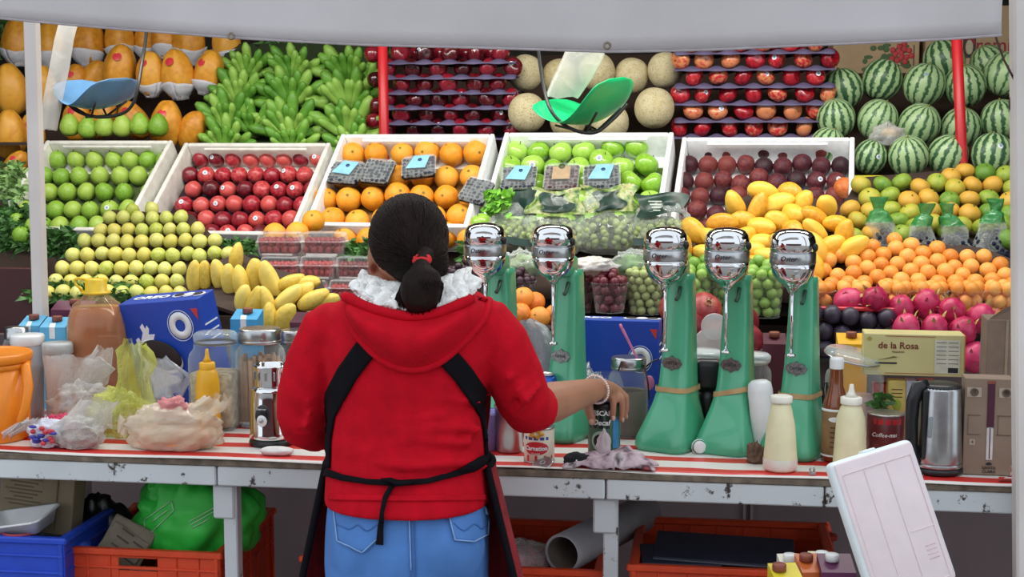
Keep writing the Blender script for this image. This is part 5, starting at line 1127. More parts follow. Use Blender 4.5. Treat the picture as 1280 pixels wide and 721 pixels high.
# chrome blender base
p = at(340, 3.13, TT+.001); s = mpp(340, 500, 3.13); R = 27*s; t = thing('blender_base', 'round chrome blender base with oval dial beside the wafer jar', 'blender', p); zz = lambda y: P(340, y, 3.13).z-p.z
MB().lathe([(R*1.02, 0), (R*1.05, .006), (R*1.0, .014)], 36).obj('black_foot', dark_pl, t)
MB().lathe([(R*.98, .0145), (R*1.04, .02), (R*.98, .03), (R*.94, zz(500)), (R*.88, zz(488)), (R*.9, zz(485)), (R*.7, zz(482)), (R*.02, zz(482))], 40).obj('motor_housing', chrome, t)
MB().lathe([(R*.7, zz(484)), (R*.74, zz(480)), (R*.74, zz(462)), (R*.8, zz(458)), (R*.8, zz(455)), (R*.7, zz(455)), (R*.68, zz(478))], 36).obj('collar', chrome, t)
for k in range(12): MB().box((R*.77*math.cos(k*PI/6), R*.77*math.sin(k*PI/6), zz(468)), (.004, .004, .02), .001, None).obj('collar_rib', steel, t)
dl = MB().ell((-.006, -R*.96, zz(515)), (R*.34, .008, R*.52), 24, 14).obj('dial_plate', dark_pl, t); MB().ell((-.006, -R*.96-.004, zz(520)), (R*.24, .007, R*.3), 20, 12).obj('dial_face', whpl, dl); MB().ell((-.006, -R*.96-.010, zz(520)), (.006, .006, .006), 12, 8).obj('knob', steel, dl)
text('Osterizer', .006, txt_w, dl, (-.006, -R*.96-.0088, zz(506)), sx=1.0)
# things left of the woman: white cloth sponge
o = crumple(30, 14, (.04, .022, .011), 3, .12, 1.5, .7).obj('white_sponge', M('soft_white', '#e0dcd8', .8), None, at(346, 3.02, TT+.001)); tag(o, 'small rolled white sponge lying before the blender base', 'sponge')
# bags on the left
def bag(px, Y, rad, seed, film, lab, amp=.28, rz=0, flat=.6, fill=None, fr=2.2, cat='plastic bag', extra=None, nu=52, nv=32):
    t = thing('plastic_bag', lab, cat, at(px, Y, TT+.001), (0, 0, rz)); crumple(nu, nv, rad, seed, amp, fr, flat).obj('bag_film', film, t)
    if fill: crumple(28, 18, tuple(k*f for k, f in zip(rad, (.8, .8, .55))), seed+1, .2, 2, .5).obj('contents', fill, t, (0, 0, .003))
    if extra: extra(t)
    return t
def flare(px, py, Y, pts, film, t, seed, thick=.012):
    """loose neck of a bag: a crumpled sleeve through points (px,py,width)"""
    rings = []; base = t.location; Ri = Euler(t.rotation_euler).to_matrix().inverted()
    for i, (x, y, w) in enumerate(pts):
        c = P(x, y, Y)-base; s = mpp(x, y, Y)
        ring = []
        for j in range(24):
            a = 2*PI*j/24; ca, sa = math.cos(a), math.sin(a); n1 = noise.noise(Vector((ca*1.6, sa*1.6, i*.9+seed))); n2 = noise.noise(Vector((ca*2.4, sa*2.4, i*1.4+seed+5))); n3 = noise.noise(Vector((ca*2, sa*2, i+seed+9)))
            ring.append(Ri @ (c+Vector((w/2*s*ca*(1+.35*n1+.04*math.sin(7*a+i*1.3)), thick*(1+1.1*n2+.25*math.sin(6*a+i))*sa, .02*n3))))
        rings.append(ring)
    MB().loft(rings, False).obj('bag_neck', film, t)
yel = MFILM('yellow_bag', '#dbe06a', .32, .8, .18, .8, 24); clb = MFILM('pale_bag', '#e4e2dc', .30, .8, .2, .8, 20); prn = M('pork_rind', '#b48a80', .8, var=.3)
t = bag(105, 3.22, (.085, .06, .075), 11, clb, 'clear crumpled bag with flared open top before the syrup jug', fill=M('tan_fill', '#b09478', .8, var=.25))
flare(0, 0, 3.24, [(85, 500, 50), (90, 480, 70), (95, 460, 88), (85, 445, 80)], clb, t, 2, .02); flare(0, 0, 3.25, [(110, 480, 50), (122, 455, 40), (130, 436, 20)], clb, t, 7, .015)
t = bag(150, 3.17, (.085, .055, .07), 21, yel, 'translucent yellow plastic bag with upright crumpled neck')
flare(0, 0, 3.17, [(162, 520, 70), (165, 495, 52), (168, 472, 44), (170, 455, 50), (168, 440, 46), (166, 429, 28)], yel, t, 4, .03)
t = bag(205, 3.28, (.05, .04, .06), 31, MFILM('blue_white_bag', '#dfe4ee', .32, .85, .18, .9, 30), 'clear printed bag before the tall cookie box')
flare(0, 0, 3.28, [(205, 495, 50), (205, 470, 60), (200, 450, 30)], MATS['blue_white_bag'], t, 8, .02)
pk = M('pink_cloth', '#c42a58', .6, var=.15); t = bag(72, 3.11, (.058, .04, .035), 41, pk, 'bright pink crumpled wrap on the bag pile', .3)
pr = M('printed_wrap', '#d8d8e4', .4, var=.1, scale=10)
t = bag(60, 3.03, (.045, .03, .04), 51, pr, 'white wrapper with red and blue print at bag pile front', .3)
mb = MB(); rnd = random.Random(8)
for k in range(9): mb.ell((rnd.uniform(-.025, .03), -.034+rnd.uniform(-.002, .006), .03+rnd.uniform(-.018, .022)), (.010, .006, .004), 8, 6, None)
mb.obj('blue_print', M('print_blue', '#3a3aa0', .4), t); mb = MB()
for k in range(8): mb.ell((rnd.uniform(-.025, .03), -.035+rnd.uniform(-.002, .006), .03+rnd.uniform(-.018, .022)), (.007, .006, .006), 8, 6, None)
mb.obj('red_print', M('print_red', '#c83a4a', .4), t)
flare(0, 0, 3.03, [(45, 525, 20), (30, 532, 22), (8, 543, 14)], MATS['cloudy_bag'], t, 3, .008)
t = bag(97, 2.995+.04, (.07, .04, .045), 61, clb, 'clear bag of brown crumbs at the table front edge', .25, fill=M('brown_fill', '#8a6a60', .85, var=.35, scale=60))
flare(0, 0, 3.05, [(105, 535, 70), (115, 515, 60), (125, 500, 50)], clb, t, 5, .02)
t = bag(218, 3.055, (.118, .06, .068), 71, MFILM('white_orange_bag', '#ead9c0', .5, .88, .22, .7, 18), 'wide white plastic bag with pink and orange contents', .18, fill=M('bun_fill', '#dfa878', .8, var=.25, scale=12))
crumple(30, 20, (.045, .03, .03), 5, .35, 3, .5).obj('pink_knot', M('pink_inner', '#d48484', .6, var=.2), t, (.0, -.005, .074)); flare(0, 0, 3.05, [(165, 520, 30), (158, 530, 22), (154, 542, 12)], MATS['white_orange_bag'], t, 12, .01); flare(0, 0, 3.06, [(255, 515, 60), (268, 505, 46), (274, 496, 30)], MATS['white_orange_bag'], t, 13, .02)
# ---- middle of the table
t = thing('steel_cup', 'brushed steel shaker cup beside the woman', 'cup', at(637, 3.13, TT+.001)); s = mpp(637, 540, 3.13); H = P(637, 508, 3.13).z-TT; R = 19*s
MB().lathe([(R*.85, 0), (R*.87, .003), (R, H), (R*1.03, H), (R*1.03, H+.003), (R*.97, H), (R*.83, .006)], 32).obj('cup_body', steel, t); MB().lathe([(R*1.0, H-.004), (R*1.04, H-.002), (R*1.04, H+.002), (R*1.0, H+.004)], 32, cap=False).obj('rolled_rim', steel, t)
t = thing('plastic_cup', 'lilac plastic cup beside the steel cup', 'cup', at(608, 3.14, TT+.001)); MB().lathe([(.026, 0), (.033, .085), (.035, .085), (.035, .089), (.031, .087), (.024, .004)], 28).obj('cup_body', M('lilac', '#8a84c4', .4), t); MB().lathe([(.0345, .083), (.036, .084), (.036, .089), (.0345, .09)], 28, cap=False).obj('rim', M('lilac', '#8a84c4'), t)
# evaporated milk can
canw = M('can_white', '#e4dcc8', .4, var=.05)
t = thing('milk_can', 'cream and red evaporated milk can beside the steel cup', 'can', at(674, 3.04, TT+.001), (0, 0, -.1)); s = mpp(674, 560, 3.04); R = 19*s; H = P(674, 533, 3.04).z-TT
MB().lathe([(R*.97, .003), (R, .004), (R, H-.004), (R*.97, H-.003)], 32).obj('can_body', canw, t)
for z in (0, H-.003): MB().lathe([(R*.96, z), (R*1.02, z+.0005), (R*1.02, z+.003), (R*.96, z+.0035)], 32).obj('can_rim', steel, t)
def curved(w, h, R_, z, a=0, ell=True, th=.0006):
    mb = MB(); n = 20
    pts = [(w/2*math.cos(k), h/2*math.sin(k)) for k in np.linspace(0, 2*PI, 25)[:-1]] if ell else [(-w/2, -h/2), (-w/4, -h/2), (0, -h/2), (w/4, -h/2), (w/2, -h/2), (w/2, h/2), (w/4, h/2), (0, h/2), (-w/4, h/2), (-w/2, h/2)]
    vv = [((R_+th)*math.sin(a+x/R_), -(R_+th)*math.cos(a+x/R_), z+y) for x, y in pts]
    m = len(vv)
    if ell:
        K = 6; vv = []
        for q in range(1, K+1):
            vv += [((R_+th)*math.sin(a+x*q/K/R_), -(R_+th)*math.cos(a+x*q/K/R_), z+y*q/K) for x, y in pts]
        vv.append(((R_+th)*math.sin(a), -(R_+th)*math.cos(a), z))
        mb.add(vv, [(i, (i+1) % m, K*m) for i in range(m)]+[(q*m+i, (q+1)*m+i, (q+1)*m+(i+1) % m, q*m+(i+1) % m) for q in range(K-1) for i in range(m)])
    else: mb.add(vv, [(i, i+1, m-2-i, m-1-i) for i in range(m//2-1)])
    return mb
curved(R*2.4, .02, R, .008, ell=False).obj('red_band', txt_r, t); curved(R*1.7, .030, R, H*.44).obj('red_oval', txt_r, t); curved(R*1.7, .007, R, H*.72, ell=False).obj('blue_band', M('can_blue', '#2c4a94', .4), t)
text('Carnation', .0135, txt_w, t, (0, -R-.0018, H*.44), bend=R+.001, bold=.0003); text('CLAVEL', .006, txt_w, t, (0, -R-.0018, H*.28), bend=R+.001)
mb = MB(); [mb.ell((.012*math.cos(k*1.26), -R*.98, H*.86+.007*math.sin(k*1.26)), (.007, .004, .005), 8, 6) for k in range(5)]; mb.obj('flower_print', M('flower_yellow', '#d8a040', .5), t)
t = thing('can_lid', 'loose flat metal can lid leaning before milk can', 'lid', at(679, 2.99, TT+.004), (math.radians(20), math.radians(-14), 0)); MB().lathe([(.002, .001), (.022, .001), (.024, .003), (.024, .005), (.021, .004), (.002, .004)], 28).obj('disc', steel, t); MB().tube([(.006*math.cos(k), .006*math.sin(k), .006) for k in np.linspace(0, 6.28, 13)], .001, 6).obj('pull_ring', steel, t)
# coffee can in the hand
CANX = at(755, 3.08, TT+.001); CANR = .036; CANH = P(755, 502, 3.08).z-TT
t = thing('coffee_jar', 'dark green decaf coffee tin held under the hand', 'jar', CANX, (0, 0, -.12)); R, H = CANR, CANH
MB().lathe([(R*.93, 0), (R, .004), (R, H-.012), (R*.95, H-.008)], 36).obj('tin_body', M('coffee_green', '#3c5a48', .35, var=.2, scale=12), t); MB().lathe([(R*.98, H-.010), (R*1.0, H-.009), (R*1.0, H), (R*.9, H+.001), (R*.02, H+.001)], 36).obj('lid', dark_pl, t)
curved(R*1.7, .05, R, H*.77, ell=False).obj('dark_label', dark_pl, t); text('NESCAFÉ', .015, txt_w, t, (0, -R-.002, H*.84), bend=R+.001, bold=.0005); text('Decaf', .017, txt_w, t, (0, -R-.002, H*.68), bend=R+.001, bold=.0004, shear=.2)
curved(R*1.3, .046, R, H*.36).obj('cup_print', M('mug_print', '#9ab8a0', .4), t); curved(R*1.0, .032, R+.0008, H*.36).obj('coffee_print', M('coffee_black', '#1a1614', .4), t); curved(R*.5, .07, R, H*.5, a=1.0, ell=False).obj('blue_panel', M('panel_blue', '#2a7cb0', .4), t)
# rag
def rag(u, v):
    x = (u-.5)*.20; y = (v-.5)*.075; n_ = noise.noise(Vector((u*4.2, v*2.5, 1.3))); n2 = noise.noise(Vector((u*9, v*6, 4)))
    e = 1-abs(2*v-1)**3; e2 = max(0, 1-abs(2*u-1)**4)
    z = .004+(.028*e+.02*max(0, n_))*e2*(.55+.6*math.exp(-((u-.62)/.2)**2))+.010*abs(n2)*e2
    return (x+.012*n2, y+.012*n_, z)
t = thing('dish_rag', 'crumpled pale rag with dark red pattern on the table front', 'rag', at(762, 3.0, TT+.0012))
o = MB().sheet(rag, 60, 30).obj('cloth', None, t); o.data.materials.clear(); o.data.materials.append(MF('rag_cloth', ['#1c1618', '#c8b8bc', '#b49ca4', '#2a1c20', '#8c3440'], .85, 22, .4, 200, rnd=.0)); s_ = o.modifiers.new('s', 'SOLIDIFY'); s_.thickness = .003
o = crumple(24, 14, (.03, .016, .018), 8, .2, 2, .6).obj('dark_fold', M('rag_black', '#17161a', .85), t, (-.072, -.008, .004)); MB().ell((-.07, -.026, .018), (.002, .002, .002), 6, 5).obj('white_speck', txt_w, t); crumple(24, 16, (.018, .012, .042), 18, .25, 2.4, .7).obj('raised_corner', M('rag_pale', '#c0b0b4', .85), t, (-.015, .012, .004))
# jars behind the hand
jar(757, 3.36, 44, 456, 'amber glass jar with ringed neck behind the coffee hand', 'none', M('amber_fill', '#8a7444', .6, var=.2), name='glass_jar', rib=0)
t, R, H = jar(785, 3.34, 50, 446, 'tall glass jar of brown syrup with clip lid and pink spoon', 'metal', M('brown_fill2', '#5a4a3c', .6, var=.2))
MB().tube([(R*.9, -.02, H*.9), (R*1.15, -.02, H*.96), (R*1.5, -.01, H*.99)], .002, 6).obj('clip_wire', dark_pl, t); MB().tube([(-R*.3, -R*.9, H*.98), (-R*.45, -R*.95, H*.86)], .002, 6).obj('clip_wire', dark_pl, t); MB().tube([(R*.8, -.02, H*.92), (R*1.0, -.03, H*.7), (R*1.05, -.03, H*.5)], .002, 6).obj('clip_wire', dark_pl, t)
a, b = P(776, 407, 3.34), P(793, 441, 3.34); t = thing('pink_spoon', 'pink plastic spoon handle standing in the clip lid jar', 'spoon', b)
d = a-b; MB().tube([-d*.9, d*.0, d*.5, d*1.0, d*1.06], [.004, .0055, .007, .0085, .006], 10, asp=.45).obj('handle', M('pink_plastic', '#d878a8', .4), t); MB().ell(tuple(-d*1.1), (.012, .006, .018), 12, 8).obj('bowl', M('pink_plastic', '#d878a8'), t); MB().tube([d*.9+Vector((.003*math.cos(k), -.004, .006*math.sin(k))) for k in np.linspace(0, 6.28, 11)], .001, 5).obj('hang_hole', M('pink_dark', '#a85a80', .4), t)
# white bags and the white panel between mixers
t = bag(668, 3.40, (.055, .045, .08), 81, MFILM('blue_print_bag', '#d4d8e2', .36, .85, .18, .9, 24), 'crumpled clear bag with blue print between the first two mixers', .3)
flare(0, 0, 3.4, [(665, 470, 66), (668, 440, 74), (660, 412, 60), (652, 400, 30)], MATS['blue_print_bag'], t, 6, .03)
MB().box((-.022, -.05, .115), (.022, .002, .012), .0005, Matrix.Rotation(.5, 4, 'Y')).obj('blue_print', M('print_blue', '#3a3aa0'), t)
crumple(24, 16, (.035, .03, .05), 33, .2, 2, .5).obj('contents', M('bag_fill_mauve', '#a89aa8', .7, var=.2), t, (0, 0, .02))
t = bag(738, 3.46, (.05, .035, .09), 91, bagf, 'clear crumpled bag between second mixer and amber jar', .3)
t = thing('soda_can', 'blue drink can behind the forearm between mixers', 'can', at(682, 3.28, TT+.001)); H = P(682, 467, 3.28).z-TT; MB().lathe([(.020, 0), (.027, .008), (.027, H-.012), (.021, H-.002), (.020, H-.004)], 28).obj('can_body', M('can_metal_blue', '#2a5ab0', .25, .6), t); MB().lathe([(.0205, H-.004), (.022, H-.002), (.0215, H), (.02, H-.002)], 28).obj('can_rim', steel, t); curved(.03, .05, .027, H*.5).obj('silver_print', steel, t)
a, b = P(622, 318, 3.42), P(640, 440, 3.42)
t = thing('plastic_board', 'thin white plastic panel standing behind the first mixer', 'panel', at(629, 3.44, TT+.001), (-.02, -.02, 0)); H = P(630, 316, 3.44).z-TT; MB().box((0, 0, H/2), (.05, .01, H), .004, seg=2).obj('panel_face', whpl, t); MB().box((.023, -.007, H/2), (.006, .006, H*.98), .002).obj('ridged_edge', whpl, t); [MB().box((.023, -.011, H*(.3+.6*k/22)), (.007, .004, .003), .0005).obj('edge_notch', whpl, t) for k in range(22)]
# clip-top jars behind mixers
t873, _r, _h = jar(873, 3.44, 62, 436, 'clip-top glass jar between third and fourth mixers', 'flat', M('pale_fill2', '#b0a898', .8), lidmat=MFILM('lid_clear', '#e4ecec', .45, .85, .05))
jar(938, 3.46, 50, 440, 'clip-top glass jar between fourth and fifth mixers', 'flat', M('pale_fill3', '#a89c90', .8), lidmat=MATS['lid_clear'])
for px, py, r in ((893, 408, 16), (889, 432, 22)):
    q = r*mpp(px, py, 3.58); MB().lathe([(q, 0), (q*1.03, .002), (q, .006), (.002, .004)], 28, T=Matrix.Rotation(PI/2, 4, 'X')).obj('raised_lid', MFILM('milk_lid', '#e0dada', .55, .8, .2), t873, P(px, py, 3.5+(.02 if r > 18 else 0))-t873.location)
# black things between mixers
t = thing('black_kettle', 'black plastic pitcher between third and fourth mixers', 'pitcher', at(884, 3.34, TT+.001)); MB().lathe([(.030, 0), (.034, .01), (.033, .10), (.028, .12)], 28).obj('pitcher_body', dark_pl, t); MB().box((.0, -.012, .155), (.066, .05, .075), .014, seg=3).obj('pitcher_head', dark_pl, t); MB().tube([(-.03, 0, .15), (-.055, 0, .17), (-.065, 0, .13), (-.05, 0, .09)], .006, 8).obj('handle', dark_pl, t)
t = thing('screw_lid', 'small white screw lid standing between third and fourth mixers', 'lid', at(873, 3.17, TT+.016), (PI/2, 0, .3)); MB().lathe([(.014, 0), (.014, .014), (.012, .016), (.002, .016)], 24).obj('lid_shell', whpl, t); MB().lathe([(.0165, .001), (.0175, .002), (.0175, .005), (.0165, .006)], 24, cap=False).obj('grip_ring', whpl, t)
t = thing('white_bottle', 'smooth white plastic bottle tilted between fourth and fifth mixers', 'bottle', at(957, 3.2, TT+.003), (0, math.radians(-6), 0)); H = P(957, 476, 3.2).z-TT
MB().lathe([(.024, 0), (.027, .005), (.0285, H*.5), (.0285, H*.86), (.026, H*.95), (.018, H*.99), (.002, H)], 28).obj('bottle_body', whpl, t); MB().lathe([(.0275, .004), (.029, .006), (.029, .010), (.0275, .011)], 28, cap=False).obj('base_ring', whpl, t)
o = crumple(34, 20, (.022, .02, .028), 14, .4, 2.6, .6).obj('paper_scrap', M('brown_paper', '#6a5040', .85, var=.3), None, at(944, 3.09, TT+.001)); tag(o, 'crumpled brown paper scrap before the fourth mixer', 'paper')
# ---- right side
t = thing('sauce_bottle', 'brown glass sauce bottle with white cap and paper label', 'bottle', at(1043, 3.14, TT+.001)); zz = lambda y: P(1043, y, 3.14).z-TT; s = mpp(1043, 500, 3.14); R = 17*s
MB().lathe([(R*.9, 0), (R, .004), (R, zz(510)), (R*.85, zz(500)), (R*.52, zz(482)), (R*.46, zz(462)), (R*.46, zz(458))], 30).obj('glass_body', M('sauce_brown', '#7a3e1e', .15, var=.15, coat=.5), t); MB().lathe([(R*.5, zz(461)), (R*.52, zz(460)), (R*.52, zz(450)), (R*.46, zz(447)), (R*.02, zz(447))], 26).obj('cap', whpl, t)
MB().lathe([(R*1.01, .014), (R*1.015, .0145), (R*1.015, zz(511)), (R*1.0, zz(510.5))], 30, cap=False).obj('paper_label', M('label_brown', '#8a6a44', .6, var=.2), t); MB().lathe([(R*1.02, zz(512.5)), (R*1.025, zz(512)), (R*1.025, zz(510)), (R*1.0, zz(509.5))], 30, cap=False).obj('label_edge', whpl, t); MB().lathe([(R*1.02, .012), (R*1.025, .0125), (R*1.025, .016), (R*1.0, .0165)], 30, cap=False).obj('label_edge', whpl, t)
curved(R*1.2, .012, R*1.02, zz(522)).obj('label_oval', txt_w, t); text('SALSA', .007, txt_dk, t, (0, -R*1.02-.002, zz(522)), bend=R*1.05) if False else None
for k in range(5): curved(R*.9, .0025, R*1.02, zz(532+6*k), ell=False).obj('label_line', M('ink_brown', '#4a3222', .7), t)
t, R, H = jar(1066, 3.36, 72, 440, 'large clear glass jar with tilted glass lid behind the sauce bottles', 'none', None); o = MB().lathe([(R*.02, .004), (R*.9, .004), (R*.96, .0), (R*.98, -.008), (R*.92, -.012), (R*.02, -.008)], 36).obj('tilted_lid', glass2, t, (-.004, 0, H*.98), (.1, math.radians(11), 0)); MB().tube([(R*.98*math.cos(k), R*.98*math.sin(k), -.008) for k in np.linspace(0, 6.283, 33)], .002, 6).obj('lid_wire', steel, o)
MB().lathe([(R*.85, .01), (R*.9, .02), (R*.9, H*.5), (R*.05, H*.5)], 30).obj('contents', MFILM('pale_pink_fill', '#c8b0b4', .5, .6, .4), t)
t = thing('black_ladle', 'black handle loop of a ladle behind the sauce bottle', 'ladle', at(1029, 3.24, TT)); MB().tube([(0, 0, .01), (0, 0, .10), (-.004, 0, .14), (-.002, 0, .158), (.005, 0, .158), (.006, 0, .14), (.002, 0, .10)], .0035, 8).obj('handle', dark_pl, t); MB().ell((0, 0, .012), (.02, .016, .011), 16, 8).obj('bowl', dark_pl, t)
# milk caramel box
crb = M('cream_box', '#cdc48a', .45, var=.06, scale=10); zb = P(1148, 470, 3.33).z
p0 = P(1081, 445, 3.33); p1 = P(1206, 445, 3.33); w = p1.x-p0.x; h = P(1148, 418, 3.33).z-zb
t = thing('sweets_box', 'long cream sweets box with red lettering lying on jars', 'box', ((p0.x+p1.x)/2, 3.37, zb), (0, 0, -.03)); MB().box((0, 0, h/2), (w, .08, h), .0015).obj('box_body', crb, t); y = -.0412
MB().box((w/2+.0008, 0, h/2), (.0014, .078, h*.98)).obj('end_panel', M('end_orange', '#c88a3a', .5), t)
text('de la Rosa', .022, M('ink_maroon', '#7a2c20', .5), t, (-w*.16, y, h*.72), bold=.0003); text('MAZAPAN', .006, M('ink_maroon', '#7a2c20', .5), t, (-w*.16, y, h*.57))
MB().box((-w*.28, y, h*.30), (w*.22, .0008, .004)).obj('bar_print', txt_dk, t); MB().prism([(-w*.38, h*.36), (-w*.16, h*.44), (-w*.2, h*.47), (-w*.3, h*.40)], .0008, Matrix.Translation((0, y, 0))).obj('mark_print', M('ink_olive', '#6a6434', .6), t)
MB().box((w*.33, y, h*.48), (w*.25, .0006, h*.8)).obj('facts_panel', M('panel_pale', '#d4d2c0', .6), t)
for k in range(6):
    for j in range(2): MB().box((w*(.27+.12*j), y-.0006, h*(.82-.1*k)), (w*.10, .0005, .002)).obj('facts_line', M('ink_grey', '#8a8a80', .6), t)
MB().box((w*.39, y-.0006, h*.16), (w*.10, .0005, h*.12)).obj('bar_code', txt_dk, t); MB().prism([(-w*.48, h*.88), (-w*.45, h*.94), (-w*.42, h*.88), (-w*.45, h*.82)], .0006, Matrix.Translation((0, y, 0))).obj('star_print', M('ink_gold', '#a89a44', .5), t)
for k, (xx_, hh) in enumerate(((0, .95), (.1, .06))): MB().box((-w*.04, y, h*hh), (w*.5, .0005, .0015)).obj('border_line', M('ink_red2', '#a85a40', .6), t)
# support under the sweets box: tall jar + drink packets, herb pot, red tin
def slab(px, Y, wpx, ytop, ybase, d, mat, name, lab, cat, rz=0):
    b = at(px, Y, TT+.001) if ybase is None else P(px, ybase, Y); s = mpp(px, ytop, Y); h = P(px, ytop, Y).z-b.z; t = thing(name, lab, cat, b, (0, 0, rz)); MB().box((0, 0, h/2), (wpx*s, d, h), .003).obj('packet', mat, t); return t, wpx*s, h
t, w, h = slab(1118, 3.36, 22, 474, None, .04, M('packet_yellow', '#d2bc6a', .5, var=.2, scale=20), 'drink_packet', 'yellow drink packet with fruit picture under the sweets box', 'packet'); MB().ell((0, -.021, h*.62), (.010, .0015, .014), 14, 8).obj('apple_print', M('print_lime', '#9cb03a', .5), t); MB().ell((.002, -.021, h*.3), (.014, .0015, .02), 14, 8).obj('orange_print', M('print_orange', '#c0582a', .5), t)
for k in range(3): MB().box((0, -.0206, h*(.86-.06*k)), (w*.6, .0006, .002)).obj('print_line', M('ink_brown', '#4a3222'), t)
t, w, h = slab(1136, 3.37, 15, 474, None, .04, M('packet_lilac', '#b8bcd2', .45, var=.15), 'drink_packet', 'pale lilac packet beside the yellow packet', 'packet'); MB().box((0, -.0206, h*.5), (w*.6, .0006, h*.4)).obj('picture', M('print_blue2', '#7a88b8', .5), t)
t, w, h = slab(1156, 3.37, 20, 474, None, .045, M('packet_pink', '#c83a78', .4, var=.2), 'drink_packet', 'bright pink packet behind the kettle', 'packet'); MB().box((0, -.0231, h*.85), (w*.7, .0006, .012)).obj('picture', txt_w, t)
t, w, h = slab(1099, 3.40, 18, 478, None, .03, M('red_tin', '#c0242a', .35), 'red_tin', 'narrow red tin behind the leafy sprig', 'tin'); MB().box((0, 0, h-.002), (w*1.04, .032, .004), .001).obj('lid', M('red_tin', '#c0242a'), t)
greens(1092, 1106, 492, 515, 3.29, 3.31, 45, .03, 'small green leafy sprig before the red tin', wid=.35)
t = thing('food_can', 'dark red tinned food can behind the foam lid', 'can', at(1106, 3.2, TT+.001)); H = P(1106, 516, 3.2).z-TT; R = .041
MB().lathe([(R*.97, .003), (R, .004), (R, H-.004), (R*.97, H-.003)], 32).obj('can_body', M('can_maroon', '#6a2428', .35, var=.2, scale=20), t); [MB().lathe([(R*.96, z), (R*1.02, z+.0005), (R*1.02, z+.003), (R*.96, z+.0035)], 32).obj('can_rim', steel, t) for z in (0, H-.003)]; text('Coffee-mate', .013, txt_w, t, (-.004, -R-.0018, H*.55), bend=R+.001, shear=.2) ; curved(R*1.6, .012, R, H*.85, ell=False).obj('label_band', txt_r, t)
text('Cremosa', .006, txt_w, t, (-.004, -R-.0018, H*.85), bend=R+.001) if False else None
# kettle
p = at(1172, 3.06, TT+.001); s = mpp(1172, 540, 3.06); zz = lambda y: P(1172, y, 3.06).z-TT; R = 30*s; t = thing('electric_kettle', 'brushed steel electric kettle with black handle', 'kettle', p, (0, 0, math.radians(12)))
MB().lathe([(R*1.0, 0), (R*1.03, .002), (R*1.03, .010), (R*.98, .013)], 36).obj('base_plate', dark_pl, t); MB().lathe([(R*.98, .0135), (R*1.0, .015), (R*1.0, .021), (R*.99, .022)], 36).obj('base_ring', steel, t)
MB().lathe([(R*.98, .0225), (R, .025), (R*.97, zz(560)), (R*.88, zz(486)), (R*.86, zz(483))], 40).obj('kettle_body', steel, t); MB().lathe([(R*.865, zz(484)), (R*.86, zz(481)), (R*.7, zz(479)), (R*.02, zz(478.5))], 36).obj('lid', dark_pl, t)
hx = -R*.9
MB().tube([(hx*.7, -.01, zz(482)), (hx*1.15, -.012, zz(484)), (hx*1.38, -.014, zz(500)), (hx*1.42, -.014, zz(525)), (hx*1.38, -.014, zz(555)), (hx*1.2, -.012, zz(575)), (hx*.95, -.01, zz(578))], [.012, .013, .011, .010, .010, .010, .008], 12, asp=1.4).obj('handle', dark_pl, t)
MB().box((hx*.88, -R*.42, zz(528)), (.012, .02, (zz(485)-zz(572))), .004, Matrix.Rotation(0, 4, 'Z')).obj('handle_mount', dark_pl, t); MB().box((hx*.72, -R*.72, zz(530)), (.010, .004, .045), .003, Matrix.Rotation(0, 4, 'Z'), 2).obj('level_window', MFILM('window_grey', '#9aa2a8', .6, .8, .1), t)
# cardboard drink pack
cb2 = M('brown_card', '#8a7666', .8, var=.08, scale=12); cbd = M('card_ink', '#66564a', .8); cbl = M('card_pale', '#a8988a', .8)
p = at(1233, 3.04, TT+.001); s = mpp(1233, 540, 3.04); w = 58*s; h = P(1233, 474, 3.04).z-TT; t = thing('drink_case', 'brown cardboard case printed with a purple bottle', 'carton', p, (0, 0, -.04)); MB().box((0, .03, h/2), (w, .06, h), .001).obj('case_body', cb2, t); y = -.001
MB().box((.004, y, h*.72), (w*.15, .001, h*.46)).obj('bottle_print', M('print_purple', '#4a1a34', .5), t); MB().box((.004, y, h*.33), (w*.13, .001, h*.34)).obj('bottle_label', M('print_silver', '#cfcac8', .5), t); MB().box((.004, y-.0006, h*.33), (w*.02, .001, h*.32)).obj('label_line', M('print_purple', '#4a1a34'), t); MB().box((.004, y, h*.965), (w*.17, .001, h*.03)).obj('bottle_cap_print', cap_br, t)
text('SANTA', .009, txt_dk, t, (.004, y-.0005, h*.075)); text('CLARA', .009, txt_dk, t, (.004, y-.0005, h*.035)); MB().prism([(-.003, h*.11), (.004, h*.10), (.011, h*.115), (.006, h*.135), (.0, h*.13)], .001, Matrix.Translation((0, y, 0))).obj('emblem', txt_dk, t)
for sx in (-1, 1): MB().box((sx*w*.33+.002, y, h*.86), (w*.30, .0008, h*.10)).obj('pale_panel', cbl, t); MB().lathe([(.009, 0), (.009, .001), (.006, .001), (.006, 0)], 18, T=Matrix.Translation((sx*w*.33+.002, y-.0004, h*.86)) @ Matrix.Rotation(PI/2, 4, 'X')).obj('panel_ring', cbd, t)
for (x_, z_, ww, hh) in ((-.3, .62, .26, .008), (-.3, .42, .26, .008), (.32, .62, .3, .008), (.32, .42, .3, .008), (-.42, .52, .01, .2), (.2, .52, .01, .2)): MB().box((x_*w, y, z_*h), (ww*w, .0008, max(hh*h, .0012))).obj('printed_line', cbd, t)
MB().box((-w*.32, y, h*.34), (w*.12, .0008, h*.06)).obj('number_panel', cbl, t); text('4', .011, txt_dk, t, (-w*.32, y-.0006, h*.34))
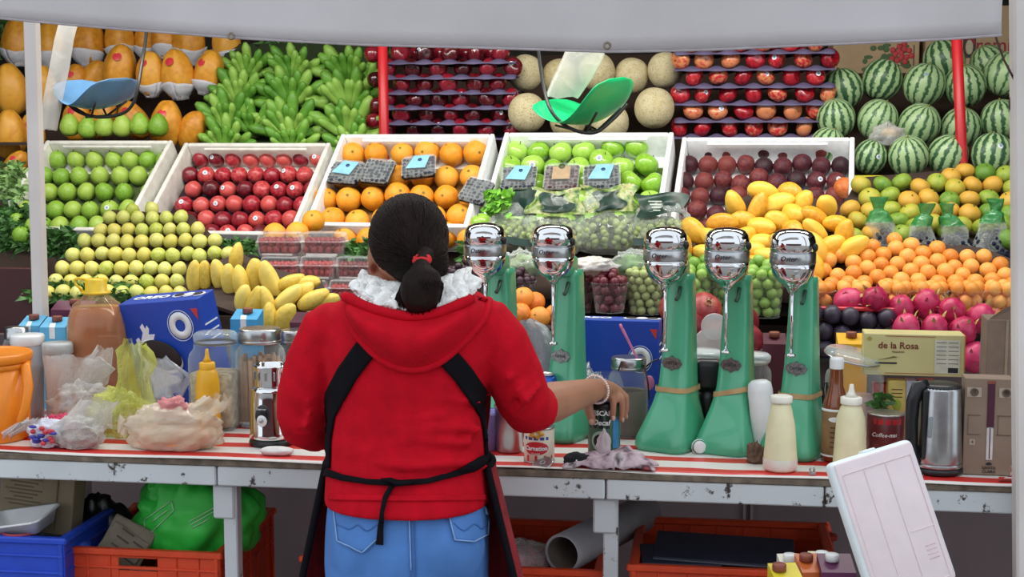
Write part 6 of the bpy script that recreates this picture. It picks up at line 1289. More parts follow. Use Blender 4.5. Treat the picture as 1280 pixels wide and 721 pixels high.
p = at(1253, 3.2, TT+.001); h = P(1253, 400, 3.2).z-TT; t = thing('tall_carton', 'plain brown cardboard carton behind the printed case', 'carton', p, (0, 0, -.05)); MB().box((0, .05, h/2), (.085, .1, h), .002).obj('carton_body', M('brown_card2', '#7c685a', .85, var=.1), t); MB().add([(-.04, 0, h), (.042, 0, h), (.045, -.02, h+.045), (-.01, -.025, h+.03)], [(0, 1, 2, 3)], False).obj('open_flap', cb2, t); MB().box((.0, -.0008, h*.5), (.006, .001, h)).obj('tape_strip', M('carton_tape', '#94826e', .4), t)
o = MB().sheet(lambda u, v: (.05*(u-.5)+.006*v, .03*(v-.5), .014*math.sin(u*2.6)*(1-v)+.003*v), 10, 8).obj('red_cloth_fold', M('cloth_red', '#c8342c', .5), None, at(1262, 2.995, TT+.002)); tag(o, 'turned-up red corner of the oilcloth by the post', 'cloth')
t = thing('bulldog_clip', 'small metal clip on the cloth before the foam lid', 'clip', at(1014, 2.985, TT+.001)); MB().tube([(0, 0, .002), (-.003, -.004, .014), (.002, -.004, .02), (.006, 0, .014), (.005, .002, .004)], .0022, 6).obj('wire_loop', steel, t); MB().box((.002, 0, .004), (.014, .006, .006), .001).obj('jaw', steel, t)
# cable at the post
o = MB().tube([P(1278, 520, 2.93), P(1271, 535, 2.92), P(1272, 552, 2.92), P(1280, 560, 2.93), P(1276, 572, 2.92), P(1268, 588, 2.93), P(1280, 600, 2.94)], .003, 8).obj('black_cable', dark_pl, None); tag(o, 'black cable looped on the corner post', 'cable')
# ================================================================== THE WOMAN AT THE TABLE
YB = 2.68
skin = M('skin', '#a8745a', .5, var=.08, scale=12, bump=.05, sss=.15)
knit = M('red_knit', '#be0a20', .9, var=.10, scale=30, bump=.3, bscale=220, spec=.15)
hairm = M('dark_hair', '#1e120e', .6, var=.35, scale=14, spec=.15)
def hair_fix():
    nt = hairm.node_tree; b = nt.nodes['Principled BSDF']; tc = N(nt, 'TexCoord'); mp = N(nt, 'Mapping'); mp.inputs['Scale'].default_value = (240, 240, 10); nz = N(nt, 'TexNoise', Scale=1.0, Detail=2.0)
    nt.links.new(tc.outputs['Object'], mp.inputs[0]); nt.links.new(mp.outputs[0], nz.inputs['Vector']); bp = N(nt, 'Bump', Strength=.9, Distance=.004); nt.links.new(nz.outputs[0], bp.inputs['Height']); nt.links.new(bp.outputs[0], b.inputs['Normal'])
hair_fix()
fleece = M('white_fleece', '#f2efec', .95, var=.15, scale=60, bump=1.0, bscale=120)
denim = M('blue_denim', '#4a7cc0', .8, var=.14, scale=9, bump=.25, bscale=400); stitch = M('denim_stitch', '#7ea2d4', .8); denim_d = M('denim_seam', '#3a66a8', .8)
apr = M('apron_maroon', '#8e1824', .7, var=.25, scale=40); apb = M('apron_black', '#121015', .8, spec=.1)
person = thing('person', 'woman seen from behind in red hooded sweater, jeans and apron at the table', 'person', (P(511, 600, YB).x, YB, 0))
PO = Vector(person.location)
def pw(px, py, Y=YB): return P(px, py, Y)-PO
def er(c, rx, ry, n=28, p=2.3):
    out = []
    for j in range(n):
        a = 2*PI*j/n; ca, sa = math.cos(a), math.sin(a); out.append((c.x+rx*math.copysign(abs(ca)**(2/p), ca), c.y+ry*math.copysign(abs(sa)**(2/p), sa), c.z))
    return out
def remesh(mb, name, mat, vox, it=6, fac=.5):
    o = mb.obj(name, mat, person); m = o.modifiers.new('r', 'REMESH'); m.mode = 'VOXEL'; m.voxel_size = vox
    s = o.modifiers.new('s', 'SMOOTH'); s.iterations = it; s.factor = fac; bake(o); smooth_all(o)
    if not o.data.materials: o.data.materials.append(mat)
    return o
sc_ = mpp(511, 450, YB)
# --- body, one continuous skin
tors = [(352, 526, 40, .055), (366, 522, 70, .075), (385, 518, 96, .09), (420, 514, 100, .105), (460, 512, 95, .11), (500, 510, 88, .105), (540, 510, 90, .105), (580, 510, 92, .115), (625, 509, 94, .125), (680, 509, 96, .13)]
b = MB(); b.loft([er(pw(cx, y), hw_*sc_-.008, d-.008) for y, cx, hw_, d in tors])
b.tube([pw(520, 372, YB+.0), pw(514, 345, YB+.005), pw(508, 325, YB+.01)], [.058, .05, .048], 16)
hc = pw(509, 303, YB+.015); b.ell(hc, (.066, .085, .098), 24, 16)
b.ell(hc+Vector((0, .02, -.045)), (.052, .065, .06), 20, 12)           # jaw
b.ell(hc+Vector((0, .088, -.018)), (.011, .016, .02), 10, 8)            # nose
for sx in (-1, 1): b.ell(hc+Vector((sx*.068, .004, -.012)), (.009, .017, .028), 12, 10)   # ears
b.ell(pw(464.5, 323, YB+.008), (.008, .017, .028), 12, 10); b.tube([pw(468, 318, YB+.02), pw(471, 342, YB+.025), pw(484, 356, YB+.015)], [.010, .016, .02], 10); b.ell(hc+Vector((0, .078, -.055)), (.022, .01, .009), 12, 8)            # lips
el = {}
rsh, rel, rwr = pw(608, 404), pw(658, 512, YB+.05), pw(744, 487, 2.985)
lsh, lel, lwr = pw(408, 410), pw(380, 522, YB+.02), pw(440, 545, YB+.2)
b.tube([rsh, rsh.lerp(rel, .5), rel], [.05, .046, .042], 14); b.tube([rel, rel.lerp(rwr, .35), rel.lerp(rwr, .75), rwr], [.042, .043, .032, .026], 14)
b.tube([lsh, lsh.lerp(lel, .5), lel], [.05, .046, .042], 14); b.tube([lel, lel.lerp(lwr, .35), lel.lerp(lwr, .8), lwr], [.042, .041, .03, .026], 14)
b.ell(rel, (.043,)*3, 12, 8); b.ell(lel, (.043,)*3, 12, 8)
# legs and feet
for sx in (-1, 1):
    hip = Vector((sx*.078-.003, .01, .80)); kn = Vector((sx*.082, .02, .44)); an = Vector((sx*.08, 0, .08))
    b.tube([hip, hip.lerp(kn, .5), kn, kn.lerp(an, .4), an], [.078, .07, .05, .048, .033], 16); b.ell((sx*.085, .05, .035), (.036, .10, .032), 14, 8)
# right hand over the coffee tin
ct = CANX+Vector((0, 0, CANH))-PO
pal = ct+Vector((.0, -.006, .024)); b.tube([rwr, rwr.lerp(pal, .55)+Vector((0, 0, .004)), pal+Vector((.012, .006, .0))], [.026, .030, .026], 14, asp=.78)
b.ell(pal+Vector((.006, .004, .0)), (.036, .036, .017), 16, 10)
FG = []
for i in range(4):
    fa = math.radians((-62, -31, 0, 31)[i]); fd = Vector((math.cos(fa), math.sin(fa), 0)); ln = (.9, 1.05, 1.0, .82)[i]; k0 = ct+fd*.028+Vector((0, 0, .024)); k1 = ct+fd*.0475+Vector((0, 0, .013)); k2 = ct+fd*.0485+Vector((0, 0, .013-.026*ln)); k3 = ct+fd*.0445+Vector((0, 0, .013-.047*ln))
    b.tube([pal+fd*.008, k0, k1, k2, k3], [.011, .0098, .0088, .008, .007], 10); b.ell(k3, (.0072,)*3, 8, 6); FG.append((k3, k2))
th = [pal+Vector((-.018, -.018, -.002)), ct+Vector((-.034, -.038, .008)), ct+Vector((-.030, -.044, -.016)), ct+Vector((-.022, -.0455, -.038))]
b.tube(th, [.015, .0125, .011, .009], 10); b.ell(th[-1], (.0088,)*3, 8, 6)
# left hand resting on the table
lp_ = lwr+Vector((.05, .05, -.01)); lp_.z = TT+.028; b.tube([lwr, lwr.lerp(lp_, .6), lp_], [.026, .03, .028], 12, asp=.7); 
for i in range(4):
    a0 = lp_+Vector((.012-.012*i+.01, .012, .004)); b.tube([lp_, a0+Vector((.01, .02, .004)), a0+Vector((.02, .045, -.004)), a0+Vector((.022, .058, -.016))], [.012, .010, .009, .0075], 8)
b.tube([lp_+Vector((-.01, -.01, 0)), lp_+Vector((.03, -.01, -.005)), lp_+Vector((.05, .005, -.015))], [.013, .011, .009], 8)
body = remesh(b, 'body', skin, .0045, 4)
for k3, k2 in FG: pass
nl = M('nail', '#c89a86', .3)
for (a, bb) in ((th[-1], th[-2]),): MB().ell(a+Vector((-.002, -.0082, .001)), (.0055, .0022, .007), 10, 8).obj('fingernail', nl, person)
for k3, k2 in FG:
    fd = (k3-ct); fd.z = 0; fd.normalize(); MB().ell((0, 0, 0), (.002, .0048, .0062), 10, 8, Matrix.Translation(k3+fd*.0062+Vector((0, 0, .001))) @ Matrix.Rotation(math.atan2(fd.y, fd.x), 4, 'Z')).obj('fingernail', nl, person)
for sx in (-1, 1):
    e = MB().ell(hc+Vector((sx*.03, .078, .0)), (.013, .008, .009), 12, 8).obj('eye', M('eye_white', '#e8e4e0', .2), person); MB().ell(hc+Vector((sx*.03, .084, .0)), (.006, .003, .006), 10, 6).obj('iris', M('iris_brown', '#2c1a12', .2), e)
# --- sweater
tors2 = [(358, 524, 58, .075), (366, 522, 78, .088), (378, 519, 98, .098), (392, 517, 110, .108), (415, 515, 112, .116), (440, 513, 108, .122), (470, 511, 101, .122), (500, 509, 97, .118), (535, 509, 98, .120), (552, 509, 100, .124), (565, 510, 100, .123), (590, 510, 102, .136), (610, 510, 103, .150), (626, 510, 103, .157)]
b = MB(); b.loft([er(pw(cx, y), hw_*sc_+.001, d) for y, cx, hw_, d in tors2])
b.ell(pw(415, 412), (.055, .068, .055), 16, 12); b.ell(pw(606, 408), (.055, .068, .055), 16, 12)
b.tube([pw(416, 405), pw(392, 455), pw(380, 495), pw(379, 522, YB+.01)], [.058, .0575, .055, .054], 18); b.tube([pw(379, 515, YB), pw(381, 528, YB+.025), pw(398, 536, YB+.08)], [.053, .053, .050], 18)
b.tube([pw(600, 400), pw(625, 430), pw(644, 470, YB+.02), pw(656, 505, YB+.045)], [.058, .0585, .057, .055], 18); b.tube([pw(652, 498, YB+.035), pw(660, 510, YB+.06), pw(672, 508, YB+.10)], [.052, .053, .050], 18)
for (y, x0, x1, r, dep) in ((536, 418, 600, .010, .115), (551, 420, 590, .008, .118), (580, 412, 606, .010, .126), (522, 425, 560, .006, .114), (500, 440, 600, .005, .114)):
    b.tube([pw(x0+(x1-x0)*k/10, y+2.5*math.sin(k*1.1+y), YB-dep*math.sqrt(max(.05, 1-((x0+(x1-x0)*k/10-510)/104)**2))) for k in range(11)], r, 8)
for (a, c_) in (((372, 505), (402, 530)), ((368, 520), (398, 543)), ((366, 490), (408, 512)), ((640, 520), (676, 480)), ((628, 508), (668, 468)), ((618, 492), (655, 452))):
    m_ = ((a[0]+c_[0])/2, (a[1]+c_[1])/2); b.tube([pw(*a, YB-.01), pw(*m_, YB-.05), pw(*c_, YB-.01)], [.006, .0085, .006], 8)
sweater = remesh(b, 'sweater', knit, .006, 5); sweater.name = 'red_sweater'
# hem and cuffs
def conform_bvh(objs):
    vs_, fs = [], []
    for o in objs:
        n = len(vs_); vs_ += [v.co+PO for v in o.data.vertices]; fs += [[i+n for i in p.vertices] for p in o.data.polygons]
    return BVHTree.FromPolygons(vs_, fs)
def cast(bv, px, py, off, dflt=None):
    d = ray(px, py).normalized(); h = bv.ray_cast(cC, d)
    if h[0] is None: h2 = bv.find_nearest(P(px, py, YB-.02)); return h2[0]+h2[1]*off-PO
    return h[0]+h[1]*off-PO if h[1].dot(d) < 0 else h[0]-h[1]*off-PO
def ribbon(bv, line, wpx, off, name, mat, thick=.003, nv=4, par=None, sub=6):
    pts = [Vector((a, b_)) for a, b_ in line]; fine = []
    for i in range(len(pts)-1):
        for k in range(sub): fine.append(pts[i].lerp(pts[i+1], k/sub))
    fine.append(pts[-1]); n = len(fine)
    W_ = wpx if isinstance(wpx, (list, tuple)) else [wpx]*len(line)
    def f(i, j):
        t = (fine[min(i+1, n-1)]-fine[max(i-1, 0)]).normalized(); nn = Vector((-t.y, t.x)); u = i/(n-1)*(len(W_)-1); k = min(int(u), len(W_)-2); w = W_[k]+(W_[k+1]-W_[k])*(u-k)
        q = fine[i]+nn*w*(j/nv-.5); return cast(bv, q.x, q.y, off)
    mb = MB(); vv = [f(i, j) for i in range(n) for j in range(nv+1)]; ff = [(i*(nv+1)+j, (i+1)*(nv+1)+j, (i+1)*(nv+1)+j+1, i*(nv+1)+j+1) for i in range(n-1) for j in range(nv)]
    mb.add(vv, ff); o = mb.obj(name, mat, par or person); s = o.modifiers.new('s', 'SOLIDIFY'); s.thickness = thick; s.offset = 0; return o
bv = conform_bvh([sweater])
ribbon(bv, [(412, 621), (440, 622), (510, 623), (580, 622), (608, 621)], 7, .002, 'hem_band', knit, .004, par=sweater)
# hood
rim = [(441, 362), (448, 372), (463, 381), (488, 389), (515, 393), (545, 390), (572, 380), (592, 369), (601, 358)]
low = [(432, 378), (437, 400), (454, 425), (482, 450), (515, 460), (548, 452), (582, 424), (604, 398), (612, 374)]
def crv(pts, u):
    k = u*(len(pts)-1); i = min(int(k), len(pts)-2); s = k-i; p0, p1, p2, p3 = [Vector(pts[max(0, min(len(pts)-1, i+d))]) for d in (-1, 0, 1, 2)]
    return .5*((2*p1)+(p2-p0)*s+(2*p0-5*p1+4*p2-p3)*s*s+(3*p1-p0-3*p2+p3)*s**3)
def hoodf(u, v):
    a, c_ = crv(rim, u), crv(low, u); q = a.lerp(c_, v); base = cast(bv, q.x, q.y, 0); e = math.sin(PI*min(1, max(0, u)))
    bul = .012+.05*math.sin(PI*min(1, v*.85+.18))*(.35+.65*e)*(1 if v < .97 else .4); p = Vector(base); p.y -= bul
    if v < .3: p.y = p.y*(v/.3)+(pw(q.x, q.y, YB-.085-.045*e).y)*(1-v/.3)
    p.y += .006*math.sin(u*14+v*4)*v*(1-v)*2
    return p
mb = MB(); mb.sheet(hoodf, 40, 16); hood = mb.obj('hood', knit, person); s_ = hood.modifiers.new('s', 'SOLIDIFY'); s_.thickness = .008; s_.offset = 1
mb = MB(); mb.tube([hoodf(i/40, 0) for i in range(41)], .010, 10); mb.obj('hood_edge', knit, hood)
mb = MB(); mb.tube([hoodf(i/40, 1)+Vector((0, .004, -.001)) for i in range(41)], .008, 10); mb.obj('hood_seam', knit, hood)
# fleece lining: from the hood rim to the neck
nin = [(455, 345), (460, 350), (474, 356), (492, 360), (515, 362), (540, 358), (560, 352), (575, 346), (586, 342)]
def flf(u, v):
    a, c_ = crv(rim, u), crv(nin, u); q = a.lerp(c_, v); e = math.sin(PI*u); p = pw(q.x, q.y-2, YB-.075-.045*e+.07*v)
    n_ = noise.noise(Vector((q.x*.11, q.y*.11, 2)))*.0035+noise.noise(Vector((q.x*.3, q.y*.3, 5)))*.002; p.y -= n_+.010*math.sin(PI*v); p.z += n_; return p
mb = MB(); mb.sheet(flf, 70, 16); fl = mb.obj('fleece_lining', fleece, person); s_ = fl.modifiers.new('s', 'SOLIDIFY'); s_.thickness = .012; s_.offset = 1
mb = MB(); rnd = random.Random(1)
for k in range(1500):
    p = flf(rnd.random(), rnd.random()); mb.ell(p+Vector((0, -.004, 0)), (rnd.uniform(.0015, .003),)*3, 5, 4)
o = mb.obj('fleece_tufts', fleece, fl); o['kind'] = 'stuff'
# --- hair
b = MB(); b.ell(pw(511, 296, YB+.004), (.0765, .098, .0845), 32, 22); b.ell(pw(519, 318, YB-.03), (.062, .06, .058), 24, 16); b.ell(pw(532, 330, YB-.03), (.045, .045, .045), 20, 12)
hair = remesh(b, 'hair', hairm, .006, 8)
bh = BVHTree.FromPolygons([v.co for v in hair.data.vertices], [list(p.vertices) for p in hair.data.polygons])
mb = MB(); rnd = random.Random(11); tie = pw(528, 324, YB-.1); hcc = pw(511, 298, YB+.004)
for k in range(520):
    an = rnd.uniform(0, 2*PI); st = hcc+Vector((.085*math.cos(an)*rnd.uniform(.6, 1), rnd.uniform(-.04, .05), .09*math.sin(an)+.0)); pts = []
    for i in range(9):
        q = st.lerp(tie, (i/8)**1.15); lo_, nn, _, _ = bh.find_nearest(q+(q-hcc).normalized()*.05); pts.append(lo_+nn*(.0006+.0012*math.sin(PI*i/8)*rnd.random()))
    mb.tube(pts, [.0008, .0014, .0016, .0016, .0016, .0016, .0016, .0015, .001], 4)
o = mb.obj('combed_strands', hairm, hair); o['kind'] = 'stuff'
pt0 = pw(528, 326, YB-.105)
b = MB(); b.tube([pt0+Vector((0, .03, .01)), pt0, pt0+Vector((.0, -.012, -.016)), pw(528, 342, YB-.12), pw(527, 358, YB-.125), pw(524, 374, YB-.125), pw(519, 388, YB-.115)], [.02, .013, .022, .034, .040, .037, .018], 22)
pony = remesh(b, 'ponytail', hairm, .005, 5)
mb = MB(); rnd = random.Random(5)
for k in range(260):
    a = rnd.uniform(-1.1, 1.1); e_ = .03*a*a; q0 = pw(528+a*6, 331+rnd.uniform(-2, 3), YB-.122+e_); q1 = pw(528+a*24, 356+rnd.uniform(-4, 4), YB-.163+e_+rnd.uniform(0, .004)); q2 = pw(521+a*22+rnd.uniform(-7, 5), 386+rnd.uniform(-12, 9), YB-.14+e_); mb.tube([q0, q0.lerp(q1, .6)+Vector((0, -.006, 0)), q1, q1.lerp(q2, .55)+Vector((.002*a, -.003, 0)), q2], [.001, .0016, .0017, .0014, .0004], 4)
o = mb.obj('loose_strands', hairm, pony); o['kind'] = 'stuff'
mb = MB(); ax = pt0+Vector((0, .0, .002))
pts = [ax+Vector((.0125*math.cos(k), -.002+.008*math.sin(k), .006*math.sin(k))) for k in np.linspace(0, 2*PI, 25)]
mb.tube(pts, [.006+.001*math.sin(k*3) for k in range(25)], 10); mb.ell(ax+Vector((0, -.008, 0)), (.013, .007, .007), 14, 8); mb.obj('hair_tie', M('red_tie', '#d01c24', .8, bump=.4), person)
# --- jeans
b = MB(); b.loft([er(pw(509, y), hw_*sc_, d) for y, hw_, d in ((612, 97, .128), (640, 101, .138), (670, 103, .145), (700, 104, .145), (730, 102, .14))])
for sx in (-1, 1):
    b.ell(pw(509+sx*48, 682, YB-.055), (.078, .09, .092), 18, 14)
    b.tube([Vector((sx*.078-.003, .0, .80)), Vector((sx*.083-.003, .005, .66)), Vector((sx*.086, .015, .44)), Vector((sx*.085, .005, .25)), Vector((sx*.085, -.002, .075))], [.082, .084, .066, .058, .054], 18)
jeans = remesh(b, 'jeans', denim, .007, 5)
bj = conform_bvh([jeans])
ribbon(bj, [(514, 626), (515, 650), (516, 680), (517, 712), (516, 740)], 6, .002, 'centre_seam', denim_d, .003, 2, jeans); ribbon(bj, [(511, 626), (512, 650), (513, 680), (514, 712)], 1.6, .004, 'seam_stitch', stitch, .001, 1, jeans)
for pts, arc in (([(419, 629), (477, 629), (474, 672), (453, 690), (424, 676)], [(424, 655), (438, 662), (449, 656), (460, 663), (473, 655)]), ([(556, 628), (609, 628), (607, 668), (590, 677), (568, 675)], [(566, 655), (578, 664), (590, 656), (600, 662), (607, 650)])):
    poly = pts; mb = MB(); n = 10
    (x0, y0), (x1, y1) = pts[0], pts[1]
    def pf(u, v, pts=pts):
        a = Vector(pts[0]).lerp(Vector(pts[1]), u); lowr = crv([pts[4], pts[3], pts[2]], u); q = a.lerp(lowr, v); return cast(bj, q.x, q.y, .0035)
    mb.sheet(pf, 12, 12); pk_ = mb.obj('back_pocket', denim, jeans); s_ = pk_.modifiers.new('s', 'SOLIDIFY'); s_.thickness = .003; s_.offset = 0
    ribbon(bj, pts+[pts[0]], 1.6, .0058, 'pocket_stitch', stitch, .001, 1, jeans); ribbon(bj, [(pts[0][0]+1, pts[0][1]+6), (pts[1][0]-1, pts[1][1]+6)], 1.4, .0058, 'pocket_stitch', stitch, .001, 1, jeans); ribbon(bj, [tuple(crv(arc, k/16)) for k in range(17)], 1.4, .0058, 'pocket_arc', denim_d, .001, 1, jeans)
ribbon(bj, [(554, 633), (555, 642)], 4, .007, 'red_tab', M('tab_red', '#b8242c', .6), .002, 1, jeans)
for sx in (-1, 1):
    sh = MB().loft([er(Vector((sx*.085, .04, z)), rx, ry) for z, rx, ry in ((.0, .042, .12), (.02, .044, .122), (.045, .042, .112), (.07, .038, .075))]).obj('shoe', M('shoe_dark', '#26262a', .6), person); MB().box((sx*.085, .04, .006), (.085, .235, .012), .005).obj('sole', M('sole_white', '#c8c8c8', .6), sh)
# --- apron
bb_ = conform_bvh([sweater, jeans])
ribbon(bb_, [(470, 418), (455, 440), (436, 466), (420, 496), (413, 520), (411, 550), (410, 585)], [27, 27, 26, 24, 14, 8, 8], .004, 'apron_strap', apb, .004, 6)
ribbon(bb_, [(536, 418), (556, 442), (577, 466), (597, 496), (606, 520), (610, 550), (612, 575)], [27, 27, 26, 24, 14, 9, 9], .004, 'apron_strap', apb, .004, 6)
ribbon(bb_, [(409, 590), (430, 597), (460, 602), (498, 604)], [9, 8, 7, 8], .005, 'apron_tie', apb, .004, 3); ribbon(bb_, [(498, 604), (535, 601), (570, 591), (609, 573)], [8, 7, 8, 10], .005, 'apron_tie', apb, .004, 3)
kn_ = cast(bb_, 497, 604, .010); MB().tube([kn_+Vector((-.03, 0, .006)), kn_+Vector((-.012, -.006, .007)), kn_, kn_+Vector((.02, -.005, .002)), kn_+Vector((.034, 0, .004))], [.003, .007, .009, .007, .003], 10, asp=.7).obj('apron_knot', apb, person)
ribbon(bb_, [(492, 606), (483, 622), (479, 640), (477, 662), (476, 680)], [6, 6, 5, 7, 9], .008, 'tie_tail', apb, .003, 2); 
def apf(u, v):
    ph = math.radians(-14+u*208); yp = 560+v*230; zz_ = pw(511, 575, YB).z-v*.52
    A = .166+.052*min(1, v*2.1)+.01*v; B = .155+.02*v+.006*math.sin(ph*9)*v
    return Vector((A*math.cos(ph)+.003+.010*v*(math.cos(ph) > 0), B*math.sin(ph)+.0, zz_-.02*math.sin(ph)*0))
mb = MB(); mb.sheet(apf, 60, 18); ap_ = mb.obj('apron_skirt', apr, person); s_ = ap_.modifiers.new('s', 'SOLIDIFY'); s_.thickness = .003
for u in (0, 1): MB().tube([apf(u, k/18) for k in range(19)], .0075, 8).obj('apron_binding', apb, ap_)
MB().tube([apf(k/60, 0) for k in range(61)], .006, 8).obj('apron_waistband', apb, ap_)
# bib in front of the chest
def bibf(u, v):
    ph = math.radians(35+u*110); y = 575-v*150; p = pw(511, y, YB); A = .166+.02*math.sin(v*3); return Vector((A*math.cos(ph), .138*math.sin(ph)+.012, p.z))
MB().sheet(bibf, 24, 10).obj('apron_bib', apr, person)
# --- bracelet of pearls
ax = (rwr-rel).normalized(); cb = rwr.lerp(rel, -.0)+ax*.004; u_ = ax.cross(Vector((0, 0, 1))).normalized(); v_ = ax.cross(u_); mb = MB()
for k in range(36): a = 2*PI*k/36; mb.ell(cb+u_*(.0305*math.cos(a))+v_*(.0305*math.sin(a))+ax*.003*math.sin(a), (.0028,)*3, 8, 6)
mb.obj('pearl_bracelet', M('pearl', '#ecd8d0', .2, var=.03), person)
# ================================================================== UNDER THE TABLE, FRONT RIGHT
SHZ = .396
orc = M('orange_crate_plastic', '#d4431c', .45, var=.08); blc = M('blue_crate_plastic', '#1d46c0', .4, var=.06)
def crate(px0, px1, ytop, Y, dep, lab, mat, z0=SHZ, hole=None, ribs=7):
    a, b = P(px0, ytop, Y), P(px1, ytop, Y); w = b.x-a.x; h = a.z-z0; t = thing('plastic_crate', lab, 'crate', ((a.x+b.x)/2, Y, z0), group='plastic crates under the table')
    MB().box((0, dep/2, .006), (w-.02, dep-.02, .012)).obj('bottom', mat, t)
    for nm, c, d, ax in (('front_wall', (0, .01, 0), w, 0), ('back_wall', (0, dep-.01, 0), w, 0), ('side_wall', (-w/2+.01, dep/2, 0), dep, 1), ('side_wall', (w/2-.01, dep/2, 0), dep, 1)):
        mb = MB()
        def bx(u, z, lu, lz, th, o=0):
            if ax == 0: mb.box((c[0]+u, c[1]+o, z), (lu, th, lz), .0015)
            else: mb.box((c[0]+o, c[1]+u, z), (th, lu, lz), .0015)
        if nm == 'front_wall' and hole:
            hx, hw_ = hole; bx((-w/2+hx-hw_/2)/2, h/2, hx-hw_/2+w/2, h-.01, .004); bx((w/2+hx+hw_/2)/2, h/2, w/2-hx-hw_/2, h-.01, .004); bx(hx, h*.40, hw_, h*.78, .004); bx(hx, h*.95, hw_, h*.08, .004)
        else: bx(0, h/2, d-.01, h-.012, .004)
        for z in (h-.045, h-.085, .03): bx(0, z, d, .006, .012)
        for k in range(ribs+1):
            u = -d/2+d*k/ribs
            if nm == 'front_wall' and hole and abs(u-hole[0]) < hole[1]/2: continue
            bx(max(-d/2+.004, min(d/2-.004, u)), h/2, .006, h-.01, .011)
        o = mb.obj(nm, mat, t); m2 = MB(); 
        if ax == 0: m2.box((c[0], c[1], h-.008), (d+.012, .022, .016), .004)
        else: m2.box((c[0], c[1], h-.008), (.022, d-.02, .016), .004)
        m2.obj('rim', mat, o)
    return t, w, h
c1, w1, h1 = crate(80, 274, 684, 3.05, .42, 'orange plastic crate with handle hole under the green bag', orc, hole=(-.012, .095))
crate(376, 560, 695, 3.06, .42, 'orange plastic crate behind the woman legs', orc)
crate(575, 753, 707, 3.05, .42, 'orange plastic crate holding the grey cardboard tube', orc)
crate(786, 1052, 706, 3.05, .42, 'orange plastic crate under the dark boards', orc)
crate(-60, 79, 668, 2.99, .32, 'bright blue plastic crate holding a lilac cup', blc, ribs=1)
for s_ in (): pass
# green shopping bag
grb = M('green_bag', '#38cc48', .45, var=.12, scale=10)
cz = P(250, 690, 3.2).z
t = thing('shopping_bag', 'bright green plastic shopping bag with white print in the orange crate', 'plastic bag', (X(250, 3.24, .6), 3.24, .575))
crumple(60, 40, (.158, .10, .165), 7, .22, 1.1, .55).obj('bag_body', grb, t)
bvg = BVHTree.FromPolygons([v.co+t.location for v in t.children[0].data.vertices], [list(p.vertices) for p in t.children[0].data.polygons])
TL = Vector(t.location)
def cg(px, py, off=.004):
    d = ray(px, py).normalized(); h = bvg.ray_cast(cC, d)
    if h[0] is None: q = bvg.find_nearest(P(px, py, 3.15)); return q[0]-TL
    return h[0]-d*off-TL
wpr = M('bag_print', '#bfe6c0', .5)
for a, b_ in (((182, 668), (180, 650)), ((180, 650), (214, 626)), ((214, 626), (217, 638)), ((217, 638), (184, 670)), ((190, 652), (210, 637)), ((236, 652), (272, 632)), ((238, 656), (273, 636)), ((240, 660), (262, 648))):
    MB().tube([cg(a[0]+(b_[0]-a[0])*k/6, a[1]+(b_[1]-a[1])*k/6) for k in range(7)], .0012, 5).obj('white_print', wpr, t)
crumple(30, 20, (.05, .04, .05), 17, .4, 2.2, .5).obj('bag_handle', grb, t, (-.075, -.03, .15))
# paper, black bag and blue bits in the orange crate
blb = M('black_bag', '#16161a', .3, var=.2)
o = crumple(36, 24, (.09, .06, .12), 23, .3, 2, .6).obj('bin_bag', blb, None, (X(120, 3.28, .6), 3.28, .53)); tag(o, 'crumpled black plastic bag behind the newspaper sheets', 'plastic bag')
news = M('old_newspaper', '#8a8070', .85, var=.15, scale=15); ink = M('news_ink', '#5a5248', .85)
t = thing('newspaper', 'folded grey newspaper sheets standing in the orange crate', 'newspaper', P(135, 700, 3.14), (math.radians(-8), math.radians(28), math.radians(8)))
MB().box((.02, 0, .05), (.11, .012, .12), .003).obj('folded_sheet', news, t); MB().box((.01, -.010, .04), (.10, .006, .10), .002, Matrix.Rotation(.15, 4, 'Y')).obj('folded_sheet', news, t)
for k in range(7): MB().box((.0+.04*(k % 2), -.0145, .02+.011*k), (.034, .0012, .004), 0, Matrix.Rotation(.15, 4, 'Y')).obj('print_line', ink, t)
o = crumple(24, 14, (.035, .03, .02), 3, .3, 2.3, .6).obj('blue_scrap', M('scrap_blue', '#2a4ab0', .4), None, P(97, 690, 3.1)); tag(o, 'blue plastic scrap at the corner of the orange crate', 'scrap')
o = crumple(30, 18, (.05, .03, .03), 13, .3, 2.3, .6).obj('foil_scrap', M('foil', '#b8bcc4', .3, .6), None, (c1.location.x-.012, 3.10, c1.location.z+h1-.105)); tag(o, 'silvery plastic seen through the crate handle hole', 'scrap')
# left corner things
card = M('grey_card', '#8e8068', .85, var=.12, scale=10)
a, b = P(-10, 650, 3.12), P(82, 588, 3.12); w, h = b.x-a.x, b.z-a.z
t = thing('cardboard_sheet', 'printed brown cardboard box under the table corner', 'cardboard', ((a.x+b.x)/2, 3.14, a.z-.02), (-.08, math.radians(5), -.05)); MB().box((0, .03, h/2), (w, .06, h+.02), .002).obj('box_body', card, t)
MB().box((w*.28, -.0015, h/2), (.002, .003, h)).obj('fold_line', M('card_dark', '#6a5c48', .85), t)
for k in range(8): MB().box((-w*.18, -.001, h*(.9-.07*k)), (w*(.5-.12*(k % 3)), .0012, .0035)).obj('print_line', M('card_print', '#6e624e', .85), t)
text('32', .022, M('card_print', '#6e624e'), t, (-w*.22, -.0012, h*.18))
t = thing('white_tray', 'white plastic tray resting tilted on the blue crate', 'tray', at(28, 3.06, P(28, 668, 3.06).z+.012), (.12, math.radians(-10), -.05))
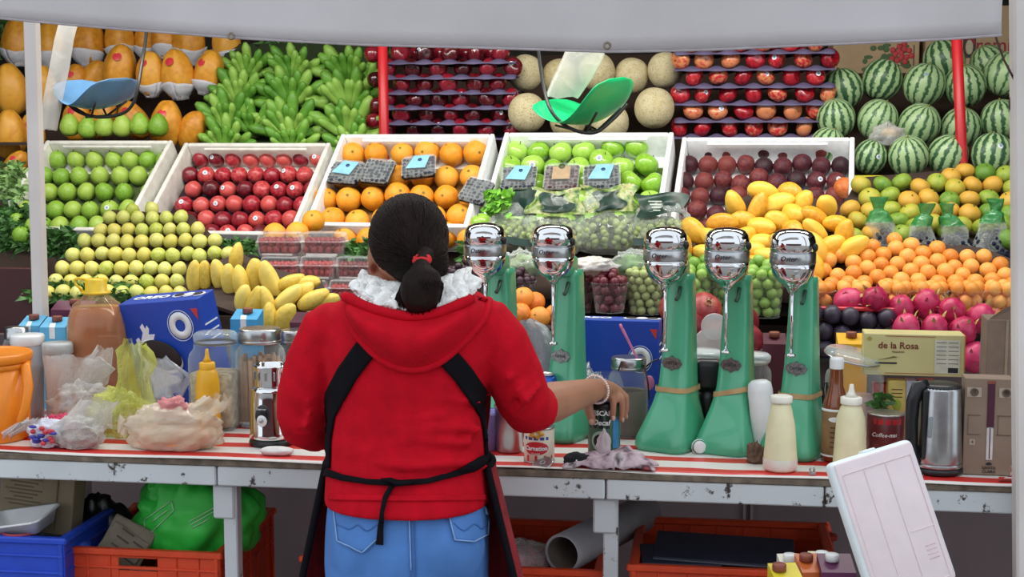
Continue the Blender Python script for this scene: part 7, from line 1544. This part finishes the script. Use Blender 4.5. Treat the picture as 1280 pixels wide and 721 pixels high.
MB().loft([rr(.13, .09, .012, 4, 0, 0, 0), rr(.15, .11, .015, 4, 0, 0, .03), rr(.165, .125, .018, 4, 0, 0, .031), rr(.165, .125, .018, 4, 0, 0, .036), rr(.148, .108, .014, 4, 0, 0, .034), rr(.126, .086, .01, 4, 0, 0, .004)], True).obj('tray_body', M('tray_white', '#d8dadc', .4, var=.04), t); MB().box((.0, -.064, .0335), (.14, .004, .004), .001).obj('rim_lip', whpl, t)
t = thing('lilac_pot', 'lilac plastic pot with red rim in the blue crate', 'pot', at(28, 3.04, P(28, 668, 3.04).z-.055)); MB().lathe([(.036, 0), (.042, .062), (.044, .062), (.044, .066), (.039, .064), (.034, .004)], 28).obj('pot_body', M('pale_lilac', '#8e7ec0', .4), t); MB().lathe([(.0435, .060), (.0455, .061), (.0455, .067), (.0435, .068)], 28, cap=False).obj('red_rim', M('rim_red', '#a83040', .4), t)
q = at(28, 3.05, P(28, 668, 3.04).z-.075); o = MB().box((0, .06, .008), (.16, .22, .016), .004).obj('grey_board', M('board_grey', '#5a5a60', .7), None, (q.x, 3.09, q.z)); tag(o, 'flat grey board packed inside the blue crate', 'board')
t = thing('foam_block', 'pale foam block behind the cardboard under the table', 'foam block', (X(92, 3.4, .8), 3.42, SHZ)); H = TZ-.08-SHZ; MB().loft([rr(.05, .05, .006, 2, 0, 0, 0), rr(.06, .05, .006, 2, 0, 0, H)], True, False).obj('block_body', M('pale_foam', '#c4ccd2', .8), t); MB().box((-.038, -.02, H*.8), (.008, .02, .1), .002).obj('side_strip', M('strip_pink', '#b07a7a', .7), t)
# cardboard tube, pink film, boards
a, b = P(703, 692, 3.09), P(806, 640, 3.5); d = b-a; t = thing('cardboard_tube', 'thick grey cardboard tube lying out of the orange crate', 'tube', a)
n = 32; dn = d.normalized(); s1 = dn.cross(Vector((0, 0, 1))).normalized(); s2 = s1.cross(dn); R = 25*mpp(703, 692, 3.09)
def rg_(r, k): return [d*k+s1*(r*math.cos(2*PI*j/n))+s2*(r*math.sin(2*PI*j/n)) for j in range(n)]
MB().loft([rg_(R*.86, .0), rg_(R, 0), rg_(R, 1), rg_(R*.86, 1), rg_(R*.86, .5), rg_(R*.86, 0)], False).obj('tube_wall', M('tube_grey', '#9a9aa0', .7, var=.08), t); MB().loft([rg_(R*.845, .003), rg_(R*.845, .997)], False).obj('tube_lining', M('tube_inner', '#6e6258', .85), t)
t = thing('film_roll', 'crumpled clear film over pink packets in the orange crate', 'plastic film', P(655, 716, 3.16)); crumple(36, 22, (.08, .07, .05), 29, .3, 2, .6).obj('film', bagf, t); crumple(30, 18, (.07, .06, .04), 27, .3, 3, .6).obj('pink_packets', M('pink_packet', '#a86470', .6, var=.35, scale=40), t)
nav_ = M('navy_board', '#262b40', .5, var=.2)
for i, (px, py, Y, w, dd, rz, lab) in enumerate(((905, 690, 3.2, .32, .17, -.04, 'thin navy board lying on the orange crate'), (850, 698, 3.16, .18, .12, .1, 'small navy board under the larger navy board'))):
    p = P(px, py, Y); t = thing('navy_board', lab, 'board', p, (math.radians(5), math.radians(1), rz)); MB().box((0, 0, .006), (w, dd, .010), .002).obj('panel', nav_, t); MB().box((0, -dd/2, .006), (w*.98, .002, .004)).obj('worn_edge', M('worn_grey', '#6a6a72', .7), t)
o = crumple(40, 24, (.17, .12, .07), 37, .25, 1.8, .6).obj('black_sheeting', M('black_sheet', '#17151a', .45), None, (X(910, 3.26, .6), 3.26, .52)); tag(o, 'black plastic sheeting filling the orange crate under boards', 'plastic sheet')
t = thing('red_crate', 'dark red crate standing behind the navy boards', 'crate', (X(925, 3.5, .6), 3.485, SHZ)); h = P(925, 663, 3.485).z-SHZ
MB().box((0, 0, h/2), (.46, .012, h), .003).obj('front_wall', M('dark_red_crate', '#8a2a1c', .5), t); MB().box((0, 0, h-.008), (.48, .022, .016), .004).obj('rim', M('dark_red_crate', '#8a2a1c'), t); MB().box((0, .06, .006), (.46, .12, .012)).obj('bottom', M('dark_red_crate', '#8a2a1c'), t)
for k in (-1, 1): MB().box((k*.224, .06, h/2), (.012, .11, h), .003).obj('side_wall', M('dark_red_crate', '#8a2a1c'), t)
# stool with cartons, cooler with lid (front right)
q = at(1004, 2.74, .5); t = thing('low_stool', 'low wooden stool carrying juice cartons beside the cooler', 'stool', (q.x, 2.74, 0)); MB().box((0, 0, .49), (.24, .22, .02), .004).obj('seat', wood_d, t)
for sx in (-1, 1):
    for sy_ in (-1, 1): MB().box((sx*.10, sy_*.09, .24), (.03, .03, .48), .003).obj('leg', wood_d, t)
wcap = whpl
carton(979, 2.68, 36, 709, '#d8c42a', 'yellow juice carton with brown cap on the low stool', .25, .06, .501, cap_br, None, -.2)
carton(1008, 2.74, 28, 697, '#c8642c', 'orange juice carton with brown cap on the low stool', .2, .06, .501, cap_br, None, -.1)
carton(1041, 2.72, 42, 697, '#58204a', 'plum juice carton with white cap on the low stool', .1, .06, .501, wcap, None, -.1)
carton(985, 2.80, 26, 697, '#d8d4c4', 'cream juice carton with white cap behind the yellow one', .2, .06, .501, wcap, None, 0)
carton(1022, 2.81, 26, 694, '#c8c49a', 'pale carton with flat white cap behind the orange one', .1, .06, .501, wcap, None, .1)
lidm = M('cooler_lid_foam', '#e2d2d6', .6, var=.03, scale=20, bump=.1, bscale=300); lide = M('cooler_lid_edge', '#e6f0f4', .5, var=.03)
lc = P(1113, 652, 2.70); s = mpp(1113, 652, 2.70); Rm = (Matrix.Rotation(math.radians(8), 4, 'Z') @ Matrix.Rotation(math.radians(-17), 4, 'Y') @ Matrix.Rotation(math.radians(-14), 4, 'X') @ Matrix.Rotation(math.radians(16), 4, 'Z'))
t = thing('cooler_lid', 'pale pink-white foam cooler lid standing tilted before the kettle', 'cooler lid', lc, Rm.to_euler()); lw, lh = 118*s, 182*s
MB().box((0, 0, 0), (lw, .034, lh), .012, seg=3).obj('lid_slab', lide, t); 
MB().box((0, -.0175, 0), (lw*.93, .006, lh*.96), .003, seg=2).obj('face_panel', lidm, t); yy = -.0212
for (x_, z_, ww, hh) in ((0, .40, .82, .006), (-.41, -.03, .008, .86), (.41, -.03, .008, .86), (0, -.455, .82, .006), (-.16, -.03, .008, .84), (.10, -.03, .008, .84), (.27, -.10, .28, .005)): MB().box((x_*lw, yy, z_*lh), (max(ww*lw, .0022), .0018, max(hh*lh, .0022)), .0006).obj('embossed_line', lidm, t)
for k in range(4): MB().box((.30*lw, yy, (-.22-.03*k)*lh), (.12*lw, .0012, .0018)).obj('embossed_text', M('emboss_pink', '#d0b4ba', .6), t)
MB().box((lw*.0, .0, lh*.5+.001), (lw*.16, .018, .006), .002).obj('hinge_tab', lide, t)
t = thing('foam_cooler', 'white foam cooler box below the tilted lid', 'cooler', (lc.x+.12, 2.70, 0)); hcl = .58
for sx in (-1, 1): MB().box((sx*.15, 0, hcl/2), (.025, .24, hcl), .006).obj('side_wall', foam, t)
for sy_ in (-1, 1): MB().box((0, sy_*.107, hcl/2), (.275, .025, hcl), .006).obj('end_wall', foam, t)
MB().box((0, 0, .3), (.275, .19, .3), .004).obj('ice_fill', foam_d, t)
